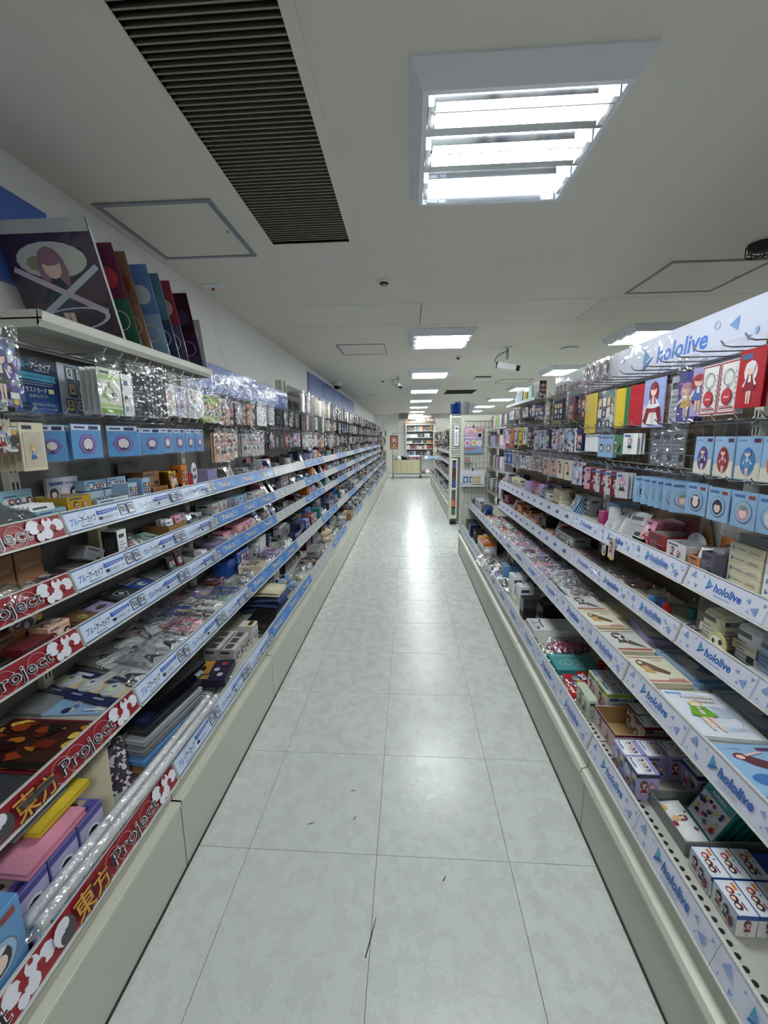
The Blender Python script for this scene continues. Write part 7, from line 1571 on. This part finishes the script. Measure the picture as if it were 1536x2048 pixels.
tag(ob('wire_loop', MB().tube([(0, 0, 0), (0, 0, .16), (.03, 0, .2), (.09, 0, .2), (.11, 0, .16)], .003, 5).mesh('loop'), None, (.70, 6.72, 1.77), mat='panel_grey'), 'bent wire stand on top of the louvred cabinet', 'wire')

# goods too small to pick apart, one mesh per shelf
PALF = [(216, 218, 222), (170, 174, 180), (110, 114, 122), (40, 42, 50), (30, 36, 60), (130, 132, 138), (110, 44, 50), (90, 120, 160), (170, 146, 134), (60, 54, 58), (24, 24, 28), (150, 120, 84), (44, 44, 48), (80, 82, 88), (196, 198, 202), (30, 30, 34)]
def goods_mesh(name, boxes):
    v, f, cols_ = [], [], []
    for (x0, x1, y0, y1, z0, z1, tilt, c) in boxes:
        k = len(v)
        for zz in (z0, z1):
            for yy in (y0, y1):
                for xx in (x0, x1): v.append((xx + (zz - z0) * tilt * .3, yy + (zz - z0) * tilt, zz))
        f += [tuple(i + k for i in q) for q in ((0, 2, 3, 1), (4, 5, 7, 6), (0, 1, 5, 4), (2, 6, 7, 3), (0, 4, 6, 2), (1, 3, 7, 5))]
        cols_ += [c] * 6
    me = mesh_from(name, v, f, None, [MATS['goods']])
    at = me.color_attributes.new('Col', 'FLOAT_COLOR', 'CORNER')
    data = []
    for c in cols_: data += [*s2l(c), 1.0] * 4
    at.data.foreach_set('color', data)
    return me
def far_goods(sg, y0, L, levels, base_a, base_z, back_a, top, label, seed, hang_rows=((1.86, .17), (1.66, .15), (1.47, .13))):
    rr = random.Random(seed); B = []
    for i, (a, z) in enumerate([(base_a, base_z)] + list(levels)):
        for rowi in range(2 if i > 1 else 3):
            y = .02
            while y < L - .03:
                w_ = rr.uniform(.02, .09); h_ = rr.uniform(.03, .10 if i < 4 else .13) * (1 + .25 * rowi); aa = a + .035 + rowi * (.10 if i < 2 else .07) + rr.uniform(0, .02); d_ = rr.uniform(.04, .08)
                if aa + d_ > back_a - .01: d_ = max(.02, back_a - .012 - aa)
                c = rr.choice(PALF if i else [(226, 226, 230), (206, 206, 210), (110, 84, 66), (40, 40, 46), (190, 190, 196), (96, 110, 150)])
                B.append((*sx(sg, aa, aa + d_), y, y + w_, z + .001, z + h_, rr.uniform(-.3, .3), c)); y += w_ + rr.uniform(0, .01)
    for z, h_ in hang_rows:
        if z > top: continue
        y = .02
        while y < L - .05:
            w_ = rr.uniform(.012, .07); aa = rr.uniform(back_a - .19, back_a - .14); hh = h_ * rr.uniform(.7, 1)
            B.append((*sx(sg, aa, aa + rr.uniform(.02, .1)), y, y + w_, z - .02 - hh, z - .02, rr.uniform(-.05, .05), rr.choice(PALF))); y += w_ + rr.uniform(.004, .03)
    o = ob('shelf_goods', goods_mesh('goods', B), None, (0, y0, 0)); tag(o, label, 'goods', None, 'stuff'); return o
for (y0, L, k) in FARL:
    far_goods(-1, y0, L, LLEV, LBASE, LZ, LBACK, 1.93, 'mixed small packs filling the %s left bay' % ORD[k], 900 + k)
# far right gondola, seen past the louvred cabinet
FRL = [(.80, .62), (.92, .86), (.92, 1.10)]
for i in range(7):
    y0 = 6.72 + i * .9
    make_bay(1, y0, .9, 'far right gondola bay with crowded shelves, %s beyond the louvred cabinet' % ORD[i], FRL, .70, 1.14, 'grey', .36, 1.66, .24, 'gondola_bay', group='far right gondola bays')
    far_goods(1, y0, .9, FRL, .70, .36, 1.14, 1.62, 'mixed small goods filling the far right gondola, %s bay' % ORD[i], 960 + i, ((1.62, .15), (1.42, .13)))

# ------------------------------------------------------------------ end of the aisle: two wheeled wagons, racks on the back wall
def wagon(x0, x1, y, z1, cloth, label, front):
    r = empty('display_wagon', ((x0 + x1) / 2, y, 0)); tag(r, label, 'wagon', 'display wagons'); w = (x1 - x0) / 2
    m = MB()
    for sx_ in (-1, 1):
        for yy in (0, .5): ob('leg', MB().tube([(sx_ * w, yy, .09), (sx_ * w, yy, z1 + .16)], .014, 8).mesh('leg'), r, mat='chrome'); ob('caster', MB().tube([(sx_ * w - .012, yy, .045), (sx_ * w + .012, yy, .045)], .045, 12).mesh('caster'), r, mat='dark')
    for zz, nm in ((z1, 'upper_tray'), (.16, 'lower_tray')): ob(nm, MB().box(-w, w, 0, .5, zz - .02, zz).mesh('tray'), r, mat='alu')
    ob('front_rail', MB().tube([(-w, 0, z1 + .13), (w, 0, z1 + .13)], .01, 8).mesh('rail'), r, mat='chrome')
    if cloth:
        v, f = [], []; n = 24
        for j in range(2):
            for i in range(n + 1): v.append((-w + .02 + (2 * w - .04) * i / n, -.016 + .006 * math.sin(i * 1.3) * (1 if j == 0 else .3), .18 + (z1 - .18) * j))
        for i in range(n): f.append((i, i + 1, n + 2 + i, n + 1 + i))
        ob('front_cloth', mesh_from('cloth', v, f, smooth=True), r, col=(206, 200, 160), mat='fabric')
    return r
wagon(-.55, .43, 14.6, .66, True, 'wheeled wagon with a cream cloth front at the end of the aisle', True)
wagon(.47, 1.1, 14.75, .66, False, 'open wheeled wagon beside the cream cloth wagon', False)
def heap(x0, x1, y0, y1, z, n, cols_, label, cat, name, s=(.08, .14), group=None, mat='plush'):
    rr = random.Random(n + int(x0 * 100))
    for i in range(n):
        k = rr.uniform(*s); c = rr.choice(cols_); lab = label % c
        o = ob(name, blob(i), None, (rr.uniform(x0, x1), rr.uniform(y0, y1) - k / 2, z), (0, 0, rr.uniform(0, 6)), col=c, mat=mat, scale=(k, k, k * .8)); tag(o, lab, cat, group or lab)
heap(-.48, .0, 14.66, 15.0, .661, 12, ['white', 'black', 'grey'], '%s plush heaped on the cloth fronted wagon', 'plush toy', 'plush_heap_toy', (.10, .2))
heap(.55, 1.0, 14.8, 15.1, .661, 10, ['white', 'pale blue', 'grey'], '%s plush heaped on the open wagon', 'plush toy', 'plush_heap_toy', (.10, .2))
heap(.53, 1.0, 14.8, 15.1, .165, 8, ['white', 'dark grey', 'pink'], '%s soft toy on the lower tray of the open wagon', 'plush toy', 'plush_heap_toy', (.12, .2))
for i in range(4): tag(ob('red_carton', box_mesh(.10, .12, .11), None, (.08 + .105 * i, 14.66, .661), col='red' if i % 2 else 'maroon', mat='art'), '%s carton on the right half of the cloth fronted wagon' % ('red' if i % 2 else 'maroon'), 'box', 'cartons on wagon %d' % (i % 2))
rack = empty('poster_rack', (-.55, 14.5, 0)); tag(rack, 'thin metal rack pole holding a red poster at the aisle end', 'rack'); ob('rack_pole', MB().tube([(0, 0, 0), (0, 0, 1.58), (.02, 0, 1.6), (.5, 0, 1.6)], .009, 6).mesh('pole'), rack, mat='panel_grey')
o = facing_board('red_poster', -.64, -.36, 14.47, 1.05, 1.52, lambda p, w, h: (p.rect(0, 0, w, h, (130, 60, 54)), p.rect(w * .12, h * .1, w * .88, h * .9, (170, 110, 90)), p.figure(w * .5, h * .2, h * .6, (220, 200, 180), (90, 50, 50)), p.rect(w * .12, h * .05, w * .9, h * .14, (206, 180, 90))), 'dark red framed poster hanging at the end of the aisle')
# wall shelving behind the wagons
ws = empty('goods_shelf', (-.1, 16.2, 0)); tag(ws, 'white wall shelving full of goods behind the wagons', 'shelving')
ob('side_panel', MB().box(0, .03, 0, .38, .1, 2.05).mesh('side'), ws, mat='enamel'); ob('side_panel', MB().box(1.07, 1.1, 0, .38, .1, 2.05).mesh('side'), ws, mat='enamel')
for z in (.75, 1.0, 1.22, 1.45, 1.7, 1.95): ob('shelf', MB().box(.03, 1.07, 0, .36, z - .02, z).mesh('shelf'), ws, mat='enamel')
ob('sign_band', MB().box(-.05, 1.12, -.02, 0, 2.0, 2.19).mesh('band'), ws, mat=ink((150, 124, 106)))
p = Print(); p.rect(.08, .08, .42, .14, (40, 36, 38)); p.rect(.5, .07, .8, .10, (206, 190, 176)); p.poly([(.82, .16), (.9, .06), (.95, .16)], (236, 236, 236)); p.rect(.95, .08, 1.1, .14, (226, 226, 226)); ob('band_print', p.mesh(), ws, (-.03, -.021, 2.0), FR)
B = []; rr = random.Random(77)
for z, top, cs in ((.75, .2, PALF), (1.0, .16, [(120, 40, 40), (170, 60, 50), (206, 206, 206)]), (1.22, .12, [(206, 140, 60), (226, 226, 226), (30, 30, 34)]), (1.45, .18, [(226, 228, 232), (190, 194, 200), (40, 40, 46)]), (1.7, .19, [(120, 50, 50), (60, 50, 56), (70, 130, 140), (150, 110, 60), (170, 50, 40)])):
    x = .04
    while x < 1.04: w_ = rr.uniform(.04, .14); B.append((x, min(x + w_, 1.06), .02, .2, z + .001, z + top * rr.uniform(.6, 1), 0, rr.choice(cs))); x += w_ + .008
tag(ob('lined_goods', goods_mesh('wall_goods', B), None, (-.1, 16.2, 0)), 'red, white and dark packed goods lined up on the white wall shelving', 'goods', None, 'stuff')
# white light box right of it
tag(ob('hanging_signboard', MB().box(0, .6, 0, .05, 0, .26).mesh('panel'), None, (1.02, 15.7, 1.88), mat='white_plastic'), 'plain white hanging signboard right of the wall shelving', 'signboard')
B = []; rr = random.Random(78)
for z in (.3, .6, .9, 1.15, 1.4, 1.62):
    x = 0
    while x < .5: w_ = rr.uniform(.03, .12); B.append((x, x + w_, 0, .15, z, z + rr.uniform(.1, .2), 0, rr.choice([(120, 30, 40), (226, 228, 232), (190, 196, 204), (206, 206, 160), (40, 40, 46), (170, 190, 206)]))); x += w_ + .01
tag(ob('rack_goods', goods_mesh('rack_goods', B), None, (.98, 15.4, 0)), 'packed goods hanging on the far rack right of the wagons', 'goods', None, 'stuff')
fr_ = empty('far_rack', (.96, 15.58, 0)); tag(fr_, 'white grid rack behind the far packed goods', 'rack'); ob('rack_panel', MB().box(0, .6, 0, .02, .05, 1.9).mesh('panel'), fr_, mat='enamel'); ob('rack_foot', MB().box(0, .6, -.1, .15, 0, .05).mesh('foot'), fr_, mat='cream')
# spinner rack with red packs at the far left end
sp = empty('end_rack', (-1.0, 14.75, 0)); tag(sp, 'narrow white end rack with red packs at the far left', 'rack'); ob('rack_panel', MB().box(-.16, .22, .05, .07, 0, 1.75).mesh('panel'), sp, mat='enamel')
for z in (.5, .75, 1.0, 1.25, 1.5): ob('rack_tray', MB().box(-.16, .22, -.06, .05, z - .015, z).mesh('tray'), sp, mat='enamel')
B = []; rr = random.Random(79)
for z in (.5, .75, 1.0, 1.25, 1.5):
    x = -.15
    while x < .19: w_ = rr.uniform(.02, .06); B.append((x, x + w_, -.05, .03, z, z + rr.uniform(.12, .2), 0, rr.choice([(170, 40, 46), (226, 226, 226), (120, 40, 40), (190, 196, 200), (96, 130, 90), (60, 50, 40)]))); x += w_ + .004
tag(ob('rack_goods', goods_mesh('end_goods', B), None, (-1.0, 14.75, 0)), 'red and white packs on the narrow far left rack', 'goods', None, 'stuff')
# soffit box and small ceiling box over the door
tag(ob('ceiling_box', box_mesh(.35, .4, .16, .005), None, (-.18, 15.7, 2.16), mat='panel_grey', col='grey'), 'grey box mounted under the ceiling near the far door', 'box')
